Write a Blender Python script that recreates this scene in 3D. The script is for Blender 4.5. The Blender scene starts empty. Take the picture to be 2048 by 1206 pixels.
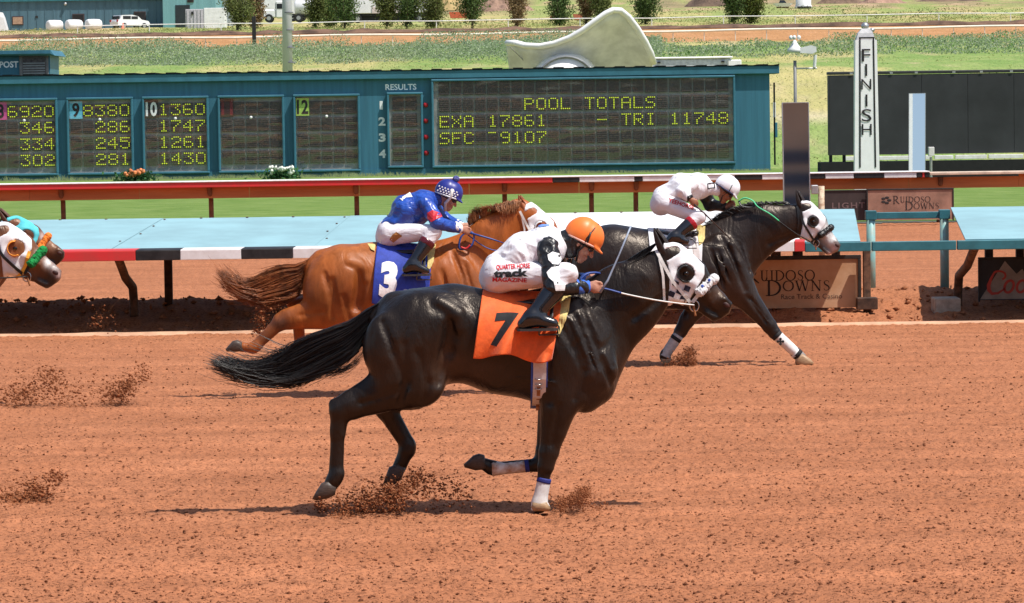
import bpy, bmesh, math, random
import numpy as np
from mathutils import Vector, Matrix, Quaternion

S = bpy.context.scene
COL = S.collection
random.seed(7)
RNG = np.random.default_rng(11)
R = math.radians

# ---------------------------------------------------------------- camera, sky, sun, exposure
FPX, CAMH = 7200.0, 2.68                     # focal length in pixels of a 2048 px wide frame; eye height
PITCH, ROLL = math.atan(387 / FPX), R(0.80)
_F = Vector((0, math.cos(PITCH), -math.sin(PITCH)))
_U0 = Vector((0, math.sin(PITCH), math.cos(PITCH)))
_R0 = Vector((1, 0, 0))
_RT = _R0 * math.cos(ROLL) - _U0 * math.sin(ROLL)
_UP = _R0 * math.sin(ROLL) + _U0 * math.cos(ROLL)
EYE = Vector((0, 0, CAMH))
cd = bpy.data.cameras.new('camera')
cam = bpy.data.objects.new('camera', cd); COL.objects.link(cam)
cam.matrix_world = Matrix.Translation(EYE) @ Matrix((_RT, _UP, -_F)).transposed().to_4x4()
cd.sensor_width = 36; cd.lens = 36 * FPX / 2048
cd.clip_start = 0.5; cd.clip_end = 4000
S.camera = cam

SUN_EL, SUN_AZ = R(62), R(33)                # from the right, a little from the camera's side
SUN_DIR = Vector((math.cos(SUN_EL) * math.cos(SUN_AZ), -math.cos(SUN_EL) * math.sin(SUN_AZ), math.sin(SUN_EL)))
w = bpy.data.worlds.new('World'); S.world = w; w.use_nodes = True
nt = w.node_tree; nt.nodes.clear()
sky = nt.nodes.new('ShaderNodeTexSky'); sky.sky_type = 'NISHITA'; sky.sun_disc = False
sky.sun_elevation = SUN_EL
sky.sun_rotation = math.atan2(SUN_DIR.x, SUN_DIR.y)
sky.altitude = 0; sky.dust_density = 1.6; sky.ozone_density = 1.
bg = nt.nodes.new('ShaderNodeBackground'); bg.inputs['Strength'].default_value = 0.12
wo = nt.nodes.new('ShaderNodeOutputWorld')
nt.links.new(sky.outputs[0], bg.inputs[0]); nt.links.new(bg.outputs[0], wo.inputs[0])
sd = bpy.data.lights.new('sun', 'SUN'); sd.energy = 4.4; sd.angle = R(0.53); sd.color = (1.0, 0.955, 0.89)
sun = bpy.data.objects.new('sun', sd); COL.objects.link(sun)
sun.rotation_euler = SUN_DIR.to_track_quat('Z', 'Y').to_euler()
S.view_settings.view_transform = 'Standard'; S.view_settings.look = 'None'
S.view_settings.gamma = 1; S.view_settings.use_curve_mapping = False
S.view_settings.exposure = 0.40

# ---------------------------------------------------------------- measuring the photograph
def P(px, py, d):
    """World point at depth d (metres along +Y) seen at pixel (px, py)."""
    v = _F + _RT * ((px - 1024) / FPX) - _UP * ((py - 603) / FPX)
    return EYE + v * (d / v.y)
def PX(v):
    r = Vector(v) - EYE; f = r.dot(_F)
    return 1024 + FPX * r.dot(_RT) / f, 603 - FPX * r.dot(_UP) / f
def PXa(co):
    r = np.asarray(co) - np.array(EYE); f = r @ np.array(_F)
    return 1024 + FPX * (r @ np.array(_RT)) / f, 603 - FPX * (r @ np.array(_UP)) / f
def X(px, d, py=500): return P(px, py, d).x
def Z(px, py, d): return P(px, py, d).z

# ---------------------------------------------------------------- materials
MATS = {}
def mat(name, col, rough=.6, var=.12, scale=6., bump=0., bscale=60., metal=0., spec=.4, col2=None, detail=4., fold=0., fscale=9., emit=None, coat=0., sheen=0., attr=None, stretch=None, rvar=0.):
    if name in MATS: return MATS[name]
    m = bpy.data.materials.new(name); m.use_nodes = True; MATS[name] = m
    n = m.node_tree.nodes; l = m.node_tree.links; b = n['Principled BSDF']
    b.inputs['Roughness'].default_value = rough; b.inputs['Metallic'].default_value = metal
    b.inputs['Specular IOR Level'].default_value = spec
    if coat: b.inputs['Coat Weight'].default_value = coat; b.inputs['Coat Roughness'].default_value = .12
    if sheen: b.inputs['Sheen Weight'].default_value = sheen
    tc = n.new('ShaderNodeTexCoord'); src = tc.outputs['Object']
    if stretch:
        mp = n.new('ShaderNodeMapping'); mp.inputs['Scale'].default_value = stretch
        l.new(src, mp.inputs[0]); src = mp.outputs[0]
    nz = n.new('ShaderNodeTexNoise'); nz.inputs['Scale'].default_value = scale; nz.inputs['Detail'].default_value = detail
    nz.inputs['Roughness'].default_value = .6
    l.new(src, nz.inputs['Vector'])
    if col2 is None: col2 = tuple(max(0, c * (1 - 2.2 * var)) for c in col)
    rp = n.new('ShaderNodeValToRGB'); rp.color_ramp.elements[0].position = .35; rp.color_ramp.elements[1].position = .62
    rp.color_ramp.elements[0].color = (*col2, 1); rp.color_ramp.elements[1].color = (*col, 1)
    l.new(nz.outputs['Fac'], rp.inputs[0])
    cout = rp.outputs[0]
    if attr:
        at = n.new('ShaderNodeAttribute'); at.attribute_name = attr
        mx = n.new('ShaderNodeMix'); mx.data_type = 'RGBA'; mx.blend_type = 'MULTIPLY'; mx.inputs[0].default_value = 1
        l.new(cout, mx.inputs[6]); l.new(at.outputs['Color'], mx.inputs[7]); cout = mx.outputs[2]
    l.new(cout, b.inputs['Base Color'])
    if rvar:
        rr = n.new('ShaderNodeMapRange'); rr.inputs['To Min'].default_value = rough - rvar; rr.inputs['To Max'].default_value = rough + rvar
        l.new(nz.outputs['Fac'], rr.inputs[0]); l.new(rr.outputs[0], b.inputs['Roughness'])
    if bump:
        nb = n.new('ShaderNodeTexNoise'); nb.inputs['Scale'].default_value = bscale; nb.inputs['Detail'].default_value = 5
        l.new(src, nb.inputs['Vector'])
        bp = n.new('ShaderNodeBump'); bp.inputs['Strength'].default_value = 1; bp.inputs['Distance'].default_value = bump
        l.new(nb.outputs['Fac'], bp.inputs['Height']); l.new(bp.outputs[0], b.inputs['Normal'])
    if fold:
        nf = n.new('ShaderNodeTexNoise'); nf.inputs['Scale'].default_value = fscale; nf.inputs['Detail'].default_value = 2.5; nf.inputs['Distortion'].default_value = 1.2
        l.new(src, nf.inputs['Vector'])
        bf = n.new('ShaderNodeBump'); bf.inputs['Distance'].default_value = fold; l.new(nf.outputs['Fac'], bf.inputs['Height'])
        if bump: l.new(bp.outputs[0], bf.inputs['Normal'])
        l.new(bf.outputs[0], b.inputs['Normal'])
    if emit:
        b.inputs['Emission Color'].default_value = (*emit[0], 1); b.inputs['Emission Strength'].default_value = emit[1]
    return m
def srgb(r, g, b):
    f = lambda c: (c / 255 / 12.92) if c / 255 <= .04045 else ((c / 255 + .055) / 1.055) ** 2.4
    return (f(r), f(g), f(b))

# ---------------------------------------------------------------- noise on numpy arrays
def _h(ix, iy, seed):
    n = (ix.astype(np.int64) * 374761393 + iy.astype(np.int64) * 668265263 + seed * 1442695041) & 0x7fffffff
    n = ((n ^ (n >> 13)) * 1274126177) & 0x7fffffff
    n = ((n ^ (n >> 16)) * 668265263) & 0x7fffffff
    return ((n ^ (n >> 15)) & 0xffff) / 65535.0
def vn(x, y, seed=0):
    x = np.asarray(x, float); y = np.asarray(y, float)
    ix = np.floor(x); iy = np.floor(y); fx = x - ix; fy = y - iy
    fx = fx * fx * (3 - 2 * fx); fy = fy * fy * (3 - 2 * fy)
    a = _h(ix, iy, seed); b = _h(ix + 1, iy, seed); c = _h(ix, iy + 1, seed); d = _h(ix + 1, iy + 1, seed)
    return (a * (1 - fx) + b * fx) * (1 - fy) + (c * (1 - fx) + d * fx) * fy
def fbm(x, y, oct=4, seed=0, g=.5):
    s = 0; a = 1; t = 0
    for i in range(oct):
        s = s + a * vn(x * 2 ** i + 17 * i, y * 2 ** i - 9 * i, seed + i); t += a; a *= g
    return s / t

# ---------------------------------------------------------------- objects
def tag(o, label=None, cat=None, group=None, kind=None):
    if label: o['label'] = label
    if cat: o['category'] = cat
    if group: o['group'] = group
    if kind: o['kind'] = kind
    return o
def empty(name, loc, label=None, cat=None, group=None):
    o = bpy.data.objects.new(name, None); o.location = loc; o.empty_display_size = .2; COL.objects.link(o)
    return tag(o, label, cat, group)
def org(parent):
    """World position of a parent chain (no rotations are used in parents)."""
    v = Vector((0, 0, 0))
    while parent is not None: v += parent.location; parent = parent.parent
    return v
def link(name, me, m, parent=None, smooth=False, loc=None):
    o = bpy.data.objects.new(name, me); COL.objects.link(o)
    if m is not None:
        for mm in (m if isinstance(m, (list, tuple)) else [m]): me.materials.append(mm)
    if parent is not None: o.parent = parent
    if loc is not None: o.location = Vector(loc) - org(parent)
    if smooth and len(me.polygons): me.polygons.foreach_set('use_smooth', [True] * len(me.polygons))
    return o
def copy_tree(o, parent=None):
    c = o.copy(); COL.objects.link(c); c.parent = parent
    for ch in list(o.children): copy_tree(ch, c)
    return c

class MB:
    """Collects shapes in world coordinates and builds them as one mesh object."""
    def __init__(s): s.v = []; s.f = []; s.mi = []; s.cm = 0
    def add(s, vs, fs):
        o = len(s.v); s.v += [tuple(v) for v in vs]; s.f += [tuple(i + o for i in f) for f in fs]; s.mi += [s.cm] * len(fs); return s
    def bx(s, x0, x1, y0, y1, z0, z1):
        return s.add([(x0, y0, z0), (x1, y0, z0), (x1, y1, z0), (x0, y1, z0), (x0, y0, z1), (x1, y0, z1), (x1, y1, z1), (x0, y1, z1)],
                     [(0, 3, 2, 1), (4, 5, 6, 7), (0, 1, 5, 4), (1, 2, 6, 5), (2, 3, 7, 6), (3, 0, 4, 7)])
    def bev(s, x0, x1, y0, y1, z0, z1, b=.01):
        """Box with a chamfer along every edge."""
        vs = []; idx = {}
        for i, xs in enumerate((x0, x1)):
            for j, ys in enumerate((y0, y1)):
                for k, zs in enumerate((z0, z1)):
                    sx, sy, sz = (b if i == 0 else -b), (b if j == 0 else -b), (b if k == 0 else -b)
                    for a, v in enumerate(((xs, ys + sy, zs + sz), (xs + sx, ys, zs + sz), (xs + sx, ys + sy, zs))):
                        idx[i, j, k, a] = len(vs); vs.append(v)
        bm = bmesh.new(); bv = [bm.verts.new(v) for v in vs]; h = bmesh.ops.convex_hull(bm, input=bv)
        bm.verts.index_update(); v2 = [v.co[:] for v in bm.verts]; f2 = [[v.index for v in f.verts] for f in bm.faces]; bm.free()
        return s.add(v2, f2)
    def hull(s, pts):
        bm = bmesh.new()
        for p in pts: bm.verts.new(p)
        bmesh.ops.convex_hull(bm, input=list(bm.verts))
        bm.verts.index_update(); v2 = [v.co[:] for v in bm.verts]; f2 = [[v.index for v in f.verts] for f in bm.faces]; bm.free()
        return s.add(v2, f2)
    def tube(s, pts, r, n=8, cap=True, flat=1.):
        pts = [Vector(p) for p in pts]; N = len(pts)
        rr = r if isinstance(r, (list, tuple)) else [r] * N
        t0 = (pts[1] - pts[0]).normalized()
        a = Vector((0, 0, 1)) if abs(t0.z) < .9 else Vector((0, 1, 0))
        u = t0.cross(a).normalized(); vs = []; fs = []
        for i, p in enumerate(pts):
            t = (pts[min(i + 1, N - 1)] - pts[max(i - 1, 0)]).normalized()
            u = (u - t * u.dot(t)).normalized(); w_ = t.cross(u)
            for j in range(n):
                an = 2 * math.pi * j / n
                vs.append(p + (u * math.cos(an) + w_ * math.sin(an) * flat) * rr[i])
        for i in range(N - 1):
            for j in range(n):
                fs.append((i * n + j, i * n + (j + 1) % n, (i + 1) * n + (j + 1) % n, (i + 1) * n + j))
        if cap: fs += [tuple(range(n))[::-1], tuple((N - 1) * n + j for j in range(n))]
        return s.add(vs, fs)
    def ext(s, poly, vec):
        """Polygon (3D points) extruded along vec."""
        n = len(poly); vec = Vector(vec); a = [Vector(p) for p in poly]
        return s.add(a + [p + vec for p in a], [tuple(range(n)), tuple(range(2 * n - 1, n - 1, -1))] + [(i, i + n, (i + 1) % n + n, (i + 1) % n) for i in range(n)])
    def ell(s, c, r, n=12, m=8):
        c = Vector(c); r = r if isinstance(r, (tuple, list)) else (r, r, r); vs = []; fs = []
        for i in range(m + 1):
            th = math.pi * i / m
            for j in range(n):
                ph = 2 * math.pi * j / n
                vs.append((c.x + r[0] * math.sin(th) * math.cos(ph), c.y + r[1] * math.sin(th) * math.sin(ph), c.z + r[2] * math.cos(th)))
        for i in range(m):
            for j in range(n): fs.append((i * n + j, (i + 1) * n + j, (i + 1) * n + (j + 1) % n, i * n + (j + 1) % n))
        return s.add(vs, fs)
    def grid(s, fn, nu, nv):
        vs = [fn(i / nu, j / nv) for j in range(nv + 1) for i in range(nu + 1)]
        return s.add(vs, [(j * (nu + 1) + i, j * (nu + 1) + i + 1, (j + 1) * (nu + 1) + i + 1, (j + 1) * (nu + 1) + i) for j in range(nv) for i in range(nu)])
    def mesh(s, name, o=Vector((0, 0, 0))):
        me = bpy.data.meshes.new(name); me.from_pydata([(v[0] - o[0], v[1] - o[1], v[2] - o[2]) for v in s.v], [], s.f)
        return me
    def build(s, name, m, parent=None, smooth=False, loc=None):
        o = org(parent) if loc is None else Vector(loc)
        me = s.mesh(name, o); ob = link(name, me, m, parent, smooth)
        if isinstance(m, (list, tuple)): me.polygons.foreach_set('material_index', s.mi)
        if loc is not None: ob.location = Vector(loc) - org(parent)
        me.update(); return ob
def np_mesh(name, V, F):
    me = bpy.data.meshes.new(name); V = np.ascontiguousarray(V, dtype=np.float32); F = np.ascontiguousarray(F, dtype=np.int32); k = F.shape[1]
    me.vertices.add(len(V)); me.vertices.foreach_set('co', V.ravel())
    me.loops.add(F.size); me.loops.foreach_set('vertex_index', F.ravel())
    me.polygons.add(len(F)); me.polygons.foreach_set('loop_start', np.arange(0, F.size, k, dtype=np.int32))
    try: me.polygons.foreach_set('loop_total', np.full(len(F), k, dtype=np.int32))
    except Exception: pass
    me.update(calc_edges=True); me.validate(); return me
def vcol(me, rgb):
    a = me.color_attributes.new('tint', 'FLOAT_COLOR', 'POINT')
    c = np.ones((len(me.vertices), 4), np.float32); c[:, :3] = rgb; a.data.foreach_set('color', c.ravel())

# ---------------------------------------------------------------- lettering (Blender's own font as mesh outlines)
def text2d(txt, bold=0., spacing=1.):
    """Vertices and faces of a line of text, capital height 1, starting at x=0."""
    cu = bpy.data.curves.new('lettering', 'FONT'); cu.body = txt; cu.offset = bold; cu.resolution_u = 3; cu.space_character = spacing
    ob = bpy.data.objects.new('lettering', cu); COL.objects.link(ob)
    dg = bpy.context.evaluated_depsgraph_get(); dg.update()
    me = bpy.data.meshes.new_from_object(ob.evaluated_get(dg))
    V = np.array([v.co[:2] for v in me.vertices]); F = [tuple(p.vertices) for p in me.polygons]
    bpy.data.objects.remove(ob); bpy.data.curves.remove(cu); bpy.data.meshes.remove(me)
    V = V / 0.73
    V[:, 0] -= V[:, 0].min()
    return V, F
def cut2d(V, F, step):
    """Cut flat faces along a grid so they can follow a curved surface."""
    bm = bmesh.new(); bv = [bm.verts.new((x, y, 0)) for x, y in V]
    for f in F:
        try: bm.faces.new([bv[i] for i in f])
        except ValueError: pass
    for ax in (0, 1):
        lo, hi = V[:, ax].min(), V[:, ax].max(); k = lo + step
        while k < hi:
            no = (1, 0, 0) if ax == 0 else (0, 1, 0); co = (k, 0, 0) if ax == 0 else (0, k, 0)
            bmesh.ops.bisect_plane(bm, geom=list(bm.verts) + list(bm.edges) + list(bm.faces), plane_co=co, plane_no=no); k += step
    bm.verts.index_update()
    V2 = np.array([v.co[:2] for v in bm.verts]); F2 = [tuple(v.index for v in f.verts) for f in bm.faces]; bm.free()
    return V2, F2
def flat_text(name, txt, x0, x1, z0, z1, y, m, parent, bold=0., spacing=1., slant=0.):
    """Text on a wall facing the camera, fitted into a rectangle (world x, z) at depth y."""
    V, F = text2d(txt, bold, spacing); wx, hy = V[:, 0].max(), V[:, 1].max(); lo = min(0, V[:, 1].min())
    b = MB(); b.add([(x0 + (v[0] / wx + slant * v[1]) * (x1 - x0), y, z0 + (v[1] - lo) / (hy - lo) * (z1 - z0)) for v in V], F)
    return b.build(name, m, parent)
INK = mat('black print', (.012, .012, .014), .7); INKR = mat('red print', (.6, .02, .03), .7); INKW = mat('white print', (.90, .90, .90), .7)
# ================================================================ solid modelling: blended distance fields -> one continuous mesh
class Sdf:
    def __init__(s, lo, hi, vox):
        s.lo = np.array(lo, float); s.vox = vox; s.n = np.ceil((np.array(hi, float) - s.lo) / vox).astype(int) + 1
        s.D = np.full(s.n, .25, np.float32); s.ax = [(s.lo[i] + vox * np.arange(s.n[i])).astype(np.float32) for i in range(3)]
        s._h = None
    def sl(s, lo, hi):
        a = np.maximum(np.floor((lo - s.lo) / s.vox).astype(int), 0); b = np.minimum(np.ceil((hi - s.lo) / s.vox).astype(int) + 1, s.n)
        return a, b
    def cone(s, a, b, ra, rb, sy=1., k=.02, op='u'):
        a = np.array(a, float); b = np.array(b, float); m = max(ra, rb) * np.array([1, max(sy, .3), 1]) + k + 2 * s.vox
        i0, i1 = s.sl(np.minimum(a, b) - m, np.maximum(a, b) + m)
        if np.any(i1 <= i0): return s
        x = s.ax[0][i0[0]:i1[0]][:, None, None] - a[0]; y = (s.ax[1][i0[1]:i1[1]][None, :, None] - a[1]) / sy; z = s.ax[2][i0[2]:i1[2]][None, None, :] - a[2]
        ba = b - a; ba = np.array([ba[0], ba[1] / sy, ba[2]]); q = max(float(ba @ ba), 1e-9)
        t = np.clip((x * ba[0] + y * ba[1] + z * ba[2]) / q, 0, 1)
        d = np.sqrt((x - t * ba[0]) ** 2 + (y - t * ba[1]) ** 2 + (z - t * ba[2]) ** 2) - (ra + t * (rb - ra))
        if sy < 1: d = d * (.5 + .5 * sy)
        v = s.D[i0[0]:i1[0], i0[1]:i1[1], i0[2]:i1[2]]
        if op == 'u':
            h = np.clip(.5 + .5 * (v - d) / k, 0, 1); v[...] = v * (1 - h) + d * h - k * h * (1 - h)
        else:
            h = np.clip(.5 - .5 * (v + d) / k, 0, 1); v[...] = v * (1 - h) - d * h + k * h * (1 - h)
        s._h = None; return s
    def plane(s, p, n):
        """Keep the side the normal points away from."""
        n = np.array(n, float); n /= np.linalg.norm(n); p = np.array(p, float)
        d = (s.ax[0][:, None, None] - p[0]) * n[0] + (s.ax[1][None, :, None] - p[1]) * n[1] + (s.ax[2][None, None, :] - p[2]) * n[2]
        s.D = np.maximum(s.D, d.astype(np.float32)); s._h = None; return s
    def clone(s, off=0.):
        c = object.__new__(Sdf); c.lo, c.vox, c.n, c.ax = s.lo, s.vox, s.n, s.ax; c.D = s.D - off; c._h = None; return c
    def keep_poly(s, poly, d):
        """Intersect with a prism along Y whose outline (pixels at depth d) is poly."""
        pts = np.array([[P(x, y, d).x, P(x, y, d).z] for x, y in poly]); x = s.ax[0][:, None]; z = s.ax[2][None, :]
        dist = np.full((s.n[0], s.n[2]), 1e9); ins = np.zeros((s.n[0], s.n[2]), bool); n = len(pts)
        for i in range(n):
            a = pts[i]; b = pts[(i + 1) % n]; e = b - a
            t = np.clip(((x - a[0]) * e[0] + (z - a[1]) * e[1]) / max(e @ e, 1e-12), 0, 1)
            dist = np.minimum(dist, np.hypot(x - a[0] - t * e[0], z - a[1] - t * e[1]))
            c = ((a[1] > z) != (b[1] > z)) & (x < (b[0] - a[0]) * (z - a[1]) / (b[1] - a[1] + 1e-12) + a[0]); ins ^= c
        s.D = np.maximum(s.D, np.where(ins, -dist, dist).astype(np.float32)[:, None, :]); s._h = None; return s
    def mesh(s, name, smooth=2):
        D = s.D; ins = D < 0; nx, ny, nz = s.n
        c = [ins[i:nx - 1 + i, j:ny - 1 + j, k:nz - 1 + k] for i in (0, 1) for j in (0, 1) for k in (0, 1)]
        any_ = np.logical_or.reduce(c); all_ = np.logical_and.reduce(c); act = any_ & ~all_
        idx = np.argwhere(act); off = np.array([(i, j, k) for i in (0, 1) for j in (0, 1) for k in (0, 1)])
        val = np.stack([D[idx[:, 0] + o[0], idx[:, 1] + o[1], idx[:, 2] + o[2]] for o in off], 1)
        sm = np.zeros((len(idx), 3)); ct = np.zeros(len(idx))
        for a in range(8):
            for b in range(a + 1, 8):
                if np.abs(off[a] - off[b]).sum() != 1: continue
                cr = (val[:, a] < 0) != (val[:, b] < 0); t = np.where(cr, val[:, a] / np.where(cr, val[:, a] - val[:, b], 1), 0)
                p = off[a] + t[:, None] * (off[b] - off[a]); sm += np.where(cr[:, None], p, 0); ct += cr
        V = s.lo + s.vox * (idx + sm / ct[:, None])
        vid = np.full(act.shape, -1, np.int32); vid[act] = np.arange(len(idx)); Fs = []
        for ax in range(3):
            u, v = (ax + 1) % 3, (ax + 2) % 3
            A = [slice(None)] * 3; B = [slice(None)] * 3; A[ax] = slice(0, -1); B[ax] = slice(1, None)
            e = np.argwhere(ins[tuple(A)] != ins[tuple(B)]); e = e[(e[:, u] > 0) & (e[:, v] > 0) & (e[:, u] < s.n[u] - 1) & (e[:, v] < s.n[v] - 1)]
            du = np.zeros(3, int); dv = np.zeros(3, int); du[u] = 1; dv[v] = 1
            q = np.stack([vid[tuple((e - du - dv).T)], vid[tuple((e - dv).T)], vid[tuple(e.T)], vid[tuple((e - du).T)]], 1)
            fl = ins[tuple(e.T)]; Fs.append(np.where(fl[:, None], q, q[:, ::-1]))
        F = np.concatenate(Fs); F = F[(F >= 0).all(1)]
        for _ in range(smooth):
            acc = np.zeros_like(V); cnt = np.zeros(len(V))
            for i in range(4):
                a = F[:, i]; b = F[:, (i + 1) % 4]
                for j in range(3):
                    acc[:, j] += np.bincount(a, V[b, j], len(V)) + np.bincount(b, V[a, j], len(V))
                cnt += np.bincount(a, minlength=len(V)) + np.bincount(b, minlength=len(V))
            V = V * .4 + .6 * acc / np.maximum(cnt, 1)[:, None]
        return V, F
    def front(s, x, z, far=False):
        """Y of the surface nearest the camera (or farthest) at world x, z; nan outside the silhouette."""
        key = 'far' if far else 'near'
        if s._h is None: s._h = {}
        if key not in s._h:
            D = s.D[:, ::-1, :] if far else s.D; ins = D < 0; has = ins.any(1); i = np.maximum(ins.argmax(1), 1); ii, kk = np.indices(i.shape)
            v1 = D[ii, i, kk]; v0 = D[ii, i - 1, kk]; t = np.where(has, v0 / np.where(v0 - v1 == 0, 1, v0 - v1), 0); f = i - 1 + t
            y = s.lo[1] + s.vox * ((s.n[1] - 1 - f) if far else f); y[~has] = np.nan; s._h[key] = y
        y = s._h[key]; fx = (np.asarray(x) - s.lo[0]) / s.vox; fz = (np.asarray(z) - s.lo[2]) / s.vox
        ix = np.clip(np.floor(fx).astype(int), 0, s.n[0] - 2); iz = np.clip(np.floor(fz).astype(int), 0, s.n[2] - 2)
        tx = np.clip(fx - ix, 0, 1); tz = np.clip(fz - iz, 0, 1)
        q = np.stack([y[ix, iz], y[ix + 1, iz], y[ix, iz + 1], y[ix + 1, iz + 1]]); wgt = np.stack([(1 - tx) * (1 - tz), tx * (1 - tz), (1 - tx) * tz, tx * tz])
        ok = ~np.isnan(q); ws = (wgt * ok).sum(0)
        return np.where(ws > .02, np.nansum(np.where(ok, q * wgt, 0), 0) / np.maximum(ws, 1e-6), np.nan)
def sdf_obj(S_, name, m, parent, smooth=2, tint=None, jig=None):
    V, F = S_.mesh(name, smooth)
    if jig is not None: V = jig(V)
    rgb = tint(V) if tint else None
    me = np_mesh(name, V - np.array(org(parent)), F); o = link(name, me, m, parent, True)
    if rgb is not None: vcol(me, rgb)
    return o

class Figure:
    """Pixels at the figure's depth -> metres; offsets across the figure also in pixels (minus = toward the camera)."""
    def __init__(s, d): s.d = d; s.s = FPX / d
    def p(s, x, y, yo=0): return P(x, y, s.d + yo / s.s)
    def box(s, x0, y0, x1, y1, w, vox):
        a = P(x0, y1, s.d); b = P(x1, y0, s.d); c = P(x0, y0, s.d); e = P(x1, y1, s.d)
        return Sdf((min(a.x, c.x), s.d - w, min(a.z, e.z)), (max(b.x, e.x), s.d + w, max(b.z, c.z)), vox)
    def add(s, F, prims):
        for q in prims:
            x1, y1, r1, x2, y2, r2, o1, o2, sy, k = q[:10]
            F.cone(s.p(x1, y1, o1), s.p(x2, y2, o2), r1 / s.s, r2 / s.s, sy, k / s.s, q[10] if len(q) > 10 else 'u')

def xf(prims, src, dst, f, rot=0.):
    """Move, scale and turn pixel primitives (or points)."""
    c, sn = math.cos(rot), math.sin(rot); out = []
    def m(x, y):
        dx, dy = (x - src[0]) * f, (y - src[1]) * f
        return dst[0] + dx * c - dy * sn, dst[1] + dx * sn + dy * c
    for q in prims:
        if len(q) == 2: out.append(m(*q)); continue
        a = m(q[0], q[1]); b = m(q[3], q[4])
        out.append((a[0], a[1], q[2] * f, b[0], b[1], q[5] * f, q[6] * f, q[7] * f, q[8], q[9] * f, *q[10:]))
    return out
def both(prims):
    out = []
    for q in prims: out += [q, q[:6] + (-q[6], -q[7]) + q[8:]]
    return out

def strap(fig, F, pts, wpx, name, m, parent, off=.006, far=False, thick=.004, n=6, lift=None):
    """Flat strap lying on a body: pixel polyline, width in pixels."""
    pp = []
    for i in range(len(pts) - 1):
        for j in range(n): t = j / n; pp.append((pts[i][0] * (1 - t) + pts[i + 1][0] * t, pts[i][1] * (1 - t) + pts[i + 1][1] * t))
    pp.append(pts[-1]); pp = [Vector((*fig.p(x, y),)) for x, y in pp]; w = wpx / fig.s / 2; b = MB(); rows = []
    for i, v in enumerate(pp):
        t = pp[min(i + 1, len(pp) - 1)] - pp[max(i - 1, 0)]; t = Vector((t.x, 0, t.z)).normalized(); nrm = Vector((-t.z, 0, t.x))
        y = F.front(v.x, v.z, far); y = float(y) if not np.isnan(y) else fig.d
        y += (off if far else -off)
        if lift: y -= lift * math.sin(math.pi * i / (len(pp) - 1))
        for k, sg in ((0, -1), (0, 1)): rows.append(Vector((v.x, y, v.z)) + nrm * w * sg)
        dy = thick if far else -thick
        for sg in (-1, 1): rows.append(Vector((v.x, y + dy, v.z)) + nrm * w * sg)
    fs = []
    for i in range(len(pp) - 1):
        a = i * 4; c = a + 4
        fs += [(a + 2, a + 3, c + 3, c + 2), (a, a + 2, c + 2, c), (a + 3, a + 1, c + 1, c + 3), (a + 1, a, c, c + 1)]
    fs += [(0, 1, 3, 2), (len(rows) - 4, len(rows) - 2, len(rows) - 1, len(rows) - 3)]
    b.add(rows, fs); return b.build(name, m, parent)
def rope(fig, pts, rpx, name, m, parent, flat=1., n=8, sub=5):
    """Round or flat cord through pixel points (x, y, offset)."""
    q = [fig.p(*p) for p in pts]; pp = []
    for i in range(len(q) - 1):
        a = q[max(i - 1, 0)]; b = q[i]; c = q[i + 1]; e = q[min(i + 2, len(q) - 1)]
        for j in range(sub):
            t = j / sub; pp.append(.5 * ((2 * b) + (c - a) * t + (2 * a - 5 * b + 4 * c - e) * t * t + (3 * b - a - 3 * c + e) * t ** 3))
    pp.append(q[-1]); rr = rpx if isinstance(rpx, (list, tuple)) else [rpx, rpx]
    return MB().tube(pp, [(rr[0] + (rr[-1] - rr[0]) * i / (len(pp) - 1)) / fig.s for i in range(len(pp))], n, True, flat).build(name, m, parent, True)
def hair(fig, guides, count, r0, name, m, parent, jitter=4., spread=10., seed=1, r1=.15, npts=10, ends=.25):
    """Locks of hair between pixel guide lines (x, y, offset); each strand a thin tapering three-sided tube."""
    rg = random.Random(seed); G = []
    for g in guides:
        g = [np.array(p if len(p) == 3 else (*p, 0), float) for p in g]; L = np.cumsum([0] + [np.linalg.norm(g[i + 1][:2] - g[i][:2]) for i in range(len(g) - 1)]); L /= L[-1]
        G.append((L, np.array(g)))
    V = []; F = []
    for c in range(count):
        u = rg.random() * (len(G) - 1); i = min(int(u), len(G) - 2); t = u - i; t = t * t * (3 - 2 * t) if rg.random() < .5 else t
        ln = 1 - ends * rg.random() ** 2; ph = rg.random() * 6.28; am = rg.gauss(0, 1) * jitter; am2 = rg.gauss(0, 1) * jitter; yo = rg.gauss(0, 1) * spread; fr = rg.uniform(.8, 2.)
        o = len(V); prev = None
        for j in range(npts):
            q = j / (npts - 1) * ln
            a = np.array([np.interp(q, G[i][0], G[i][1][:, k]) for k in range(3)]); b = np.array([np.interp(q, G[i + 1][0], G[i + 1][1][:, k]) for k in range(3)])
            p = a * (1 - t) + b * t; w = q ** 1.2
            p[0] += am * w * math.sin(ph + q * 3 * fr) + am2 * .4 * w; p[1] += am2 * w * math.cos(ph + q * 4 * fr); p[2] += yo * (.35 + .65 * w)
            c3 = fig.p(*p); rr = (r0 * (1 - q) ** .7 + r1) / fig.s
            for k in range(3):
                an = 2.1 * k + ph; V.append((c3.x + rr * math.cos(an) * .6, c3.y + rr * math.sin(an), c3.z + rr * math.cos(an)))
            if j:
                e = o + (j - 1) * 3
                for k in range(3): F.append((e + k, e + (k + 1) % 3, e + 3 + (k + 1) % 3, e + 3 + k))
    me = np_mesh(name, np.array(V) - np.array(org(parent)), np.array(F)); return link(name, me, m, parent, True)
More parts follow.
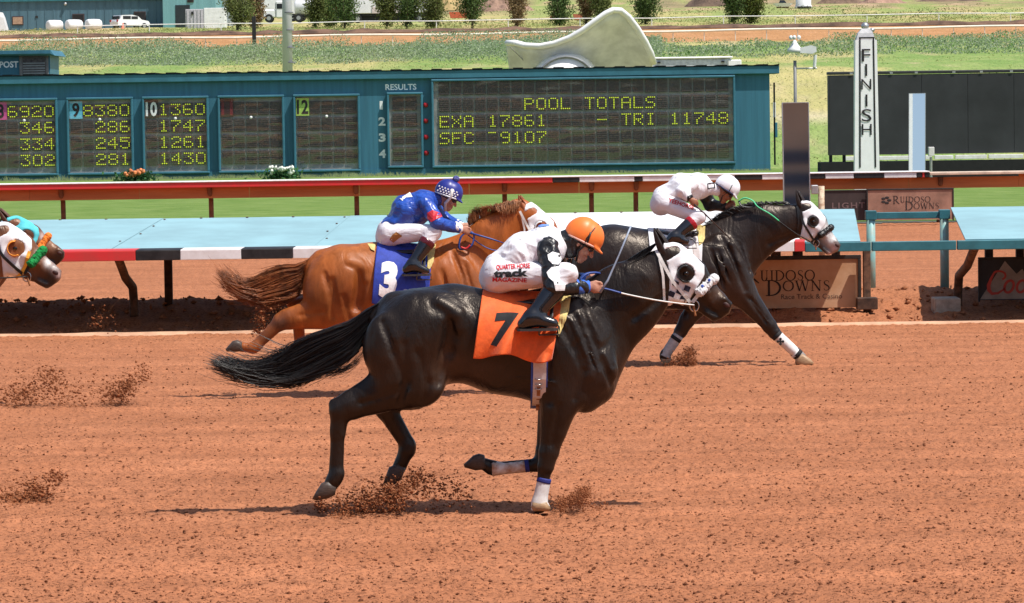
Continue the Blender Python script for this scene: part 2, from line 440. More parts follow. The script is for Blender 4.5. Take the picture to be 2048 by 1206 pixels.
def hoof(fig, a, b, ra, rb, m, parent, yo=0):
    A = fig.p(a[0], a[1], yo); B = fig.p(b[0], b[1], yo)
    bm = MB().tube([A + (A - B) * .12, A, A.lerp(B, .8), B, B + (B - A) * .03], [ra / fig.s * .8, ra / fig.s, rb / fig.s * .96, rb / fig.s, rb / fig.s * .86], 14, True, .92)
    return bm.build('hoof', m, parent, True)
def wrap(fig, pts, rs, yo, m, parent, name='bandage', n=14, rings=14):
    """Leg bandage: a slightly ridged tube round the cannon bone."""
    q = [fig.p(x, y, yo) for x, y in pts]; pp = []; rr = []
    for i in range(rings + 1):
        u = i / rings * (len(q) - 1); k = min(int(u), len(q) - 2); t = u - k
        pp.append(q[k].lerp(q[k + 1], t)); rr.append((rs[k] * (1 - t) + rs[k + 1] * t) / fig.s * (1 + .03 * (i % 2)))
    return MB().tube(pp, rr, n, True, .9).build(name, m, parent, True)
def hoof_poly(fig, prof, m, parent, yo, w):
    """Hoof lofted from its side profile (pixels), rounded toward both sides."""
    cx = sum(p[0] for p in prof) / len(prof); cy = sum(p[1] for p in prof) / len(prof); n = len(prof); vs = []; lv = [(-1, .55), (-.85, .82), (-.5, .97), (0, 1), (.5, .97), (.85, .82), (1, .55)]
    for t, k in lv: vs += [fig.p(cx + (x - cx) * k, cy + (y - cy) * k, yo + t * w) for x, y in prof]
    fs = [tuple(range(n)), tuple(range(len(vs) - 1, len(vs) - n - 1, -1))] + [(a * n + i, (a + 1) * n + i, (a + 1) * n + (i + 1) % n, a * n + (i + 1) % n) for a in range(len(lv) - 1) for i in range(n)]
    b = MB(); b.add(vs, fs); return b.build('hoof', m, parent, True)
def relief(fig, F, lines):
    """Grooves ('s') and ridges ('u') laid on the body's surface, both sides: (points, radius px, blend px, depth px, op)."""
    todo = []
    for pts, r, k, dep, op in lines:
        for far in (False, True):
            q = []
            for x, y in pts:
                v = fig.p(x, y); yy_ = F.front(v.x, v.z, far)
                if not np.isnan(yy_): q.append(np.array((v.x, float(yy_) + (1 if far else -1) * (r - dep) / fig.s * (1 if op == 's' else -1), v.z)))
            todo += [(a, b, r / fig.s, k / fig.s, op) for a, b in zip(q, q[1:])]
    for a, b, r, k, op in todo: F.cone(a, b, r, r, 1, k, op)
# ================================================================ ground
def ground_z(d):
    """Height of the track bank under the rail."""
    return np.interp(d, [0, 43.0, 43.2, 43.32, 43.9, 45.0, 46.2, 46.7, 47.5, 60], [0, 0, .03, -.03, 0, .12, .25, .25, .03, 0])
def hill_z(d): return np.interp(d, [148, 152, 170, 200, 250, 300, 345, 360, 420, 520, 640, 760], [0, .1, 1.9, 4.5, 6.1, 8.0, 10.1, 10.8, 12.7, 17.5, 29, 44])
def dirt_mat(name, c0, c1, c2, speck=.5):
    m = bpy.data.materials.new(name); m.use_nodes = True; n = m.node_tree.nodes; l = m.node_tree.links; b = n['Principled BSDF']
    b.inputs['Roughness'].default_value = .95; b.inputs['Specular IOR Level'].default_value = .1
    tc = n.new('ShaderNodeTexCoord')
    def nz(s, det=4, r=.6):
        q = n.new('ShaderNodeTexNoise'); q.inputs['Scale'].default_value = s; q.inputs['Detail'].default_value = det; q.inputs['Roughness'].default_value = r; l.new(tc.outputs['Object'], q.inputs['Vector']); return q
    a = nz(.9, 5, .65); f = nz(30, 5, .72); g = nz(60, 3)
    r = n.new('ShaderNodeValToRGB'); r.color_ramp.elements[0].position = .35; r.color_ramp.elements[1].position = .68; r.color_ramp.elements[0].color = (*c1, 1); r.color_ramp.elements[1].color = (*c0, 1); l.new(a.outputs['Fac'], r.inputs[0])
    k = n.new('ShaderNodeValToRGB'); k.color_ramp.elements[0].position = .425; k.color_ramp.elements[1].position = .485; k.color_ramp.elements[0].color = (speck, speck, speck, 1); k.color_ramp.elements[1].color = (0, 0, 0, 1); l.new(f.outputs['Fac'], k.inputs[0])
    mx = n.new('ShaderNodeMix'); mx.data_type = 'RGBA'; l.new(k.outputs[0], mx.inputs[0]); l.new(r.outputs[0], mx.inputs[6]); mx.inputs[7].default_value = (*c2, 1)
    mp = n.new('ShaderNodeMapping'); mp.inputs['Scale'].default_value = (.22, 2.6, 1); l.new(tc.outputs['Object'], mp.inputs[0]); hz_ = n.new('ShaderNodeTexNoise'); hz_.inputs['Scale'].default_value = 1.; hz_.inputs['Detail'].default_value = 4; l.new(mp.outputs[0], hz_.inputs['Vector'])
    hr = n.new('ShaderNodeMapRange'); hr.inputs['From Min'].default_value = .3; hr.inputs['From Max'].default_value = .7; hr.inputs['To Min'].default_value = .80; hr.inputs['To Max'].default_value = 1.10; l.new(hz_.outputs['Fac'], hr.inputs[0])
    hm_ = n.new('ShaderNodeMix'); hm_.data_type = 'RGBA'; hm_.blend_type = 'MULTIPLY'; hm_.inputs[0].default_value = 1; l.new(mx.outputs[2], hm_.inputs[6]); l.new(hr.outputs[0], hm_.inputs[7])
    l.new(hm_.outputs[2], b.inputs['Base Color'])
    bp = n.new('ShaderNodeBump'); bp.inputs['Distance'].default_value = .012; l.new(g.outputs['Fac'], bp.inputs['Height']); l.new(bp.outputs[0], b.inputs['Normal'])
    return m
DIRT = dirt_mat('red track dirt', (.43, .173, .084), (.37, .143, .067), (.155, .056, .027), .78)
def track_relief(x, y):
    big = (fbm(x * .55, y * .4, 3, 21) - .5) * .012
    row = (fbm(x * .8, y * 5.0, 2, 23) - .5) * .012
    c = fbm(x * 9, y * 7, 3, 25); cl = np.clip((c - .46) * 5, 0, 1) * .011
    e = fbm(x * 26, y * 20, 2, 27); cl2 = np.clip((e - .52) * 5, 0, 1) * .009
    hole = -np.clip((fbm(x * 5, y * 4, 2, 29) - .66) * 6, 0, 1) * .012
    return big + row + cl + cl2 + hole
cols = np.concatenate([np.arange(-1300, -40, 14), np.arange(-40, 2090, 3.4), np.arange(2090, 3350, 14)])
rows_d = []
yy = 1246.0
while yy > 455:
    rows_d.append(19296 / (yy - 216)); yy -= 1.8 if yy > 560 else 3.2
rows_d = np.array(rows_d); Dg, Cg = np.meshgrid(rows_d, cols, indexing='ij'); Xg = (Cg - 1024) / FPX * Dg
edge = 43.3 + .12 * (fbm(Xg * .7, Xg * 0, 3, 31) - .5)
Zg = ground_z(Dg + (43.3 - edge)) + track_relief(Xg, Dg)
bank = np.clip((Dg - 43.4) / .5, 0, 1) * np.clip((47.6 - Dg) / .6, 0, 1)
Zg += bank * (np.clip(fbm(Xg * 4, Dg * 4, 3, 33) - .4, 0, 1) * .12 + (fbm(Xg * 11, Dg * 11, 2, 35) - .5) * .04)
V = np.stack([Xg.ravel(), Dg.ravel(), Zg.ravel()], 1); nr, nc = Dg.shape; I = np.arange(nr * nc).reshape(nr, nc)
F = np.stack([I[:-1, :-1].ravel(), I[:-1, 1:].ravel(), I[1:, 1:].ravel(), I[1:, :-1].ravel()], 1)
tag(link('track', np_mesh('track', V, F), DIRT, None, True), kind='structure')
b = MB(); b.add([(-90, -40, -.06), (90, -40, -.06), (90, 80.2, -.06), (-90, 80.2, -.06)], [(0, 1, 2, 3)]); tag(b.build('track_base', DIRT), kind='structure')
LIP_LIGHT = mat('painted sunlit lip', (.60, .34, .21), .9, .15, 3, .004, 30)  # added pale strip: its colour paints the sunlit crest of the track lip
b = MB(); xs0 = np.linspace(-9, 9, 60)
b.grid(lambda u, v: (-16 + 32 * u, [43.10, 43.14, 43.22, 43.27][int(round(v * 3))], [-.01, .045, .048, -.02][int(round(v * 3))] + .012 * float(vn(u * 90, 3, 9))), 220, 3); tag(b.build('sunlit_lip_strip', LIP_LIGHT, None, True), kind='structure')
def clods(n, seed, place, size, m, name, label, cat='dirt', kind='stuff'):
    """Loose lumps of earth (too many to count): one object."""
    rg = np.random.default_rng(seed); pos, sz = place(n, rg), size(n, rg); n = len(pos)
    base = np.array([(1, 0, 0), (-1, 0, 0), (0, 1, 0), (0, -1, 0), (0, 0, 1), (0, 0, -1)], float); tri = np.array([(0, 2, 4), (2, 1, 4), (1, 3, 4), (3, 0, 4), (2, 0, 5), (1, 2, 5), (3, 1, 5), (0, 3, 5)])
    J = base[None] * rg.uniform(.55, 1.25, (n, 6, 1)) + rg.normal(0, .22, (n, 6, 3)); V = pos[:, None, :] + J * sz[:, None, None] * np.array([1, 1, .75])
    F = (tri[None] + 6 * np.arange(n)[:, None, None]).reshape(-1, 3); o = link(name, np_mesh(name, V.reshape(-1, 3), F), m); return tag(o, label, cat, None, kind)
CLOD = dirt_mat('dark clods', (.22, .082, .038), (.17, .06, .03), (.11, .04, .02), .6)  # clods in darker browns than the track
def _pl(n, rg):
    y = rg.uniform(668, 1230, n); d = 19296 / (y - 216); x = (rg.uniform(-60, 2110, n) - 1024) / FPX * d
    return np.stack([x, d, track_relief(x, d) + .002], 1)
clods(27000, 3, _pl, lambda n, rg: .0035 + .012 * rg.random(n) ** 5, CLOD, 'loose_clods', 'small dark dirt crumbs scattered over the harrowed track')
def _pb(n, rg):
    d = rg.uniform(43.6, 47.0, n); x = (rg.uniform(-60, 2110, n) - 1024) / FPX * d; return np.stack([x, d, ground_z(d) + track_relief(x, d) + .03], 1)
clods(900, 4, _pb, lambda n, rg: .015 + .05 * rg.random(n) ** 2.5, DIRT, 'bank_clods', 'lumpy dirt clods on the bank under the rail')

# lawn and hillside
def grass_mat(name, cs, sc=1.2, stretch=(1, 1, 1), bump=.05, attr=None):
    m = bpy.data.materials.new(name); m.use_nodes = True; n = m.node_tree.nodes; l = m.node_tree.links; b = n['Principled BSDF']; b.inputs['Roughness'].default_value = .9; b.inputs['Specular IOR Level'].default_value = .15
    tc = n.new('ShaderNodeTexCoord'); mp = n.new('ShaderNodeMapping'); mp.inputs['Scale'].default_value = stretch; l.new(tc.outputs['Object'], mp.inputs[0])
    a = n.new('ShaderNodeTexNoise'); a.inputs['Scale'].default_value = sc; a.inputs['Detail'].default_value = 7; a.inputs['Roughness'].default_value = .7; l.new(mp.outputs[0], a.inputs['Vector'])
    r = n.new('ShaderNodeValToRGB'); r.color_ramp.elements[0].position = .3; r.color_ramp.elements[0].color = (*cs[0], 1); r.color_ramp.elements[1].position = .72; r.color_ramp.elements[1].color = (*cs[-1], 1)
    for i, c in enumerate(cs[1:-1]): e = r.color_ramp.elements.new(.3 + .42 * (i + 1) / (len(cs) - 1)); e.color = (*c, 1)
    l.new(a.outputs['Fac'], r.inputs[0]); out = r.outputs[0]
    if attr:
        at = n.new('ShaderNodeAttribute'); at.attribute_name = attr; mx = n.new('ShaderNodeMix'); mx.data_type = 'RGBA'; mx.inputs[0].default_value = .72; l.new(out, mx.inputs[6]); l.new(at.outputs['Color'], mx.inputs[7]); out = mx.outputs[2]
    l.new(out, b.inputs['Base Color'])
    g = n.new('ShaderNodeTexNoise'); g.inputs['Scale'].default_value = sc * 9; g.inputs['Detail'].default_value = 4; l.new(mp.outputs[0], g.inputs['Vector'])
    bp = n.new('ShaderNodeBump'); bp.inputs['Distance'].default_value = bump; l.new(g.outputs['Fac'], bp.inputs['Height']); l.new(bp.outputs[0], b.inputs['Normal']); return m
LAWN = grass_mat('mown lawn', [(.06, .12, .02), (.115, .19, .036), (.165, .235, .06), (.25, .30, .11)], 5, (.16, .45, 1), .06)
b = MB(); b.grid(lambda u, v: (-40 + 80 * u, 80.2 + 71 * v, .012 + .03 * float(vn(u * 60, v * 50, 3))), 60, 40); tag(b.build('infield_lawn', LAWN, None, True), kind='structure')
nx, nd = 200, 250; dd = 148 + (760 - 148) * (np.linspace(0, 1, nd) ** 1.6); uu = np.linspace(-330, 2380, nx); Dh, Ch = np.meshgrid(dd, uu, indexing='ij'); Xh = (Ch - 1024) / FPX * Dh
flat = np.clip((Dh - 296) / 4, 0, 1) * np.clip((346 - Dh) / 3, 0, 1)
Zh = hill_z(Dh) + (fbm(Xh * .12, Dh * .08, 4, 41) - .5) * .5 * np.clip((Dh - 150) / 15, 0, 1) * (1 - flat)
pxh, pyh = PXa(np.stack([Xh.ravel(), Dh.ravel(), Zh.ravel()], 1)); pxh = pxh.reshape(Dh.shape)
n1 = fbm(Xh * .18, Dh * .045, 4, 43); n2 = fbm(Xh * .5, Dh * .12, 3, 45)
lerp = lambda a, b_, t: a * (1 - t[..., None]) + np.array(b_) * t[..., None]
tc_ = np.ones(Dh.shape + (3,)) * np.array((.15, .25, .06)); tc_ = lerp(tc_, (.40, .345, .14), np.clip((n1 - .50) * 8, 0, 1)); tc_ = lerp(tc_, (.42, .33, .2), np.clip((n2 - .64) * 6, 0, 1) * .7)
far_g = np.clip((Dh - 346) / 3, 0, 1); tc_ = lerp(tc_, (.36, .33, .12), far_g * .35); tc_ = lerp(tc_, (.46, .30, .17), far_g * np.clip((n2 - .5) * 6, 0, 1) * .6)
yard = far_g * np.clip((300 - pxh) / 60, 0, 1); tc_ = lerp(tc_, (.52, .34, .22), yard * .8)
upper = np.clip((Dh - 455) / 25, 0, 1); tc_ = lerp(tc_, (.20, .14, .09), upper * np.clip((n1 - .38) * 4, 0, 1)); tc_ = lerp(tc_, (.42, .26, .18), upper * np.clip((n2 - .56) * 6, 0, 1))
path = np.clip(1 - np.abs(Dh - 171) / 4, 0, 1) * np.clip((pxh - 1520) / 40, 0, 1); tc_ = lerp(tc_, (.52, .42, .3), path * .8)
tc_ = lerp(tc_, (.43, .16, .075), flat)
V = np.stack([Xh.ravel(), Dh.ravel(), Zh.ravel()], 1); I = np.arange(nd * nx).reshape(nd, nx); F = np.stack([I[:-1, :-1].ravel(), I[:-1, 1:].ravel(), I[1:, 1:].ravel(), I[1:, :-1].ravel()], 1)
hm = np_mesh('hillside', V, F); vcol(hm, tc_.reshape(-1, 3)); tag(link('hillside', hm, grass_mat('dry hillside grass', [(.13, .16, .04), (.22, .26, .08), (.40, .36, .15), (.48, .42, .22)], .35, (1, .3, 1), .25, 'tint'), None, True), kind='structure')
def hz(px, d):
    """Ground point of the hillside under image column px at depth d."""
    x = (px - 1024) / FPX * d; return Vector((x, d, float(hill_z(d)) if d > 148 else 0.))
# ================================================================ rails, signs, finish line
BLUEP = mat('light blue painted plywood', (.25, .42, .455), .62, .06, 1.3, .0012, 40, col2=(.21, .345, .375))
WHITEP = mat('white painted plywood', (.80, .79, .78), .55, .06, 3, .001, 40)
RED_P = mat('red paint', (.60, .028, .030), .5, .15, 6, col2=(.50, .04, .035)); BLACK_P = mat('black paint', (.022, .020, .020), .55, .3, 8); WHITE_P = mat('white paint', (.74, .72, .71), .55, .1, 6, col2=(.62, .58, .56))
TEAL_P = mat('teal paint', (.03, .16, .19), .5, .12, 5); TEAL_L = mat('pale teal steel', (.22, .44, .43), .5, .2, 9, col2=(.30, .36, .30)); RUSTY = mat('rusty steel post', (.17, .085, .048), .75, .3, 14, .002, 60)
DKWOOD = mat('dark stained post', (.085, .042, .025), .75, .3, 12)
YN, YF, SK = 43.1, 47.0, .30            # front edge, back edge, skew of the sheets
ZN = Z(400, 500, YN); ZF = Z(500, 434, YF)
def apron(x0, x1, seams, m, root):
    xs = [x0] + sorted(seams) + [x1]
    for a, c in zip(xs, xs[1:]):
        b = MB(); a_, c_ = a + .004, c - .004; e = .004 * random.uniform(-1, 1)
        b.ext([(a_, YN + .02, ZN + e), (c_, YN + .02, ZN + e), (c_ + SK, YF, ZF + e), (a_ + SK, YF, ZF + e)], (0, .004, -.02)); b.build('panel', m, root)
def fascia(segs, root):
    for a, c, m in segs:
        b = MB().bev(a + .002, c - .002, YN - .06, YN + .015, ZN - .115, ZN + .004, .006); b.build('fascia_board', m, root)
        sl_ = (ZF - ZN) / (YF - YN); b = MB(); b.ext([(a + .002, YN - .055, ZN + .008), (c - .002, YN - .055, ZN + .008), (c - .002 + .03, YN + .17, ZN + .012 + .17 * sl_), (a + .002 + .03, YN + .17, ZN + .012 + .17 * sl_)], (0, 0, -.004)); b.build('top_strip', m, root)
def goose(x, m, root, y0=45.0):
    q = [Vector((x, YN + .05, ZN - .05)), Vector((x, YN + .5, ZN - .20)), Vector((x, YN + .95, ZN - .36)), Vector((x, y0 - .12, ZN - .52)), Vector((x, y0, .3)), Vector((x, y0, -.05))]
    b = MB(); b.tube(q, .055, 10); b.build('curved_post', m, root, True)
def rear(x, m, root): MB().bev(x - .05, x + .05, 45.85, 45.95, -.05, ZN + (ZF - ZN) * (45.9 - YN) / (YF - YN) - .035, .006).build('post', m, root)
xn = lambda px: X(px, YN, 505)
rail_l = empty('safety_rail', (xn(300), 45, 0), 'running rail with light blue sloped apron and red, black and white edge at left', 'rail')
xb = X(1080, YF, 425) - SK
apron(xn(-700), xb, [xn(215) + 2.44 * k for k in (-2, -1, 0, 1, 2)], BLUEP, rail_l)
fascia([(xn(-700), xn(272), RED_P), (xn(272), xn(361), BLACK_P), (xn(361), xn(483), WHITE_P), (xn(483), xn(586), BLACK_P), (xn(586), xn(700), WHITE_P), (xn(700), xn(820), BLACK_P), (xn(820), xb, WHITE_P)], rail_l)
for k in (-2, -1, 0, 1, 2): goose(X(268, 45, 600) + 2.44 * k, RUSTY, rail_l); rear(X(337, 45.9, 560) + 2.44 * k, DKWOOD, rail_l)
BOLT = mat('rusty bolt head', (.12, .07, .05), .7)
for k in (-1, 0, 1, 2):
    for t in (.05, .28, .5, .74, .95):
        x_ = xn(215) + 2.44 * k + SK * t + .05 * (1 if (k + int(t * 10)) % 2 else -1); y_ = YN + (YF - YN) * t; z_ = ZN + (ZF - ZN) * t; MB().ell((x_, y_, z_ + .004), (.016, .03, .008), 6, 4).build('bolt', BOLT, rail_l)
    for j in (.5, 1.1, 1.7): MB().ell((xn(215) + 2.44 * k + j + SK, YF - .06, ZF + .0), (.02, .04, .008), 6, 4).build('bolt', BOLT, rail_l)
rail_m = empty('safety_rail', (xn(1340), 45, 0), 'white sloped apron of the running rail behind the leading horse', 'rail')
xe = xn(1609)
apron(xb, xe, [xb + 1.5], WHITEP, rail_m); fascia([(xb, xn(1250), WHITE_P), (xn(1250), xn(1350), BLACK_P), (xn(1350), xn(1588), WHITE_P), (xn(1588), xe, RED_P)], rail_m)
for px in (1160, 1400, 1552, 1596): MB().bev(X(px, 45, 560) - .06, X(px, 45, 560) + .06, 44.95, 45.07, -.05, ZN - .03 + (ZF - ZN) * (45 - YN) / (YF - YN), .006).build('post', RUSTY, rail_m)
rail_g = empty('safety_rail', (xn(1660), 45, 0), 'short light blue apron beside the open gate gap with teal edge beam', 'rail')
xg0 = xn(1722)
apron(xe, xg0, [], BLUEP, rail_g)
for a, c in ((xe, xn(1741)), (xn(1743), xn(1912))): MB().bev(a + .002, c - .002, YN - .05, YN + .03, ZN - .125, ZN - .012, .008).build('edge_beam', TEAL_P, rail_g)
MB().bev(X(1672, 45, 560) - .05, X(1672, 45, 560) + .05, 44.95, 45.05, -.05, ZN + .1, .006).build('post', RUSTY, rail_g)
gate = empty('rail_gate', (X(1815, 45, 600), 45, 0), 'teal pipe gateway in the gap of the running rail', 'gate')
for px, y in ((1742, 46.7), (1889, 46.7)):
    x = X(px, y, 500); MB().tube([(x, y, .06), (x, y, ZF - .06)], .058, 12).build('upright', TEAL_L, gate, True)
    MB().bev(x - .07, x + .07, y - .07, y + .07, ZF - .14, ZF - .02, .006).build('post_cap', TEAL_P, gate)
MB().bev(X(1752, 46.7, 425), X(1880, 46.7, 425), 46.67, 46.73, ZF - .13, ZF - .045, .006).build('cross_bar', TEAL_P, gate)
x = X(1736, 44.6, 560); MB().bev(x - .06, x + .03, 44.55, 44.65, .0, ZN - .12, .006).build('post', RUSTY, gate)
x = X(1738, 44.5, 600); b = MB().bev(x - .16, x + .1, 44.4, 44.55, .13, .28, .01); b.build('foot_plate', DKWOOD, gate)
rail_r = empty('safety_rail', (xn(1990), 45, 0), 'light blue apron of the running rail at the right edge above the dark sign', 'rail')
apron(xn(1931), xn(2700), [xn(2330)], BLUEP, rail_r)
MB().bev(xn(1914), xn(2700), YN - .05, YN + .03, ZN - .125, ZN - .012, .008).build('edge_beam', TEAL_P, rail_r)
goose(X(1916, 45, 600), RUSTY, rail_r); goose(X(2310, 45, 600), RUSTY, rail_r); rear(X(1978, 45.9, 560), DKWOOD, rail_r); rear(X(2040, 45.9, 560), DKWOOD, rail_r)
CONC = mat('pale concrete block', (.42, .34, .27), .9, .15, 12, .004, 40)
x = X(1890, 44.5, 610); b = MB().bev(x - .14, x + .18, 44.35, 44.8, .03, .26, .015); tag(b.build('concrete_block', CONC), 'pale concrete block at the foot of the teal gateway', 'block')

# ---- serif capitals drawn as strokes (thick and thin), cap height 1
def _arc(cx, cz, rx, rz, a0, a1, w0, w1, n=18):
    return [((cx + rx * math.cos(R(a0 + (a1 - a0) * i / n)), cz + rz * math.sin(R(a0 + (a1 - a0) * i / n))), w1 + (w0 - w1) * abs(math.cos(R(a0 + (a1 - a0) * i / n)))) for i in range(n + 1)]
def _ln(a, b, w): return [(a, w), (b, w)]
def _sf(x, z, w=.30): return _ln((x - w / 2, z), (x + w / 2, z), .045)
TK, TN = .125, .05
GLY = {'I': (.40, [_ln((.20, 0), (.20, 1), TK), _sf(.2, .02), _sf(.2, .98)]),
 'U': (.90, [[((.22, 1), TK), ((.22, .32), TK)] + _arc(.45, .32, .23, .31, 180, 360, TK, TN) + [((.68, .32), TN), ((.68, 1), TN)], _sf(.22, .98), _sf(.68, .98, .24)]),
 'D': (.96, [_ln((.20, 0), (.20, 1), TK), _arc(.30, .5, .55, .475, -90, 90, TK, TN), _ln((.2, .025), (.34, .025), TN), _ln((.2, .975), (.34, .975), TN), _sf(.12, .02, .2), _sf(.12, .98, .2)]),
 'O': (1.02, [_arc(.5, .5, .43, .475, 0, 360, TK, TN, 30)]),
 'S': (.66, [[((.54, .78), .06), ((.50, .92), .05), ((.34, .97), .05), ((.18, .90), .07), ((.13, .76), .10), ((.20, .62), .12), ((.36, .51), .13), ((.50, .40), .12), ((.56, .25), .10), ((.50, .10), .07), ((.33, .03), .05), ((.16, .07), .05), ((.10, .22), .06)]]),
 'R': (.88, [_ln((.20, 0), (.20, 1), TK), _arc(.30, .735, .33, .24, -90, 90, TK, TN), _ln((.2, .975), (.32, .975), TN), _ln((.2, .495), (.32, .495), TN), [((.38, .5), .08), ((.62, .2), .12), ((.88, .0), .07)], _sf(.2, .02), _sf(.12, .98, .2)]),
 'W': (1.30, [_ln((.12, 1), (.40, 0), TK), _ln((.40, 0), (.64, .98), TN), _ln((.64, 1), (.92, 0), TK), _ln((.92, 0), (1.16, 1), TN), _sf(.12, .98), _sf(1.16, .98, .24), _sf(.64, .98, .24)]),
 'N': (1.02, [_ln((.18, 0), (.18, 1), TN), _ln((.16, 1), (.82, 0), TK), _ln((.82, 0), (.82, 1), TN), _sf(.18, .02, .24), _sf(.12, .98, .2), _sf(.82, .98, .26)])}
def stroke_mesh(b, strokes, fn):
    for st in strokes:
        L, Rr = [], []
        for i, (p, w) in enumerate(st):
            a = st[max(i - 1, 0)][0]; c = st[min(i + 1, len(st) - 1)][0]; t = Vector((c[0] - a[0], c[1] - a[1])); t = t.normalized() if t.length > 1e-6 else Vector((1, 0)); n = Vector((-t.y, t.x)) * w / 2
            L.append(fn(p[0] + n.x, p[1] + n.y)); Rr.append(fn(p[0] - n.x, p[1] - n.y))
        k = len(st); b.add(L + Rr, [(i, i + 1, k + i + 1, k + i) for i in range(k - 1)])
def serif(name, txt, x0, x1, z0, z1, y, m, parent, first=1.28, drop=0.):
    """Small-capitals line: first letter larger; fitted between x0 and x1."""
    adv = []; t = 0
    for i, ch in enumerate(txt): k = first if i == 0 else 1.; adv.append((t, k)); t += GLY[ch][0] * k + .06
    sc = (x1 - x0) / t; h = z1 - z0
    for i, ch in enumerate(txt):
        o, k = adv[i]; b = MB(); stroke_mesh(b, GLY[ch][1], lambda a, c, o=o, k=k: (x0 + (o + a * k) * sc, y, z0 - (drop * h if i == 0 else 0) + c * k * h)); b.build('letter', m, parent)
SIGNTAN = mat('weathered tan sign face', (.56, .335, .20), .8, .22, 2.2, .001, 30, col2=(.46, .24, .12)); SIGNFR = mat('dark sign frame', (.035, .026, .022), .7, .2, 10); INKB = mat('dark brown lettering', (.03, .022, .02), .7); INKG = mat('grey brown lettering', (.13, .085, .06), .7)
def board(name, x0, x1, z0, z1, y, face, label, fr=.035, cat='sign'):
    r = empty(name, ((x0 + x1) / 2, y, z0), label, cat)
    MB().bx(x0, x1, y + .004, y + .03, z0, z1).build('face', face, r)
    MB().bev(x0 - fr, x1 + fr, y - .012, y + .04, z1 - .001, z1 + fr * 1.2, .004).build('frame', SIGNFR, r); MB().bev(x1, x1 + fr, y - .012, y + .04, z0 - .02, z1 - .002, .004).build('frame', SIGNFR, r); MB().bev(x0 - fr, x0, y - .012, y + .04, z0 - .02, z1 - .002, .004).build('frame', SIGNFR, r)
    return r
ys = 44.75; sx = lambda px: X(px, ys, 570); sz = lambda py, px=1600: Z(px, py, ys)
sg = board('sign_board', sx(1424), sx(1716), sz(616), sz(519), ys, SIGNTAN, 'weathered tan sign with dark serif lettering under the rail beside the gate', .04)
serif('letter', 'RUIDOSO', sx(1493), sx(1632), sz(561), sz(540), ys, INKB, sg, 1.35, .2); serif('letter', 'DOWNS', sx(1531), sx(1662), sz(582), sz(561), ys - .002, INKB, sg, 1.5, .42)
flat_text('lettering', 'Race Track & Casino', sx(1562), sx(1684), sz(598), sz(588), ys - .001, INKG, sg)
NAVY = mat('navy sign face', (.022, .026, .032), .6, .2, 4); MTN = mat('grey mountain print', (.33, .28, .24), .8, .15, 5); CRED = mat('red script', (.50, .06, .045), .7)
s2 = board('sign_board', sx(1960), sx(2290), sz(600, 2000), sz(518, 2000), ys, NAVY, 'dark sign with red script over a grey mountain at the right edge', .02)
zz = lambda py: sz(py, 2010)
for poly in ([(1960, 598), (2010, 522), (2033, 548), (2045, 538), (2075, 598)], [(2085, 598), (2110, 530), (2160, 598)]):
    MB().ext([(sx(a), ys - .001, zz(c)) for a, c in poly], (0, .002, 0)).build('mountain_print', MTN, s2)
def script(strokes, name):
    b = MB(); stroke_mesh(b, strokes, lambda a, c: (sx(a), ys - .006, zz(c))); b.build(name, CRED, s2)
script([[((1998 + 13 * math.cos(R(t)), 551 + 9 * math.sin(R(t))), 4) for t in range(60, -150, -15)] + [((1983, 555), 5), ((1977, 570), 7.5), ((1978, 580), 7.5), ((1984, 587), 6), ((1996, 586), 4.5), ((2010, 577), 3)]], 'letter')
for cx in (2018, 2043): script([[((cx + 9 * math.cos(R(t)) - .25 * 11 * math.sin(R(t)), 573 + 12 * math.sin(R(t))), 5) for t in range(0, 361, 20)]], 'letter')
script([[((2064, 560), 5), ((2068, 585), 5)], [((2066, 572), 3), ((2076, 562), 5), ((2082, 566), 5)]], 'letter'); script([[((2104, 562), 4), ((2092, 563), 5), ((2092, 572), 5), ((2102, 577), 5), ((2098, 585), 5), ((2088, 584), 3)]], 'letter')

# ---- far inner rail, 80 m out
YR = 80.0; x8 = lambda px: X(px, YR, 370); zr = lambda py, px=1024: Z(px, py, YR)
WOOD = mat('orange brown wood', (.46, .17, .055), .7, .22, 1.6, .002, 30, col2=(.36, .115, .035), stretch=(.3, 1, 4)); WOODP = mat('brown wood post', (.20, .075, .03), .75, .25, 5)
inner = empty('inner_rail', (x8(1024), YR, 0), 'far wooden rail with red, then black and white painted top along the infield lawn', 'rail')
zt = zr(353); zb = zr(366); zw = zr(388)
segs = [(-600, 1105, RED_P), (1105, 1158, BLACK_P), (1158, 1268, WHITE_P), (1268, 1284, BLACK_P), (1284, 1468, WHITE_P), (1468, 1522, BLACK_P), (1522, 1618, WHITE_P), (1618, 1648, BLACK_P), (1648, 1705, WHITE_P), (1705, 1765, BLACK_P), (1765, 1830, WHITE_P), (1830, 1841, BLACK_P), (1841, 1846, RED_P), (1846, 1856, BLACK_P)]
for a, c, m in segs: MB().bev(x8(a) + .003, x8(c) - .003, YR - .34, YR + .30, zb + .002, zt - .03, .01).build('painted_board', m, inner)
CREAM = mat('cream painted board', (.66, .50, .38), .6, .15, 3); MB().bev(x8(1856) + .003, x8(2700), YR - .34, YR + .30, zb + .05, zt - .03, .01).build('painted_board', CREAM, inner)
MB().bev(x8(-600), x8(1856), YR - .36, YR + .32, zt - .028, zt, .008).build('top_cap', WHITE_P, inner)
xx = x8(-600)
while xx < x8(2690): MB().bx(xx + .004, xx + 2.439, YR - .08 + .004 * random.random(), YR - .04, zw, zb + (.05 if xx > x8(1856) else 0)).build('plank', WOOD, inner); xx += 2.44
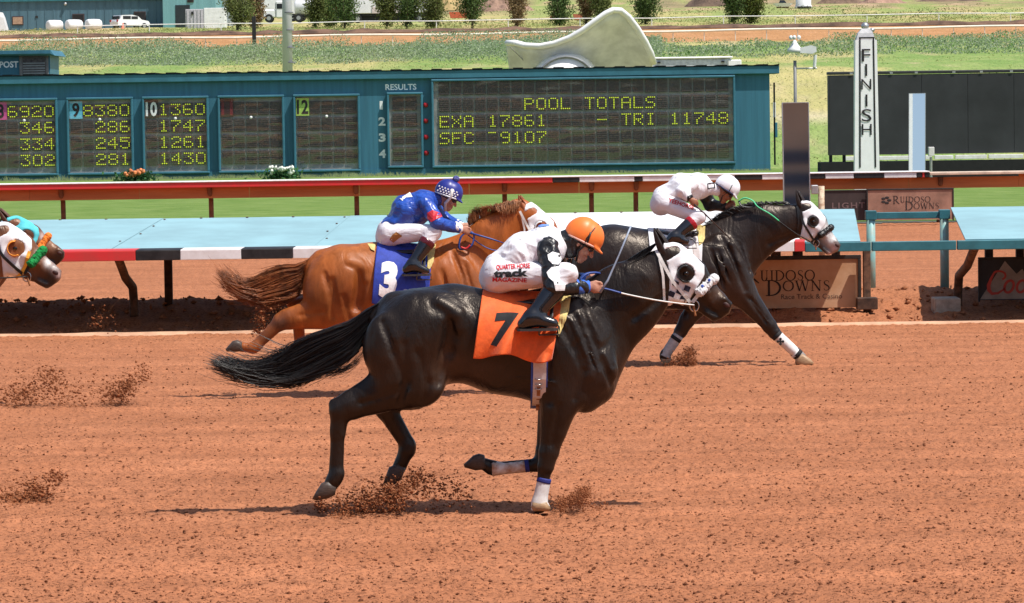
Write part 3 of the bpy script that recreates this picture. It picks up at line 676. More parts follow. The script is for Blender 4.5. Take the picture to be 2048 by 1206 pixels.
for px in (-470, -174, 123, 420, 712, 1009, 1183, 1272, 1590, 1880, 2170, 2460):
    x = x8(px); q = [Vector((x - .0, YR - .13, zb)), Vector((x, YR - .10, zw + .1)), Vector((x, YR + .22, zw - .03)), Vector((x, YR + .26, -.05))]
    b = MB(); b.tube(q, .055, 8); b.build('post', WOODP, inner)
f2 = board('sign_board', X(1736, 78.5, 400), X(1905, 78.5, 400), .12, Z(1820, 380, 78.5), 78.5, mat('brown sign face', (.36, .19, .13), .8, .2, 2), 'brown sign with dark lettering against the far rail', .03)
b78 = lambda px: X(px, 78.5, 400); z78 = lambda py: Z(1820, py, 78.5)
serif('letter', 'RUIDOSO', b78(1785), b78(1862), z78(405), z78(393), 78.5, INKB, f2, 1.35, .2); serif('letter', 'DOWNS', b78(1809), b78(1879), z78(418), z78(406), 78.498, INKB, f2, 1.5, .2)
for i in range(5): a = i * 1.25; MB().ell((b78(1772) + .07 * math.cos(a), 78.502, z78(400) + .06 * math.sin(a)), (.05, .004, .03), 6, 4).build('emblem', INKB, f2)
f3 = board('sign_board', X(1640, 78.6, 400), X(1733, 78.6, 400), .12, Z(1690, 382, 78.6), 78.6, mat('dark brown sign face', (.05, .033, .03), .75, .2, 2), 'dark sign with faint block letters left of the brown far sign', .02)
flat_text('lettering', 'LIGHT', X(1664, 78.6, 400), X(1730, 78.6, 400), Z(1690, 417, 78.6), Z(1690, 405, 78.6), 78.598, mat('dull red lettering', (.17, .11, .105), .7), f3, .02, 1.25)

# ---- mirrors, finish post, steel post
MIRROR = bpy.data.materials.new('mirror glass'); MIRROR.use_nodes = True; mb_ = MIRROR.node_tree.nodes['Principled BSDF']; mb_.inputs['Metallic'].default_value = 1; mb_.inputs['Roughness'].default_value = .03; mb_.inputs['Base Color'].default_value = (.78, .80, .82, 1)
ALU = mat('grey aluminium', (.5, .5, .5), .4, .1, 20, metal=.8)
def mirror(px0, px1, py0, zbot, d, label, tilt, turn):
    x0, x1 = X(px0, d, py0 + 60), X(px1, d, py0 + 60); z1 = Z((px0 + px1) / 2, py0, d); c = Vector(((x0 + x1) / 2, d, 0)); r = empty('finish_mirror', c, label, 'mirror'); w = (x1 - x0) / 2
    M_ = Matrix.Rotation(turn, 4, 'Z') @ Matrix.Rotation(tilt, 4, 'X')
    def put(b, name, m):
        zc = (zbot + z1) / 2; b.v = [tuple(c + Vector((0, 0, zc)) + M_ @ Vector(v)) for v in b.v]; return b.build(name, m, r)
    h = (z1 - zbot) / 2; b = MB(); b.add([(-w, 0, -h), (w, 0, -h), (w, 0, -h * .3), (w, 0, h * .3), (w, 0, h), (-w, 0, h), (-w, 0, h * .3), (-w, 0, -h * .3)], [(0, 1, 2, 7), (7, 2, 3, 6), (6, 3, 4, 5)]); put(b, 'mirror_glass', MIRROR)
    put(MB().bx(-w - .012, -w - .001, -.02, .03, -h, h), 'frame', ALU); put(MB().bx(w + .001, w + .012, -.02, .03, -h, h), 'frame', ALU); put(MB().bx(-w - .01, w + .01, -.015, .03, h + .001, h + .012), 'frame', ALU); put(MB().bx(-w, w, .004, .028, -h, h - .01), 'backing', ALU)
    MB().tube([(c.x, d + .12, -.02), (c.x, d + .12, z1 - .3)], .05, 10).build('post', ALU, r, True)
mirror(1566, 1618, 206, .55, 60, 'tall narrow mirror standing left of the finish post in front of the far rail', R(-1.75), R(9))
mirror(1818, 1850, 187, .75, 95, 'smaller tall mirror standing right of the finish post before the black screen', R(-4.5), R(-14))
FINW = mat('white finish post paint', (.86, .85, .85), .55, .04, 3); FIN = empty('finish_post', (X(1734, 92, 300), 92, 0), 'tall white post with FINISH painted down its front', 'post')
xf_ = lambda px: X(px, 92, 220); zf_ = lambda py: Z(1734, py, 92)
b = MB(); b.hull([(xf_(1709) - .02, 92, 0), (xf_(1759), 92, 0), (xf_(1759), 92.45, 0), (xf_(1709), 92.45, 0), (xf_(1712), 92, zf_(80)), (xf_(1755), 92, zf_(80)), (xf_(1755), 92.45, zf_(80)), (xf_(1712), 92.45, zf_(80))]); b.build('shaft', FINW, FIN)
b = MB(); b.hull([(xf_(1714) + (xf_(1752) - xf_(1714)) * u, 92.02 + .4 * v, zf_(80)) for u in (0, 1) for v in (0, 1)] + [(xf_(1718) + (xf_(1748) - xf_(1718)) * u, 92.05 + .33 * v, zf_(66)) for u in (0, 1) for v in (0, 1)] + [(xf_(1726) + (xf_(1741) - xf_(1726)) * u, 92.1 + .23 * v, zf_(57)) for u in (0, 1) for v in (0, 1)]); b.build('cap', mat('grey finish cap', (.55, .54, .55), .5, .1, 8), FIN)
b = MB(); b.ell((xf_(1733), 92.2, zf_(52)), (.10, .10, .10), 12, 8); b.build('finial', ALU, FIN, True)
b = MB(); b.ell((xf_(1747), 92.2, zf_(60)), (.07, .07, .06), 10, 6); b.build('camera_unit', ALU, FIN, True)
for a, e, c, g in ((1721, 1719, 76, 335), (1748, 1750, 76, 335)):
    MB().ext([(xf_(a) - .02, 91.996, zf_(c)), (xf_(a) + .02, 91.996, zf_(c)), (xf_(e) + .02, 91.993, zf_(g)), (xf_(e) - .02, 91.993, zf_(g))], (0, -.004, 0)).build('border_line', BLACK_P, FIN)
MB().ext([(xf_(1719), 91.995, zf_(74)), (xf_(1750), 91.995, zf_(74)), (xf_(1750), 91.995, zf_(77)), (xf_(1719), 91.995, zf_(77))], (0, -.004, 0)).build('border_line', BLACK_P, FIN)
for ch, y0, y1, wd in (('F', 98, 123, 17), ('I', 128, 152, 4), ('N', 158, 179, 20), ('I', 189, 213, 4), ('S', 218, 243, 20), ('H', 248, 270, 20)):
    flat_text('letter', ch, xf_(1733 - wd / 2), xf_(1733 + wd / 2), zf_(y1), zf_(y0), 91.985, BLACK_P, FIN, .0)
pp = empty('pipe_post', (X(1643, 62, 450), 62, 0), 'weathered pipe post with a white bracket beside the large mirror', 'post')
xq = X(1643, 62, 430); MB().tube([(xq, 62, -.02), (xq, 62, Z(1643, 372, 62))], .055, 10).build('pipe', mat('peeling cream pipe', (.55, .46, .33), .7, .3, 14, col2=(.3, .17, .1)), pp, True); MB().bev(xq - .17, xq - .06, 61.9, 62.1, Z(1643, 388, 62), Z(1643, 370, 62), .01).build('bracket', ALU, pp)

# ---- grandstand behind the camera (seen only in the mirrors)
GR = empty('grandstand', (0, -14, 0), 'tan roofed grandstand reflected in the tall mirrors', 'grandstand')
BEIGE = mat('tan stucco', (.66, .54, .42), .85, .1, .4); MB().bx(-60, 90, -26, -18, 0, 9).build('seating_wall', BEIGE, GR)
for i in range(6): MB().bx(-60, 90, -18.1, -17.9, .8 + i * .9, 1.35 + i * .9).build('rail_band', mat('slate blue stand', (.05, .09, .16), .5), GR)
MB().bx(-60, 90, -28, -10, 12.4, 13.2).build('roof', BEIGE, GR)
for i in range(16): MB().bx(-58 + i * 9.6, -57.6 + i * 9.6, -17, -16.6, 0, 12.4).build('column', mat('grey steel column', (.3, .3, .32), .6), GR)
# ================================================================ tote board, video screen, weather station
YT = 145.0; xt = lambda px: X(px, YT, 250); zt_ = lambda py, px=780: Z(px, py, YT); ST = FPX / YT
TOTE = mat('teal painted siding', (.038, .15, .215), .55, .10, .8, .004, 3, stretch=(6, 1, .3)); TOTE_L = mat('lighter teal trim', (.040, .155, .215), .5, .1, 2); TOTE_R = mat('dark roof metal', (.008, .012, .014), .8, .1, 4, spec=.1)
PBACK = mat('dark grey display backing', (.27, .275, .265), .6, .15, 3); MODULE = mat('dark lamp module', (.10, .08, .072), .5, .3, 9, .01, 14); LAMP = mat('lit yellow lamp', (.5, .6, .02), .5, emit=((.55, .68, .025), .62)); LAMP_D = mat('dim white lamp', (.5, .5, .45), .5, emit=((.7, .72, .6), .5))
GLASS = bpy.data.materials.new('display glass'); GLASS.use_nodes = True; gn = GLASS.node_tree.nodes; gl = GLASS.node_tree.links; gn.clear()
go = gn.new('ShaderNodeOutputMaterial'); gm = gn.new('ShaderNodeMixShader'); gt = gn.new('ShaderNodeBsdfTransparent'); gg = gn.new('ShaderNodeBsdfGlossy'); gg.inputs['Roughness'].default_value = .06; gm.inputs[0].default_value = .10
gtc = gn.new('ShaderNodeTexCoord'); gmp = gn.new('ShaderNodeMapping'); gmp.inputs['Scale'].default_value = (.5, 1, 1.6); gnz = gn.new('ShaderNodeTexNoise'); gnz.inputs['Scale'].default_value = .8; gnz.inputs['Detail'].default_value = 2; gbp = gn.new('ShaderNodeBump'); gbp.inputs['Distance'].default_value = .022
gl.new(gtc.outputs['Object'], gmp.inputs[0]); gl.new(gmp.outputs[0], gnz.inputs['Vector']); gl.new(gnz.outputs['Fac'], gbp.inputs['Height']); gl.new(gbp.outputs[0], gg.inputs['Normal'])
gl.new(gt.outputs[0], gm.inputs[1]); gl.new(gg.outputs[0], gm.inputs[2]); gl.new(gm.outputs[0], go.inputs[0])
F57 = {'0': '01110 10001 10001 10001 10001 10001 01110', '1': '00100 01100 00100 00100 00100 00100 01110', '2': '01110 10001 00001 00110 01000 10000 11111', '3': '11111 00010 00100 00010 00001 10001 01110', '4': '00010 00110 01010 10010 11111 00010 00010',
 '5': '11111 10000 11110 00001 00001 10001 01110', '6': '01110 10000 10000 11110 10001 10001 01110', '7': '11111 00001 00010 00100 01000 01000 01000', '8': '01110 10001 10001 01110 10001 10001 01110', '9': '01110 10001 10001 01111 00001 00001 01110',
 'P': '11110 10001 10001 11110 10000 10000 10000', 'O': '01110 10001 10001 10001 10001 10001 01110', 'L': '10000 10000 10000 10000 10000 10000 11111', 'T': '11111 00100 00100 00100 00100 00100 00100', 'A': '01110 10001 10001 11111 10001 10001 10001',
 'S': '01111 10000 10000 01110 00001 00001 11110', 'E': '11111 10000 10000 11110 10000 10000 11111', 'X': '10001 10001 01010 00100 01010 10001 10001', 'R': '11110 10001 10001 11110 10100 10010 10001', 'I': '01110 00100 00100 00100 00100 00100 01110',
 'F': '11111 10000 10000 11110 10000 10000 10000', 'C': '01110 10001 10000 10000 10000 10001 01110', '-': '00000 00000 00000 11111 00000 00000 00000', '~': '11110 00000 00000 00000 00000 00000 00000'}
tote = empty('tote_board', (xt(780), YT, 0), 'long teal tote board building showing yellow lit numbers and pool totals', 'tote board')
xl, xr = xt(-420), xt(1540); ztop = zt_(143); zbase = -.05
MB().bx(xl, xr, YT, YT + 2.2, zbase, ztop - .05).build('wall', TOTE, tote)
zfa, zfb = zt_(142), zt_(158)
MB().bev(xl, xt(1559), YT - .20, YT + 2.5, zfb, zfa, .02).build('eave_fascia', TOTE_L, tote)
x = xl; k = 0
while x < xt(1559):
    MB().bx(x, min(x + .40, xt(1559)), YT - .24, YT + 2.5, zfa + .003, zfa + .03 + .035 * (k % 2)).build('roof_rib', TOTE_R, tote); x += .41; k += 1
MB().bx(xl, xr, YT - .06, YT - .003, zbase, zt_(338)).build('base_board', TOTE, tote)
cell_me = None
def module(x, z, w, h, root):
    global cell_me
    if cell_me is None:
        b = MB(); b.bx(-.5, .5, -.03, .03, -.5, .5)
        for i in range(6): b.bx(-.46, .46, -.045, -.031, -.45 + i * .155, -.45 + i * .155 + .06)
        cell_me = b.mesh('lamp_module'); cell_me.materials.append(MODULE)
    o = bpy.data.objects.new('lamp_module', cell_me); COL.objects.link(o); o.parent = root; o.location = Vector((x, YT - .075, z)) - org(root); o.scale = (w, 1, h)
def lit(ch, x, z, w, h, root, m=LAMP):
    b = MB()
    for r, row in enumerate(F57[ch].split()):
        for c, v in enumerate(row):
            if v == '1': cx, cz = x + (c - 2) * w / 5.1, z + (3 - r) * h / 7.2; b.bx(cx - w * .052, cx + w * .052, YT - .135, YT - .122, cz - h * .040, cz + h * .040)
    o = b.build('lit_character', m, root)
def panel(px0, px1, py0, py1, pxr, rows, cols, texts, ncol=None, name='display_panel', label=None, c0=None, cw=24.2, r0=None, rh=32.5):
    """Framed display: recessed backing, lamp modules, lit characters and a glass cover."""
    x0, x1 = xt(px0), xt(px1); z1, z0 = zt_(py0, pxr), zt_(py1, pxr)
    p = empty(name, ((x0 + x1) / 2 - tote.location.x, -.02, z0), None); p.parent = tote
    if label: p['label'] = label
    MB().bx(x0, x1, YT - .05, YT - .004, z0, z1).build('backing', PBACK, p)
    t = .09
    for a in ((x0 - t, x1 + t, z1, z1 + t), (x0 - t, x1 + t, z0 - t, z0)): MB().bev(a[0], a[1], YT - .26, YT - .002, a[2], a[3], .02).build('frame', TOTE_L, p)
    for a in ((x0 - t, x0), (x1, x1 + t)): MB().bev(a[0], a[1], YT - .255, YT - .002, z0 + .001, z1 - .001, .02).build('frame', TOTE_L, p)
    w, h = cw / ST, rh / ST
    for r in range(rows):
        for c in range(cols):
            x = xt(c0) + c * w; z = zt_(r0, pxr) - r * h
            if texts and r < len(texts) and c < len(texts[r]) and texts[r][c] == '#': continue
            module(x, z, w * .86, h * .80, p)
            ch = texts[r][c] if texts and r < len(texts) and c < len(texts[r]) else ' '
            if ch in F57: lit(ch, x, z, w * .86, h * .74, p, LAMP)
    MB().add([(x0, YT - .20, z0), (x1, YT - .20, z0), (x1, YT - .20, z1), (x0, YT - .20, z1)], [(0, 1, 2, 3)]).build('glass_cover', GLASS, p)
    return p
NUMS = [(8, -12, ['#6920', '  346', '  334', '  302'], (.62, .09, .30), INK), (9, 139, ['#8380', '  286', '  245', '  281'], (.14, .52, .72), INK), (10, 290, ['#1360', ' 1747', ' 1261', ' 1430'], (.02, .02, .02), INKW), (11, 441, ['#', '', '', ''], (.05, .02, .02), None), (12, 592, ['#', '', '', ''], (.42, .62, .12), INK)]
INK11 = mat('faded red numeral', (.17, .02, .025), .6)
for n_, px, tx, colr, inkm in NUMS:
    p = panel(px, px + 124, 199, 345, 200, 4, 5, tx, c0=px + 14, r0=221, label='display panel for number %d' % n_)
    xa, xb_ = xt(px + 1), xt(px + 27); za, zb_ = zt_(237, 200), zt_(202, 200); pl = MB().bx(xa, xb_, YT - .12, YT - .1, za, zb_).build('number_plate', mat('number plate %d' % n_, colr, .6), p)
    w = (xb_ - xa); k = .30 if n_ < 10 else .12
    flat_text('numeral', str(n_), xa + w * (.22 if n_ < 10 else .06), xb_ - w * (.22 if n_ < 10 else .06), za + .06, zb_ - .06, YT - .124, inkm or INK11, pl, .03)
    q = zt_(239, 200); MB().ell((xt(px + 62), YT - .215, q), (.06, .03, .06), 10, 6).build('latch_knob', WHITE_P, p, True)
rp = panel(779, 842, 189, 331, 810, 4, 2, None, c0=797, r0=207, rh=33.5, cw=26, label='narrow results display')
flat_text('lettering', 'RESULTS', xt(772), xt(834), zt_(180, 800), zt_(168, 800), YT - .006, INKW, tote, .02)
for i in range(4):
    flat_text('numeral', str(i + 1), xt(757 if i else 760), xt(771 if i else 766), zt_(219 + 32.3 * i, 765), zt_(202 + 32.3 * i, 765), YT - .006, INKW, tote, .04)
    MB().ell((xt(852), YT - .05, zt_(210 + 32 * i, 852)), (.10, .06, .10), 12, 8).build('red_lamp', mat('red lamp', (.42, .012, .02), .3), tote, True)
panel(868, 1466, 159, 327, 1160, 5, 24, ['', '       POOL TOTALS', 'EXA 17861    -  TRI1174', 'SFC ~9107', ''][:2] + ['EXA 17861    - TRI 11748', 'SFC ~9107'], c0=889, r0=173, rh=33.2, cw=24.2, label='wide pool totals display')
# conduit and boxes on the end wall
for (a, c, y0, y1, m) in ((1548, 1553, 205, 235, WHITE_P), (1549, 1556, 245, 275, TOTE_L), (1549, 1552, 165, 330, TOTE_R)): MB().bev(xt(a) - .0, xt(c), YT + .3, YT + .5, zt_(y1, 1550), zt_(y0, 1550), .01).build('conduit_box', m, tote)
hut = empty('judges_hut', (X(30, 152, 130), 152, 0), 'small teal hut marked POST behind the left end of the tote board', 'hut')
xh = lambda px: X(px, 152, 130); zh = lambda py: Z(50, py, 152)
MB().bx(xh(-260), xh(100), 152, 155, 0, zh(108)).build('wall', TOTE, hut); MB().hull([(xh(-260), 151.5, zh(108)), (xh(104), 151.5, zh(108)), (xh(112), 151.6, zh(112)), (xh(112), 155.5, zh(112)), (xh(-260), 155.5, zh(108)), (xh(104), 155.5, zh(101)), (xh(-260), 151.5, zh(101)), (xh(104), 151.5, zh(101)), (xh(-260), 155.5, zh(101))]).build('roof', TOTE_L, hut)
MB().bev(xh(39), xh(97), 151.9, 151.99, zh(157), zh(109), .02).build('window_frame', mat('grey window frame', (.22, .2, .19), .6), hut); MB().bx(xh(46), xh(92), 151.86, 151.895, zh(150), zh(115)).build('window_pane', MODULE, hut)
for i in range(5): MB().bx(xh(47), xh(91), 151.84, 151.858, zh(148 - i * 5), zh(145.5 - i * 5)).build('blind_slat', PBACK, hut)
flat_text('lettering', 'POST', xh(-1), xh(37), zh(135), zh(122), 151.99, INKW, hut, .03)
# video screen
YV = 125.0; xv = lambda px: X(px, YV, 220); zv = lambda py: Z(1850, py, YV)
vs = empty('video_screen', (xv(1850), YV, 0), 'large switched-off black video screen behind the finish post', 'screen')
SCR = mat('black led screen', (.028, .029, .032), .7, .2, .6, .002, 30); xx = xv(1659)
while xx < xv(2700): MB().bx(xx + .006, xx + 1.594, YV, YV + .3, zv(308), zv(148)).build('screen_tile', SCR, vs); xx += 1.6
MB().bev(xv(1657), xv(2700), YV - .02, YV + .7, zv(147), zv(141), .02).build('top_edge', mat('dark steel', (.03, .03, .032), .5), vs); MB().bx(xv(1657), xv(1659) - .001, YV - .01, YV + .4, zv(308), zv(148)).build('side_edge', mat('dark steel', (.03, .03, .032), .5), vs)
for px in (1700, 1780, 1830, 1905, 1960, 2020): MB().bx(xv(px), xv(px + 6), YV - .04, YV - .022, zv(146.5), zv(143)).build('clip', ALU, vs)
MB().bx(xv(1640), xv(2700), YV - .1, YV + 1.2, -.05, zv(322)).build('skirt', mat('black skirt cloth', (.012, .012, .012), .9), vs)
for a, c in ((1690, 1712), (1757, 1820), (1830, 1862), (1868, 1905), (1909, 1972), (1976, 2045)): MB().bev(xv(a), xv(c), YV - .12, YV - .02, zv(319), zv(311), .01).build('white_panel', WHITE_P, vs)
for px in (1663, 1690): MB().tube([(xv(px), YV + .5, 0), (xv(px), YV + .5, zv(300))], .06, 8).build('support_post', mat('dark steel', (.03, .03, .032), .5), vs)
# white cylinder stand by the screen
cy = empty('speaker_stand', (X(1862, 96, 320), 96, 0), 'small white box on a grey stand right of the smaller mirror', 'stand'); MB().bev(X(1857, 96, 320), X(1868, 96, 320), 95.9, 96.1, Z(1862, 312, 96), Z(1862, 294, 96), .01).build('box', WHITE_P, cy); MB().tube([(X(1862, 96, 330), 96, 0), (X(1862, 96, 330), 96, Z(1862, 314, 96))], .035, 8).build('pole', ALU, cy)
# weather station
YW = 132.; xw = lambda px: X(px, YW, 140); zw_ = lambda py: Z(1592, py, YW)
ws = empty('weather_station', (xw(1590), YW, 0), 'white weather station with spinning cups on a thin grey pole', 'weather station')
WS_W = mat('white plastic', (.72, .72, .70), .45, .05, 5); MB().tube([(xw(1590), YW, 0), (xw(1590), YW, zw_(121))], .06, 8).build('pole', mat('grey pole', (.20, .20, .20), .5), ws, True)
MB().tube([(xw(1590), YW, zw_(105)), (xw(1590), YW, zw_(98)), (xw(1590), YW, zw_(93)), (xw(1590), YW, zw_(86)), (xw(1590), YW, zw_(80))], [.28, .27, .18, .09, .04], 14).build('housing', WS_W, ws, True)
MB().hull([(xw(a), YW + e, zw_(c)) for a, c in ((1584, 105), (1586, 99), (1622, 91), (1632, 94), (1633, 104), (1624, 108)) for e in (-.2, .2)]).build('rain_collector', WS_W, ws)
for k in range(3): a = R(20 + 120 * k); MB().ell((xw(1590) + .17 * math.cos(a), YW + .17 * math.sin(a), zw_(75)), (.075, .075, .085), 10, 6).build('wind_cup', WS_W, ws, True)
MB().tube([(xw(1588), YW, zw_(137)), (xw(1634), YW, zw_(137))], .035, 6).build('cross_arm', ALU, ws); MB().tube([(xw(1629), YW, zw_(135)), (xw(1631), YW, zw_(110))], .06, 8).build('wind_vane_support', WS_W, ws)
# shell-shaped white sculpture and trailer behind the tote board
YS = 166.; xs_ = lambda px: X(px, YS, 100); zs_ = lambda py: Z(1160, py, YS)
sh = empty('white_shell', (xs_(1160), YS, float(hill_z(YS))), 'huge white swooping hat-brim shell standing behind the tote board', 'sculpture')
SHW = mat('white fibreglass', (.78, .77, .76), .5, .05, 2, .002, 20); SHU = mat('fibreglass in painted shade', (.72, .71, .70), .65, .12, 1.2, .002, 20)  # second, darker white paints the shade on the brim below its lit rim
rim = [(1015, 84), (1030, 84), (1050, 90), (1080, 92), (1110, 87), (1140, 76), (1165, 62), (1190, 44), (1210, 30), (1225, 23), (1240, 24), (1255, 36), (1272, 58), (1288, 84), (1300, 108), (1306, 128)]
low = [(1032, 150), (1040, 150), (1052, 150), (1070, 150), (1090, 150), (1110, 150), (1130, 150), (1150, 150), (1170, 150), (1190, 150), (1210, 150), (1230, 150), (1250, 150), (1270, 150), (1290, 150), (1303, 150)]
rimv = [Vector((xs_(a), YS - 1.6 * math.sin(math.pi * i / 15), zs_(c))) for i, (a, c) in enumerate(rim)]
lowv = [Vector((xs_(a), YS + 1.3, float(hill_z(YS)) + .3)) for a, c in low]
b = MB(); b.grid(lambda u, v: (lambda i, t: (rimv[i].lerp(rimv[min(i + 1, 15)], t)).lerp(lowv[i].lerp(lowv[min(i + 1, 15)], t), v) + Vector((0, 1.2 * math.sin(math.pi * v) * (.4 + v), 0)))(min(int(u * 15), 14), u * 15 - min(int(u * 15), 14)), 60, 14); o = b.build('brim', SHU, sh, True); o.modifiers.new('thickness', 'SOLIDIFY').thickness = .12
b = MB(); b.tube(rimv, [.20] * 16, 10, True, .7); b.v = [(x, y - .05, z) for x, y, z in b.v]; b.build('rim', SHW, sh, True)
b = MB(); cx = xs_(1130); b.tube([(cx, YS + .8, zs_(149) - .6), (cx, YS - .5, zs_(149) - .6), (cx, YS - 1.5, zs_(149) - .6)], [1.75, 1.62, 1.35], 28, True, 1.); b.build('crown', SHW, sh, True)
b = MB(); b.tube([(cx + 1.40 * math.cos(t), YS - 1.52, zs_(149) - .6 + 1.40 * math.sin(t)) for t in [math.pi * 2 * i / 32 for i in range(33)]], .06, 8, False); b.build('crown_band', mat('grey band', (.2, .21, .22), .5), sh, True)
for a, c in (((1237, 33), (1195, 146)), ((1020, 92), (1075, 148))): MB().tube([(xs_(a[0]), YS - .9, zs_(a[1])), (xs_(c[0]), YS + .9, zs_(c[1]))], .025, 5).build('seam', mat('seam line', (.36, .35, .34), .7), sh)
tr = empty('white_trailer', (X(1390, 172, 120), 172, float(hill_z(172))), 'low white trailer roof right of the white shell behind the tote board', 'trailer')
xq = lambda px: X(px, 172, 120); zq = lambda py: Z(1390, py, 172)
MB().bev(xq(1300), xq(1461), 171, 174, float(hill_z(172)) - .2, zq(118.5), .05).build('body', mat('pale grey panel', (.55, .57, .6), .5), tr); MB().bev(xq(1298), xq(1463), 170.9, 174.1, zq(118), zq(114), .04).build('roof', SHW, tr); MB().bev(xq(1453), xq(1480), 170.95, 172, zq(140), zq(121), .04).build('unit', SHW, tr)
for px in (1313, 1440): MB().bx(xq(px), xq(px + 6), 170.85, 170.995, zq(126), zq(123)).build('hinge', BLACK_P, tr)
# ================================================================ far side: hill fence, trees, yard
lp = empty('light_pole', (X(577, 180, 100), 180, float(hill_z(180))), 'tall galvanised steel light pole rising behind the tote board', 'pole')
MB().tube([hz(582, 180) - Vector((0, 0, .2)), P(576, 0, 180) + Vector((-.02, 0, 6))], [.27, .20], 14).build('shaft', mat('galvanised steel', (.50, .50, .52), .45, .04, 2, metal=.3), lp, True)
for py in (25, 60, 95, 125): q = P(575 + py * .04, py, 180); MB().tube([q - Vector((0, 0, .03)), q + Vector((0, 0, .03))], .265, 14).build('band', mat('dark band', (.18, .18, .19), .5), lp)
bp_ = hz(517, 299); b = MB(); b.bev(bp_.x - .16, bp_.x + .16, 298.9, 299.2, bp_.z - .2, Z(513, 33, 299), .02); tag(b.build('black_post', BLACK_P), 'black marker post standing beside the far track', 'post')
# far rails
def far_rail(d, h, r, m, step, px0, px1, label, rd, vis):
    rt = empty('far_rail', (0, d, float(hill_z(d))), label, 'rail'); z = float(hill_z(d)) + h
    x0, x1 = (px0 - 1024) / FPX * d, (px1 - 1024) / FPX * d; x = x0; pts = []
    while x < x1:
        MB().tube([(x, d + .05, z - h - .1), (x, d + .02, z)], rd, 6).build('post', m, rt); xn_ = min(x + step, x1); dz = .06 * math.sin(x * .7)
        MB().tube([(x, d, z + .05 * math.sin(x * .35)), (xn_, d, z + .05 * math.sin(xn_ * .35))], r, 6, True, 1).build('rail_length', m, rt); x += step
CREAMR = mat('cream white rail', (.74, .70, .58), .6, .08, 1)
far_rail(301, .86, .11, CREAMR, 2.6, -140, 2200, 'thick white rail along the near side of the far dirt track', .04, 0)
far_rail(352, .85, .055, WHITE_P, 7.0, 165, 2200, 'thin white rail along the outer side of the far dirt track', .05, 0)
b = MB(); b.grid(lambda u, v: ((-60 + 2270 * u - 1024) / FPX * (341 + 2 * v), 341 + 2 * v, float(hill_z(341)) + .05 + .35 * math.sin(math.pi * v) * (.6 + .8 * float(vn(u * 60, 1, 3)))), 120, 4); tag(b.build('track_bank', mat('brown bank', (.17, .095, .06), .9, .3, .6)), kind='structure')
# leaves
def leaves(pts, sz, name, m, parent, seed=0, tint=None):
    rg = np.random.default_rng(seed); n = len(pts); pts = np.asarray(pts, float); sz = np.broadcast_to(sz, n)
    a = rg.normal(size=(n, 3)); a /= np.linalg.norm(a, axis=1)[:, None]; c = rg.normal(size=(n, 3)); c -= (c * a).sum(1)[:, None] * a; c /= np.linalg.norm(c, axis=1)[:, None]
    a *= sz[:, None]; c *= sz[:, None] * .55; V = np.stack([pts - a, pts + c, pts + a, pts - c], 1).reshape(-1, 3); F = np.arange(4 * n).reshape(n, 4)
    me = np_mesh(name, V - np.array(org(parent)), F); o = link(name, me, m, parent)
    if tint is not None: vcol(me, np.repeat(tint(pts, rg), 4, 0))
    return o
LEAF = mat('leaf', (1, 1, 1), .8, .1, 3, attr='tint', spec=.1)
_n = LEAF.node_tree.nodes; _l = LEAF.node_tree.links; _b = _n['Principled BSDF']; _t = _n.new('ShaderNodeBsdfTranslucent'); _x = _n.new('ShaderNodeMixShader'); _x.inputs[0].default_value = .45
_l.new(_b.inputs['Base Color'].links[0].from_socket, _t.inputs[0]); _l.new(_b.outputs[0], _x.inputs[1]); _l.new(_t.outputs[0], _x.inputs[2]); _l.new(_x.outputs[0], _n['Material Output'].inputs[0]); BARK = mat('bark', (.14, .10, .075), .9, .3, 4)
def poplar(px, d, w, h, col, label, seed, dense=4200, name='poplar_tree'):
    w *= 1.3; g = hz(px, d); r = empty(name, g, label, 'tree', 'trees along the far track'); rg = random.Random(seed); b = MB(); b.tube([g - Vector((0, 0, .2)), g + Vector((0, 0, h * .8))], [.14, .03], 7)
    pts = []; nb = 22
    bb = []
    for i in range(nb):
        a = rg.uniform(0, 6.28); z0 = rg.uniform(.02, .5) * h; ln = rg.uniform(.3, .55) * h; sp = w * rg.uniform(.18, .55)
        p0 = g + Vector((0, 0, z0)); p1 = p0 + Vector((math.cos(a) * sp * .7, math.sin(a) * sp * .7, ln * .45)); p2 = p0 + Vector((math.cos(a) * sp, math.sin(a) * sp, ln)); b.tube([p0, p1, p2], [.05, .03, .01], 4)
        for k in range(dense // nb):
            t = rg.random(); q = p0.lerp(p1, t * 2) if t < .5 else p1.lerp(p2, t * 2 - 1); s_ = .12 + .09 * w
            pts.append((q.x + rg.gauss(0, s_), q.y + rg.gauss(0, s_), q.z + rg.gauss(0, .2)))
    b.build('trunk', BARK, r)
    cc = np.array(col); leaves(pts, .12, 'crown', LEAF, r, seed, lambda p, q: cc * q.uniform(.55, 1.35, (len(p), 1)) * np.array([1, 1, 1]) + q.normal(0, .006, (len(p), 3)))
G1, G2, G3, TANC = (.16, .215, .07), (.13, .20, .07), (.19, .225, .08), (.31, .225, .12)
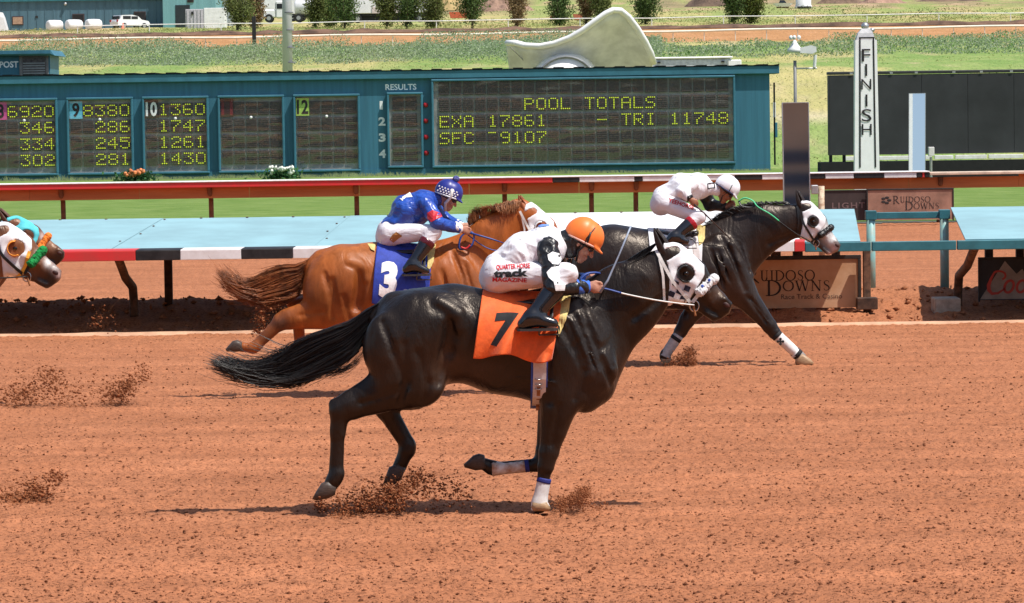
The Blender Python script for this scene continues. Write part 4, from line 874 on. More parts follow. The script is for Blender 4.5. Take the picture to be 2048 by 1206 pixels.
specs = [(484, 358, 2.4, 5.4, G3, 'full olive poplar beside the white container'), (520, 366, 1.2, 5., TANC, 'bare brown poplar left of the light pole'), (640, 362, 1.6, 5., G3, 'sparse poplar in front of the tanker with the red panel'), (668, 366, 1.8, 5.4, G1, 'poplar between the tanker and the leafy tree'), (698, 358, 2.6, 5.6, G2, 'bushy green tree left of the white semi trailer'),
 (782, 357, 2.0, 5.2, G3, 'poplar at the left of the white semi trailer'), (822, 357, 1.9, 5.2, G2, 'dark poplar before the white semi trailer'), (874, 356, 1.9, 5.4, G3, 'poplar at the right end of the white semi trailer'), (953, 356, 2.0, 5.4, G2, 'green poplar right of the orange skip'), (1042, 356, 1.5, 5.2, TANC, 'dry tan poplar between two green ones'),
 (1127, 357, 1.9, 5.3, G2, 'green poplar left of the white shell peak'), (1180, 362, 1.4, 5., TANC, 'thin brown poplar behind the white shell'), (1208, 360, 1.8, 5.2, G3, 'poplar hidden partly by the white shell'), (1298, 356, 2.1, 5.2, G2, 'full green poplar right of the white shell'), (1474, 356, 1.7, 5., G2, 'dark poplar of the pair right of the shell'), (1508, 357, 1.8, 5.1, (.12, .15, .04), 'bright poplar of the pair right of the shell')]
for i, q in enumerate(specs): poplar(*q, 60 + i)
# brush and weeds
def brush(n, d0, d1, px0, px1, hgt, size, cols_, seed, name, label, clump=.25, dens=None):
    rg = np.random.default_rng(seed); d = rg.uniform(d0, d1, n); px = rg.uniform(px0, px1, n); x = (px - 1024) / FPX * d
    k = fbm(x * clump, d * clump * .5, 3, seed); keep = k > (.42 if dens is None else dens) - .05 * rg.random(len(k)); d, x, k = d[keep], x[keep], k[keep]
    z = hill_z(d) + rg.random(len(d)) ** .7 * hgt * np.clip((k - .36) * 5, .2, 1.3)
    cs = np.array(cols_); tt = lambda p, q: cs[q.integers(0, len(cs), len(p))] * q.uniform(.6, 1.25, (len(p), 1))
    o = leaves(np.stack([x, d, z], 1), rg.uniform(.6, 1.3, len(d)) * size, name, LEAF, None, seed, tt); return tag(o, label, 'shrubs', None, 'stuff')
SAGE = [(.32, .39, .25), (.37, .44, .30), (.28, .37, .19), (.42, .48, .34), (.24, .35, .15)]
brush(100000, 236, 296, -60, 1330, 1.0, .075, SAGE, 71, 'sage_brush', 'grey green brush in a band below the far track', .22, .38)
brush(30000, 240, 292, 1290, 2110, .6, .08, SAGE + [(.16, .30, .07)], 72, 'sage_brush', 'low green brush right of the white shell below the far track', .22, .42)
DRY = [(.42, .42, .15), (.32, .38, .12), (.52, .46, .22), (.24, .32, .09)]
brush(26000, 346, 372, -60, 2110, .30, .07, DRY, 73, 'weed_strip', 'yellow green weeds along the outer rail', .5, .40)
brush(16000, 152, 235, -60, 2110, .12, .05, DRY, 74, 'meadow_tufts', 'dry grass tufts on the slope behind the tote board', .5, .45)
brush(9000, 372, 470, 860, 2110, .4, .10, [(.16, .20, .07), (.25, .26, .10), (.2, .22, .09)], 75, 'hill_scrub', 'scattered scrub on the upper slope', .15, .5)
def tufts(n, seed):
    rg = np.random.default_rng(seed); px = rg.uniform(-40, 1545, n); d = rg.uniform(143.6, 144.6, n); x = (px - 1024) / FPX * d; k = fbm(x * .9, d * 0, 3, 5)
    V = []; 
    for xi, di, ki in zip(x, d, k):
        h = .08 + .35 * max(0, ki - .35) * rg.random(); l = rg.normal(0, .12); V += [(xi - .02, di, .0), (xi + .02, di, .0), (xi + l, di, h + .05)]
    me = np_mesh('grass_tufts', np.array(V), np.arange(3 * n).reshape(n, 3)); o = link('grass_tufts', me, mat('pale grass blades', (.30, .36, .16), .8, .2, 3)); tag(o, 'pale grass tufts along the foot of the tote board', 'grass', None, 'stuff')
tufts(2600, 9)
def bouquet(px, py, w, fm, label, seed, n):
    g = P(px, py, 141.5); g = Vector((g.x, 141.5, 0)); r = empty('flower_bush', g, label, 'flowers'); rg = random.Random(seed); pts = []
    zt0 = Z(px, py - 8, 141.5)
    for i in range(260): pts.append((g.x + rg.gauss(0, w * .32), 141.5 + rg.gauss(0, .2), max(.05, rg.random() * zt0 * .95)))
    leaves(pts, .10, 'foliage', LEAF, r, seed, lambda p, q: np.array((.05, .13, .05)) * q.uniform(.5, 1.6, (len(p), 1)))
    for i in range(n):
        q = Vector((g.x + rg.uniform(-.4, .4) * w, 141.2 + rg.uniform(-.15, .1), zt0 * rg.uniform(.55, 1.05))); b = MB(); b.ell(q, (rg.uniform(.06, .10),) * 3, 8, 5); b.v = [(x + rg.gauss(0, .012), y + rg.gauss(0, .012), z + rg.gauss(0, .012)) for x, y, z in b.v]; b.build('flower', fm, r, True)
bouquet(270, 349, 1.1, mat('orange petals', (.80, .26, .09), .7, .3, 8), 'clump of orange flowers before the tote board', 5, 13)
bouquet(563, 343, 1.2, mat('white petals', (.76, .78, .70), .7, .1, 8), 'clump of white flowers before the tote board', 6, 20)

# ---- barn
YB = 402.; xb_ = lambda px: X(px, YB, 40); zb_ = lambda py, px=200: Z(px, py, YB)
barn = empty('barn', (xb_(150), YB, float(hill_z(YB))), 'long teal metal barn with a pale end wing at the far left', 'building')
BTEAL = mat('blue teal cladding', (.075, .155, .20), .6, .08, .5, .03, 1.2, stretch=(4, 1, .1)); BTEAL_L = mat('teal cladding painted sunlit', (.17, .36, .38), .6, .08, .5, .02, 1.2, stretch=(4, 1, .1))  # lighter teal paints sunlight onto the end wing's cladding
zb0 = zb_(62); MB().bx(xb_(-200), xb_(331), YB, YB + 14, zb0 - .6, zb0 + 6.5).build('wall', BTEAL, barn); xx = xb_(-200)
while xx < xb_(330): MB().bx(xx, xx + .06, YB - .05, YB - .003, zb0 - .6, zb0 + 6.5).build('cladding_rib', BTEAL, barn); xx += .95
MB().bx(xb_(331) + .01, xb_(436), YB - 3, YB + 12, zb0 - .6, zb0 + 6.5).build('end_wing', BTEAL_L, barn)
def win(a, c, y0, y1, m=None, y=YB): w_ = MB().bev(xb_(a), xb_(c), y - .09, y - .004, zb_(y1), zb_(y0), .02).build('window', mat('dark window frame', (.06, .04, .04), .6), barn); MB().bx(xb_(a + 2), xb_(c - 2), y - .12, y - .092, zb_(y1 - 2), zb_(y0 + 2)).build('pane', m or mat('dark window pane', (.02, .018, .02), .15), w_)
win(24, 47, 30, 48, mat('boarded window', (.42, .27, .18), .8)); win(145, 169, 27, 44); win(268, 292, 24, 44); MB().bx(xb_(356), xb_(385), YB - 3.05, YB - 3.003, zb_(58), zb_(14)).build('door', mat('dark doorway', (.02, .03, .035), .8), barn); win(380, 393, 0, 9, None, YB - 3)
MB().ell((xb_(132), YB - .25, zb_(7)), (.2, .2, .18), 8, 6).build('lamp', ALU, barn); MB().bx(xb_(71), xb_(76), YB - .08, YB - .004, zb_(34), zb_(30)).build('vent', BLACK_P, barn)
MB().bx(xb_(-200), xb_(331), YB - .3, YB - .003, zb_(1), zb_(-3)).build('eave', TEAL_P, barn)
SILV = mat('grey silver wall', (.42, .44, .47), .6, .08, .5); b = MB().bx(X(438, 410, 30), X(464, 410, 30), 410, 418, float(hill_z(410)) - .5, float(hill_z(410)) + 5); tag(b.build('grey_shed', SILV), 'grey metal shed behind the white container', 'shed')
# ---- wrapped bales, car, container, cone
BALE = mat('white bale wrap', (.76, .76, .75), .5, .06, 2, .02, 3)
def bale(px0, px1, py0, py1, d, label):
    c = P((px0 + px1) / 2, (py0 + py1) / 2, d); h = abs(P(px0, py0, d).z - P(px0, py1, d).z) / 2; x0, x1 = P(px0, py1, d).x, P(px1, py1, d).x; b = MB(); n = 20; vs = []; prof = [(0, .55), (0.02, .86), (.12, .97), (.5, 1.), (.88, .97), (.98, .86), (1., .55)]
    ax = Vector((.8, .6, 0)).normalized(); w = (x1 - x0) * .82; pts = [Vector((c.x, d, c.z)) + ax * (t - .5) * w for t, _ in prof]; b.tube(pts, [h * r_ for _, r_ in prof], n); tag(b.build('wrapped_bale', BALE, None, True, loc=(c.x, d, c.z - h)), label, 'bale', 'wrapped bales by the barn')
bale(90, 128, 40, 62, 392, 'leftmost of three white wrapped bales in front of the barn'); bale(128, 168, 39, 61, 392, 'middle of three white wrapped bales in front of the barn'); bale(168, 206, 38, 60, 392, 'rightmost of three white wrapped bales by the barn window')
CARW = mat('white car paint', (.74, .75, .77), .25, .03, 3, coat=.5); CGL = mat('car glass', (.02, .024, .03), .08); TYRE = mat('tyre rubber', (.02, .02, .02), .8)
def car():
    d = 394.; g = P(260, 58, d); r = empty('parked_car', (g.x, d, g.z), 'white hatchback parked facing away in front of the barn', 'car'); q = R(-52); M_ = Matrix.Translation(Vector((g.x, d, g.z))) @ Matrix.Rotation(q, 4, 'Z')
    def put(b, name, m, parent=r, smooth=False): b.v = [tuple(M_ @ Vector(v)) for v in b.v]; return b.build(name, m, parent, smooth)
    prof = [(-2.0, .35), (-2.05, .75), (-1.95, 1.0), (-1.75, 1.05), (-1.55, 1.48), (-.2, 1.52), (.55, 1.36), (1.0, 1.0), (1.85, .85), (2.05, .6), (2.0, .32)]; b = MB(); b.ext([(y_ * 0 - .85, x, z) for x, z in prof for y_ in (0,)], (1.7, 0, 0)); put(b, 'body', CARW)
    put(MB().bx(-.68, .68, -1.84, -1.70, 1.08, 1.40), 'rear_window', CGL); put(MB().bx(.851, .865, -1.4, -.4, 1.05, 1.40), 'side_window', CGL); put(MB().bx(.851, .865, -.32, .5, 1.05, 1.36), 'side_window', CGL)
    for sx_ in (-.8, .8):
        for y_ in (-1.25, 1.3): w_ = put(MB().tube([(sx_ - .1, y_, .32), (sx_ + .1, y_, .32)], .32, 16), 'wheel', TYRE); put(MB().tube([(sx_ - .11, y_, .32), (sx_ + .11, y_, .32)], .2, 12), 'rim', ALU, w_)
    for sx_ in (-.7, .7): put(MB().bev(sx_ - .12, sx_ + .12, -2.08, -1.98, .75, 1.0, .02), 'tail_light', mat('tail light', (.4, .02, .02), .3))
    put(MB().bx(-.25, .25, -2.075, -2.04, .72, .84), 'licence_plate', WHITE_P)
car()
b = MB(); g = P(246, 60, 388); b.tube([g, g + Vector((0, 0, .04)), g + Vector((0, 0, .05)), g + Vector((0, 0, .75))], [.28, .28, .2, .05], 12); tag(b.build('traffic_cone', mat('orange cone', (.8, .2, .12), .6), None, True), 'orange traffic cone behind the white hatchback', 'cone')
cn = empty('container', (X(412, 384, 40), 384, Z(412, 57, 384)), 'white shipping container in front of the pale barn wing', 'container'); gz = Z(412, 57, 384)
MB().bev(X(371, 384, 40), X(408, 384, 40), 384, 386.4, gz, Z(412, 18, 384), .03).build('shaded_end', mat('white panel in painted shade', (.50, .48, .52), .6), cn); MB().bev(X(408, 384, 40) + .005, X(450, 384, 40), 383.95, 386.5, gz, Z(412, 16, 384), .03).build('side_panel', BALE, cn); MB().bx(X(383, 384, 40), X(387, 384, 40), 383.9, 383.99, Z(390, 29, 384), Z(390, 23, 384)).build('vent', BLACK_P, cn)  # grey lilac end: shade put into the colour of the white container
for i in range(5): MB().bx(X(374 + i * 7, 384, 40), X(374.6 + i * 7, 384, 40), 383.93, 383.995, gz + .05, Z(412, 19, 384)).build('rib', mat('white panel in painted shade', (.50, .48, .52), .6), cn)
# ---- trucks
def wheel_(r, x, y, z, rad): w_ = MB().tube([(x, y - .15, z), (x, y + .15, z)], rad, 14).build('wheel', TYRE, r); MB().tube([(x, y - .17, z), (x, y - .151, z)], rad * .5, 10).build('rim', ALU, w_)
TRW = mat('white truck paint', (.74, .74, .74), .35, .05, 2)
def truck(px, py, d, s_, label, tank, flip=1, panel_=False):
    g = P(px, py, d); r = empty('truck', g, label, 'truck', 'trucks in the yard'); q = lambda x: g.x + x * s_
    B = lambda x0, x1, y0, y1, z0, z1, n, m, bev=.06: MB().bev(min(q(x0), q(x1)), max(q(x0), q(x1)), d + y0 * s_, d + y1 * s_, g.z + z0 * s_, g.z + z1 * s_, bev * s_).build(n, m, r)
    B(-3.0, -1.5, -1, 1, .55, 1.55, 'hood', TRW, .15); B(-1.5, .2, -1.1, 1.1, .5, 2.55, 'cab', TRW, .15); B(-1.35, -.1, -1.13, -1.101, 1.6, 2.2, 'side_window', CGL, .005); B(-1.56, -1.505, -.9, .9, 1.6, 2.25, 'windscreen', CGL, .005); B(-3.06, -3.0, -.7, .7, .6, 1.4, 'grille', BLACK_P, .01); B(-3.25, -3.0, -1.1, 1.1, .4, .62, 'bumper', ALU, .03); B(.2, 7.6, -.5, .5, .55, .8, 'chassis', BLACK_P, .02)
    if tank: b = MB(); b.tube([(q(.7), d, g.z + 1.75 * s_), (q(.9), d, g.z + 1.75 * s_), (q(7.2), d, g.z + 1.75 * s_), (q(7.4), d, g.z + 1.75 * s_)], [.7 * s_, .95 * s_, .95 * s_, .7 * s_], 18, True, .95); b.build('tank', TRW, r, True)
    else: B(.5, 7.4, -1.15, 1.15, .85, 3.0, 'box_body', TRW)
    if panel_:
        B(3.2, 6.0, -1.02, -.98, 1.35, 2.15, 'red_panel', RED_P, .005); flat_text('lettering', 'Gulf', q(3.6), q(5.6), g.z + 1.5 * s_, g.z + 2.0 * s_, d - 1.04 * s_, INKW, r, .02, 1, .1)
    for x in (-2.3, 1.2, 5.6, 6.7): wheel_(r, q(x), d - .95 * s_, g.z + .5 * s_, .5 * s_); wheel_(r, q(x), d + .95 * s_, g.z + .5 * s_, .5 * s_)
truck(578, 45, 392, .92, 'white tanker truck with a red lettered panel behind the poplars', True, 1, True)
truck(492, 44, 412, .95, 'white truck half hidden by the olive poplar', False)
stl = empty('semi_trailer', (X(780, 395, 30), 395, Z(780, 46, 395)), 'big white semi trailer with dark underside behind the poplars', 'trailer'); gz = Z(780, 46, 395); xq = lambda px: X(px, 395, 30)
MB().bev(xq(690), xq(858), 394, 396.5, gz + 1.05, gz + 4.2, .05).build('box_body', TRW, stl); MB().bx(xq(692), xq(866), 394.3, 396.2, gz + .75, gz + 1.045).build('chassis', BLACK_P, stl); MB().bx(xq(700), xq(850), 394.6, 395.8, gz + .15, gz + .74).build('under_box', BLACK_P, stl); MB().bev(xq(745), xq(812), 393.9, 393.995, gz + 1.05, gz + 1.75, .01).build('side_box', mat('pale pink panel', (.66, .56, .54), .6), stl)
for px in (704, 716, 840, 852): wheel_(stl, xq(px), 394.1, gz + .48, .48)
# ---- skips, machines, heaps
def small_box(name, px0, px1, py0, py1, d, m, label, cat, dep=1.5):
    b = MB(); x0, x1 = X(px0, d, py1), X(px1, d, py1); z0, z1 = Z(px0, py1, d), Z(px0, py0, d); b.hull([(x0 + .15, d, z0), (x1 - .15, d, z0), (x1 - .15, d + dep, z0), (x0 + .15, d + dep, z0), (x0, d, z1), (x1, d, z1), (x1, d + dep, z1), (x0, d + dep, z1)]); tag(b.build(name, m), label, cat)
small_box('skip', 898, 936, 24, 36, 392, mat('orange skip paint', (.55, .12, .05), .6), 'orange skip left of a green poplar', 'skip'); small_box('skip', 1100, 1122, 27, 40, 392, mat('rust orange paint', (.42, .13, .07), .7), 'rust orange bin left of the poplar by the shell', 'skip'); small_box('skip', 1146, 1166, 28, 40, 392, mat('rust orange paint', (.42, .13, .07), .7), 'rust orange bin right of the poplar by the shell', 'skip')
tk = empty('storage_tank', (X(1607, 470, 8), 470, Z(1607, 17, 470)), 'white cylindrical tank with flared foot at the top of the slope', 'tank'); g = P(1607, 17, 470); MB().tube([g, g + Vector((0, 0, .3)), g + Vector((0, 0, .5)), g + Vector((0, 0, 3))], [1.15, 1.1, 1., 1.], 16).build('shell', TRW, tk, True); MB().bx(g.x - .9, g.x + .9, 468.6, 468.9, g.z + .02, g.z + .25).build('foot', BLACK_P, tk)
bt = empty('boat', P(1565, 15, 468), 'small white boat on a trailer beside the white tank', 'boat'); g = P(1565, 15, 468); MB().hull([g + Vector(v) for v in ((-1.3, 0, .5), (1.3, 0, .5), (-.8, -.4, .1), (.9, -.4, .1), (-1.0, -.6, .55), (1., -.6, .55), (-.5, 0, .55))]).build('hull', TRW, bt); MB().hull([g + Vector(v) for v in ((-.5, -.5, .57), (.5, -.5, .57), (-.35, -.4, .95), (.2, -.4, .95), (-.4, 0, .57), (.4, 0, .57))]).build('cabin', CGL, bt); MB().bx(g.x - .8, g.x + .8, 467.7, 467.9, g.z - .1, g.z + .08).build('trailer_frame', RUSTY, bt)
ROCK = mat('brown rubble', (.19, .125, .085), .95, .35, .5, .15, 2, col2=(.09, .06, .045)); ROCKP = mat('pink rubble', (.40, .25, .18), .95, .3, .5, .15, 2)
def heap(px, py, d, w, h, m, label, seed):
    g = P(px, py, d); b = MB(); b.grid(lambda u, v: (lambda rr: Vector((g.x + (u - .5) * w, d + (v - .5) * w * .5, g.z - .3 + h * max(0, 1 - rr) ** .8 * (.55 + .9 * float(fbm(u * 7, v * 5, 3, seed))))))(math.hypot((u - .5) * 2, (v - .5) * 2)), 40, 16); tag(b.build('rubble_heap', m, None), label, 'heap')
heap(1680, 16, 500, 9, 2.6, ROCK, 'dark rubble heap left of the finish post at the top edge', 1); heap(1765, 14, 495, 9, 2.2, ROCKP, 'pinkish rubble heap above the finish post', 2); heap(1900, 10, 505, 14, 1.9, ROCK, 'long dark rubble heap at the top right', 3); heap(1005, 20, 480, 9, 2.4, ROCKP, 'pink rubble heap between the poplars', 4); heap(905, 17, 470, 7, 2.2, mat('yellow rubble', (.40, .29, .13), .95, .3, .5), 'yellowish rubble heap behind the orange skip', 5); heap(1430, 12, 490, 9, 2.4, ROCK, 'dark rubble heap behind the pair of poplars', 6); heap(600, 8, 470, 12, 3.4, ROCK, 'brown bank behind the tanker truck', 7)
tn = empty('white_van', P(0, 62, 388), 'white box van nose cut by the left edge', 'van'); g = P(-14, 62, 388); MB().hull([g + Vector(v) for v in ((-2, 0, 0), (1.5, 0, 0), (1.5, 1.6, 0), (-2, 1.6, 0), (-2, 0, 2.1), (1.15, 0, 1.4), (.9, .1, 2.0), (1.15, 1.6, 1.4), (.9, 1.5, 2.0), (-2, 1.6, 2.1))]).build('body', TRW, tn)
# ================================================================ horses
HOODW = mat('hood white cloth', (.78, .77, .78), .75, .05, 20, .0015, 200, sheen=.2)
BLK_LEATHER = mat('black leather', (.012, .011, .011), .38, .1, 30, .0006, 300)
BROWN_LEATHER = mat('tan leather', (.32, .13, .05), .5, .15, 20)
WHITE_NYLON = mat('white nylon strap', (.72, .70, .66), .5, .08, 40)
BLUE_NYLON = mat('blue nylon strap', (.025, .06, .25), .45, .1, 40)
GREEN_NYLON = mat('green nylon strap', (.06, .5, .22), .45, .1, 40)
HOOF_DARK = mat('dark hoof horn', (.075, .05, .038), .5, .25, 30, stretch=(1, 1, 6))
HOOF_PALE = mat('pale hoof horn', (.42, .27, .15), .5, .2, 30, stretch=(1, 1, 6))
STEEL = mat('steel', (.6, .58, .55), .25, .1, 30, metal=1)
EYE_M = mat('eye', (.008, .005, .004), .05, .1, 30, spec=.8)
NOSTRIL = mat('inner nostril', (.06, .018, .014), .6, .2, 30)

NEAR_TRUNK = [
 (1132, 706, 112, 1000, 684, 99, 0, 0, .72, 20), (1000, 684, 99, 905, 660, 86, 0, 0, .80, 20), (848, 678, 104, 905, 666, 93, 0, 0, .76, 25),
 (1098, 625, 46, 1165, 612, 42, 0, 0, .5, 34), (1160, 742, 82, 1184, 762, 46, 0, 0, .78, 20), (785, 612, 26, 748, 634, 14, 0, 0, .8, 22)]
NEAR_MUSCLE = both([
 (812, 686, 78, 850, 664, 78, -34, -38, .62, 22), (905, 640, 26, 880, 618, 22, -64, -50, .5, 22), (1188, 772, 40, 1170, 790, 36, -26, -30, .8, 16),
 (1150, 622, 30, 1188, 738, 44, -44, -54, .42, 14), (1108, 668, 44, 1126, 762, 46, -56, -54, .40, 14),
 (1188, 628, 20, 1214, 742, 22, -34, -44, .5, 9), (1166, 632, 11, 1198, 716, 7, -60, -66, .55, 12), (1142, 648, 12, 1178, 748, 7, -66, -72, .5, 12), (1122, 642, 12, 1148, 722, 8, -64, -68, .5, 12),
 (1232, 640, 16, 1290, 560, 14, -22, -20, .5, 10),
 (1000, 728, 46, 940, 700, 38, -34, -30, .7, 25), (1060, 690, 70, 980, 670, 66, -34, -34, .6, 25),
 (770, 660, 30, 790, 760, 30, -58, -62, .5, 10), (838, 700, 40, 850, 770, 34, -66, -64, .42, 9), (1150, 790, 26, 1118, 820, 24, -52, -50, .6, 8)])
NEAR_CUT = both([(806, 690, 7, 815, 775, 5, -92, -82, 1, 12, 's'), (904, 655, 12, 886, 740, 8, -92, -78, 1, 18, 's'), (1108, 640, 5, 1150, 760, 4, -90, -90, 1, 11, 's'), (1158, 652, 4, 1186, 730, 3, -84, -88, 1, 9, 's'), (1176, 640, 3, 1206, 716, 3, -78, -80, 1, 8, 's'), (1132, 650, 3, 1160, 730, 3, -88, -90, 1, 8, 's'), (1205, 640, 5, 1226, 730, 5, -62, -66, 1, 8, 's'),
 (870, 612, 8, 905, 628, 8, -84, -86, 1, 14, 's'), (1090, 800, 6, 1098, 770, 4, -84, -88, 1, 8, 's'), (722, 800, 4, 800, 775, 4, -74, -78, 1, 7, 's'), (1060, 640, 10, 990, 640, 10, -100, -100, 1, 20, 's')])
NEAR_NECK = [(1178, 664, 95, 1250, 602, 72, 0, 0, .43, 22), (1250, 602, 72, 1318, 552, 52, 0, 0, .46, 20)]
NEAR_HEAD = [
 (1346, 516, 29, 1380, 545, 31, 0, 0, .72, 12), (1350, 566, 35, 1366, 570, 30, 0, 0, .66, 12), (1384, 553, 31, 1434, 603, 19, 0, 0, .66, 12),
 (1436, 603, 19, 1447, 613, 16, 0, 0, .86, 7), (1448, 620, 12, 1438, 630, 9, 0, 0, 1.2, 5), (1372, 590, 20, 1412, 622, 9, 0, 0, .72, 7), (1416, 626, 8.5, 1428, 634, 9, 0, 0, 1.25, 5)] + both([
 (1366, 534, 12, 1382, 543, 9, -17, -18, .7, 6), (1383, 562, 7, 1414, 586, 5, -20, -15, .8, 5), (1447, 601, 9, 1458, 608, 7, -12, -10, .8, 5), (1456, 612, 6, 1454, 622, 5, -13, -12, .8, 4), (1350, 560, 20, 1358, 582, 18, -16, -14, .5, 6),
 (1336, 510, 13, 1328, 498, 10, -12, -13, .6, 5),
 (1457, 613, 6, 1448, 605, 5, -22, -20, .9, 2, 's'), (1396, 611, 3, 1442, 634, 2.6, -19, -16, 3.5, 1.5, 's')])
NEAR_HIND = [(800, 702, 72, 832, 756, 54, -46, -44, .55, 20), (836, 762, 50, 705, 812, 26, -44, -42, .62, 16), (760, 770, 28, 700, 795, 14, -44, -42, .6, 14),
 (702, 812, 26, 682, 818, 23, -42, -42, .75, 9), (684, 806, 13, 666, 806, 8, -42, -42, .8, 8), (680, 826, 20, 676, 866, 15, -42, -42, .8, 8),
 (675, 860, 14.5, 674, 940, 13.5, -42, -42, .75, 6), (676, 866, 9, 666, 935, 8, -42, -42, .7, 5), (673, 950, 16, 668, 958, 15, -42, -42, .9, 7), (668, 960, 14, 652, 984, 14, -42, -42, .95, 7)]
NEAR_HIND_FAR = [(805, 702, 68, 825, 768, 48, 46, 44, .55, 20), (820, 775, 44, 762, 800, 26, 44, 42, .65, 14), (764, 804, 23, 772, 818, 21, 42, 42, .8, 8),
 (772, 818, 21, 812, 884, 16, 42, 42, .8, 8), (816, 893, 17, 815, 899, 17, 42, 42, .9, 7), (812, 904, 15, 797, 938, 14, 42, 42, .95, 7)]
NEAR_FORE = [(1120, 786, 41, 1099, 900, 20, -42, -38, .72, 14), (1126, 800, 28, 1112, 862, 17, -42, -40, .8, 12), (1097, 906, 19, 1092, 932, 17, -38, -38, .9, 8), (1090, 936, 14, 1082, 992, 11.5, -38, -38, .8, 6), (1081, 1000, 14, 1080, 1006, 14, -38, -38, .9, 6), (1080, 1006, 12, 1080, 1014, 13, -38, -38, 1, 6)]
NEAR_FORE_FAR = [(1116, 790, 40, 1092, 898, 20, 42, 38, .72, 14), (1090, 905, 18, 1082, 926, 17, 38, 38, .9, 8), (1078, 930, 14, 994, 935, 11.5, 38, 38, .8, 6), (986, 936, 15, 984, 936, 15, 38, 38, .9, 6), (982, 934, 13, 968, 928, 13, 38, 38, .95, 6)]

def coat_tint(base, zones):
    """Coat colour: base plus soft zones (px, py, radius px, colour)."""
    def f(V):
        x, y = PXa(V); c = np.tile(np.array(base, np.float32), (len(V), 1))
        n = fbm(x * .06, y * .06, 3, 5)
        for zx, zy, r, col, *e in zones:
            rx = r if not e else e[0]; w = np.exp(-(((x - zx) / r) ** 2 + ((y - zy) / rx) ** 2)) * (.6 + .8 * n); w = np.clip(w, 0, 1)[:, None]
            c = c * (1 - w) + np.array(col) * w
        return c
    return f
COAT = mat('horse coat', (1, 1, 1), .36, .16, 9, .0026, 95, spec=.40, attr='tint', stretch=(1, 1, .4), rvar=.10, fold=.016, fscale=6.5)
COAT_RED = mat('chestnut coat', (1, 1, 1), .42, .14, 9, .0014, 300, spec=.28, attr='tint', stretch=(1, 1, .4), rvar=.08, fold=.014, fscale=6.5)

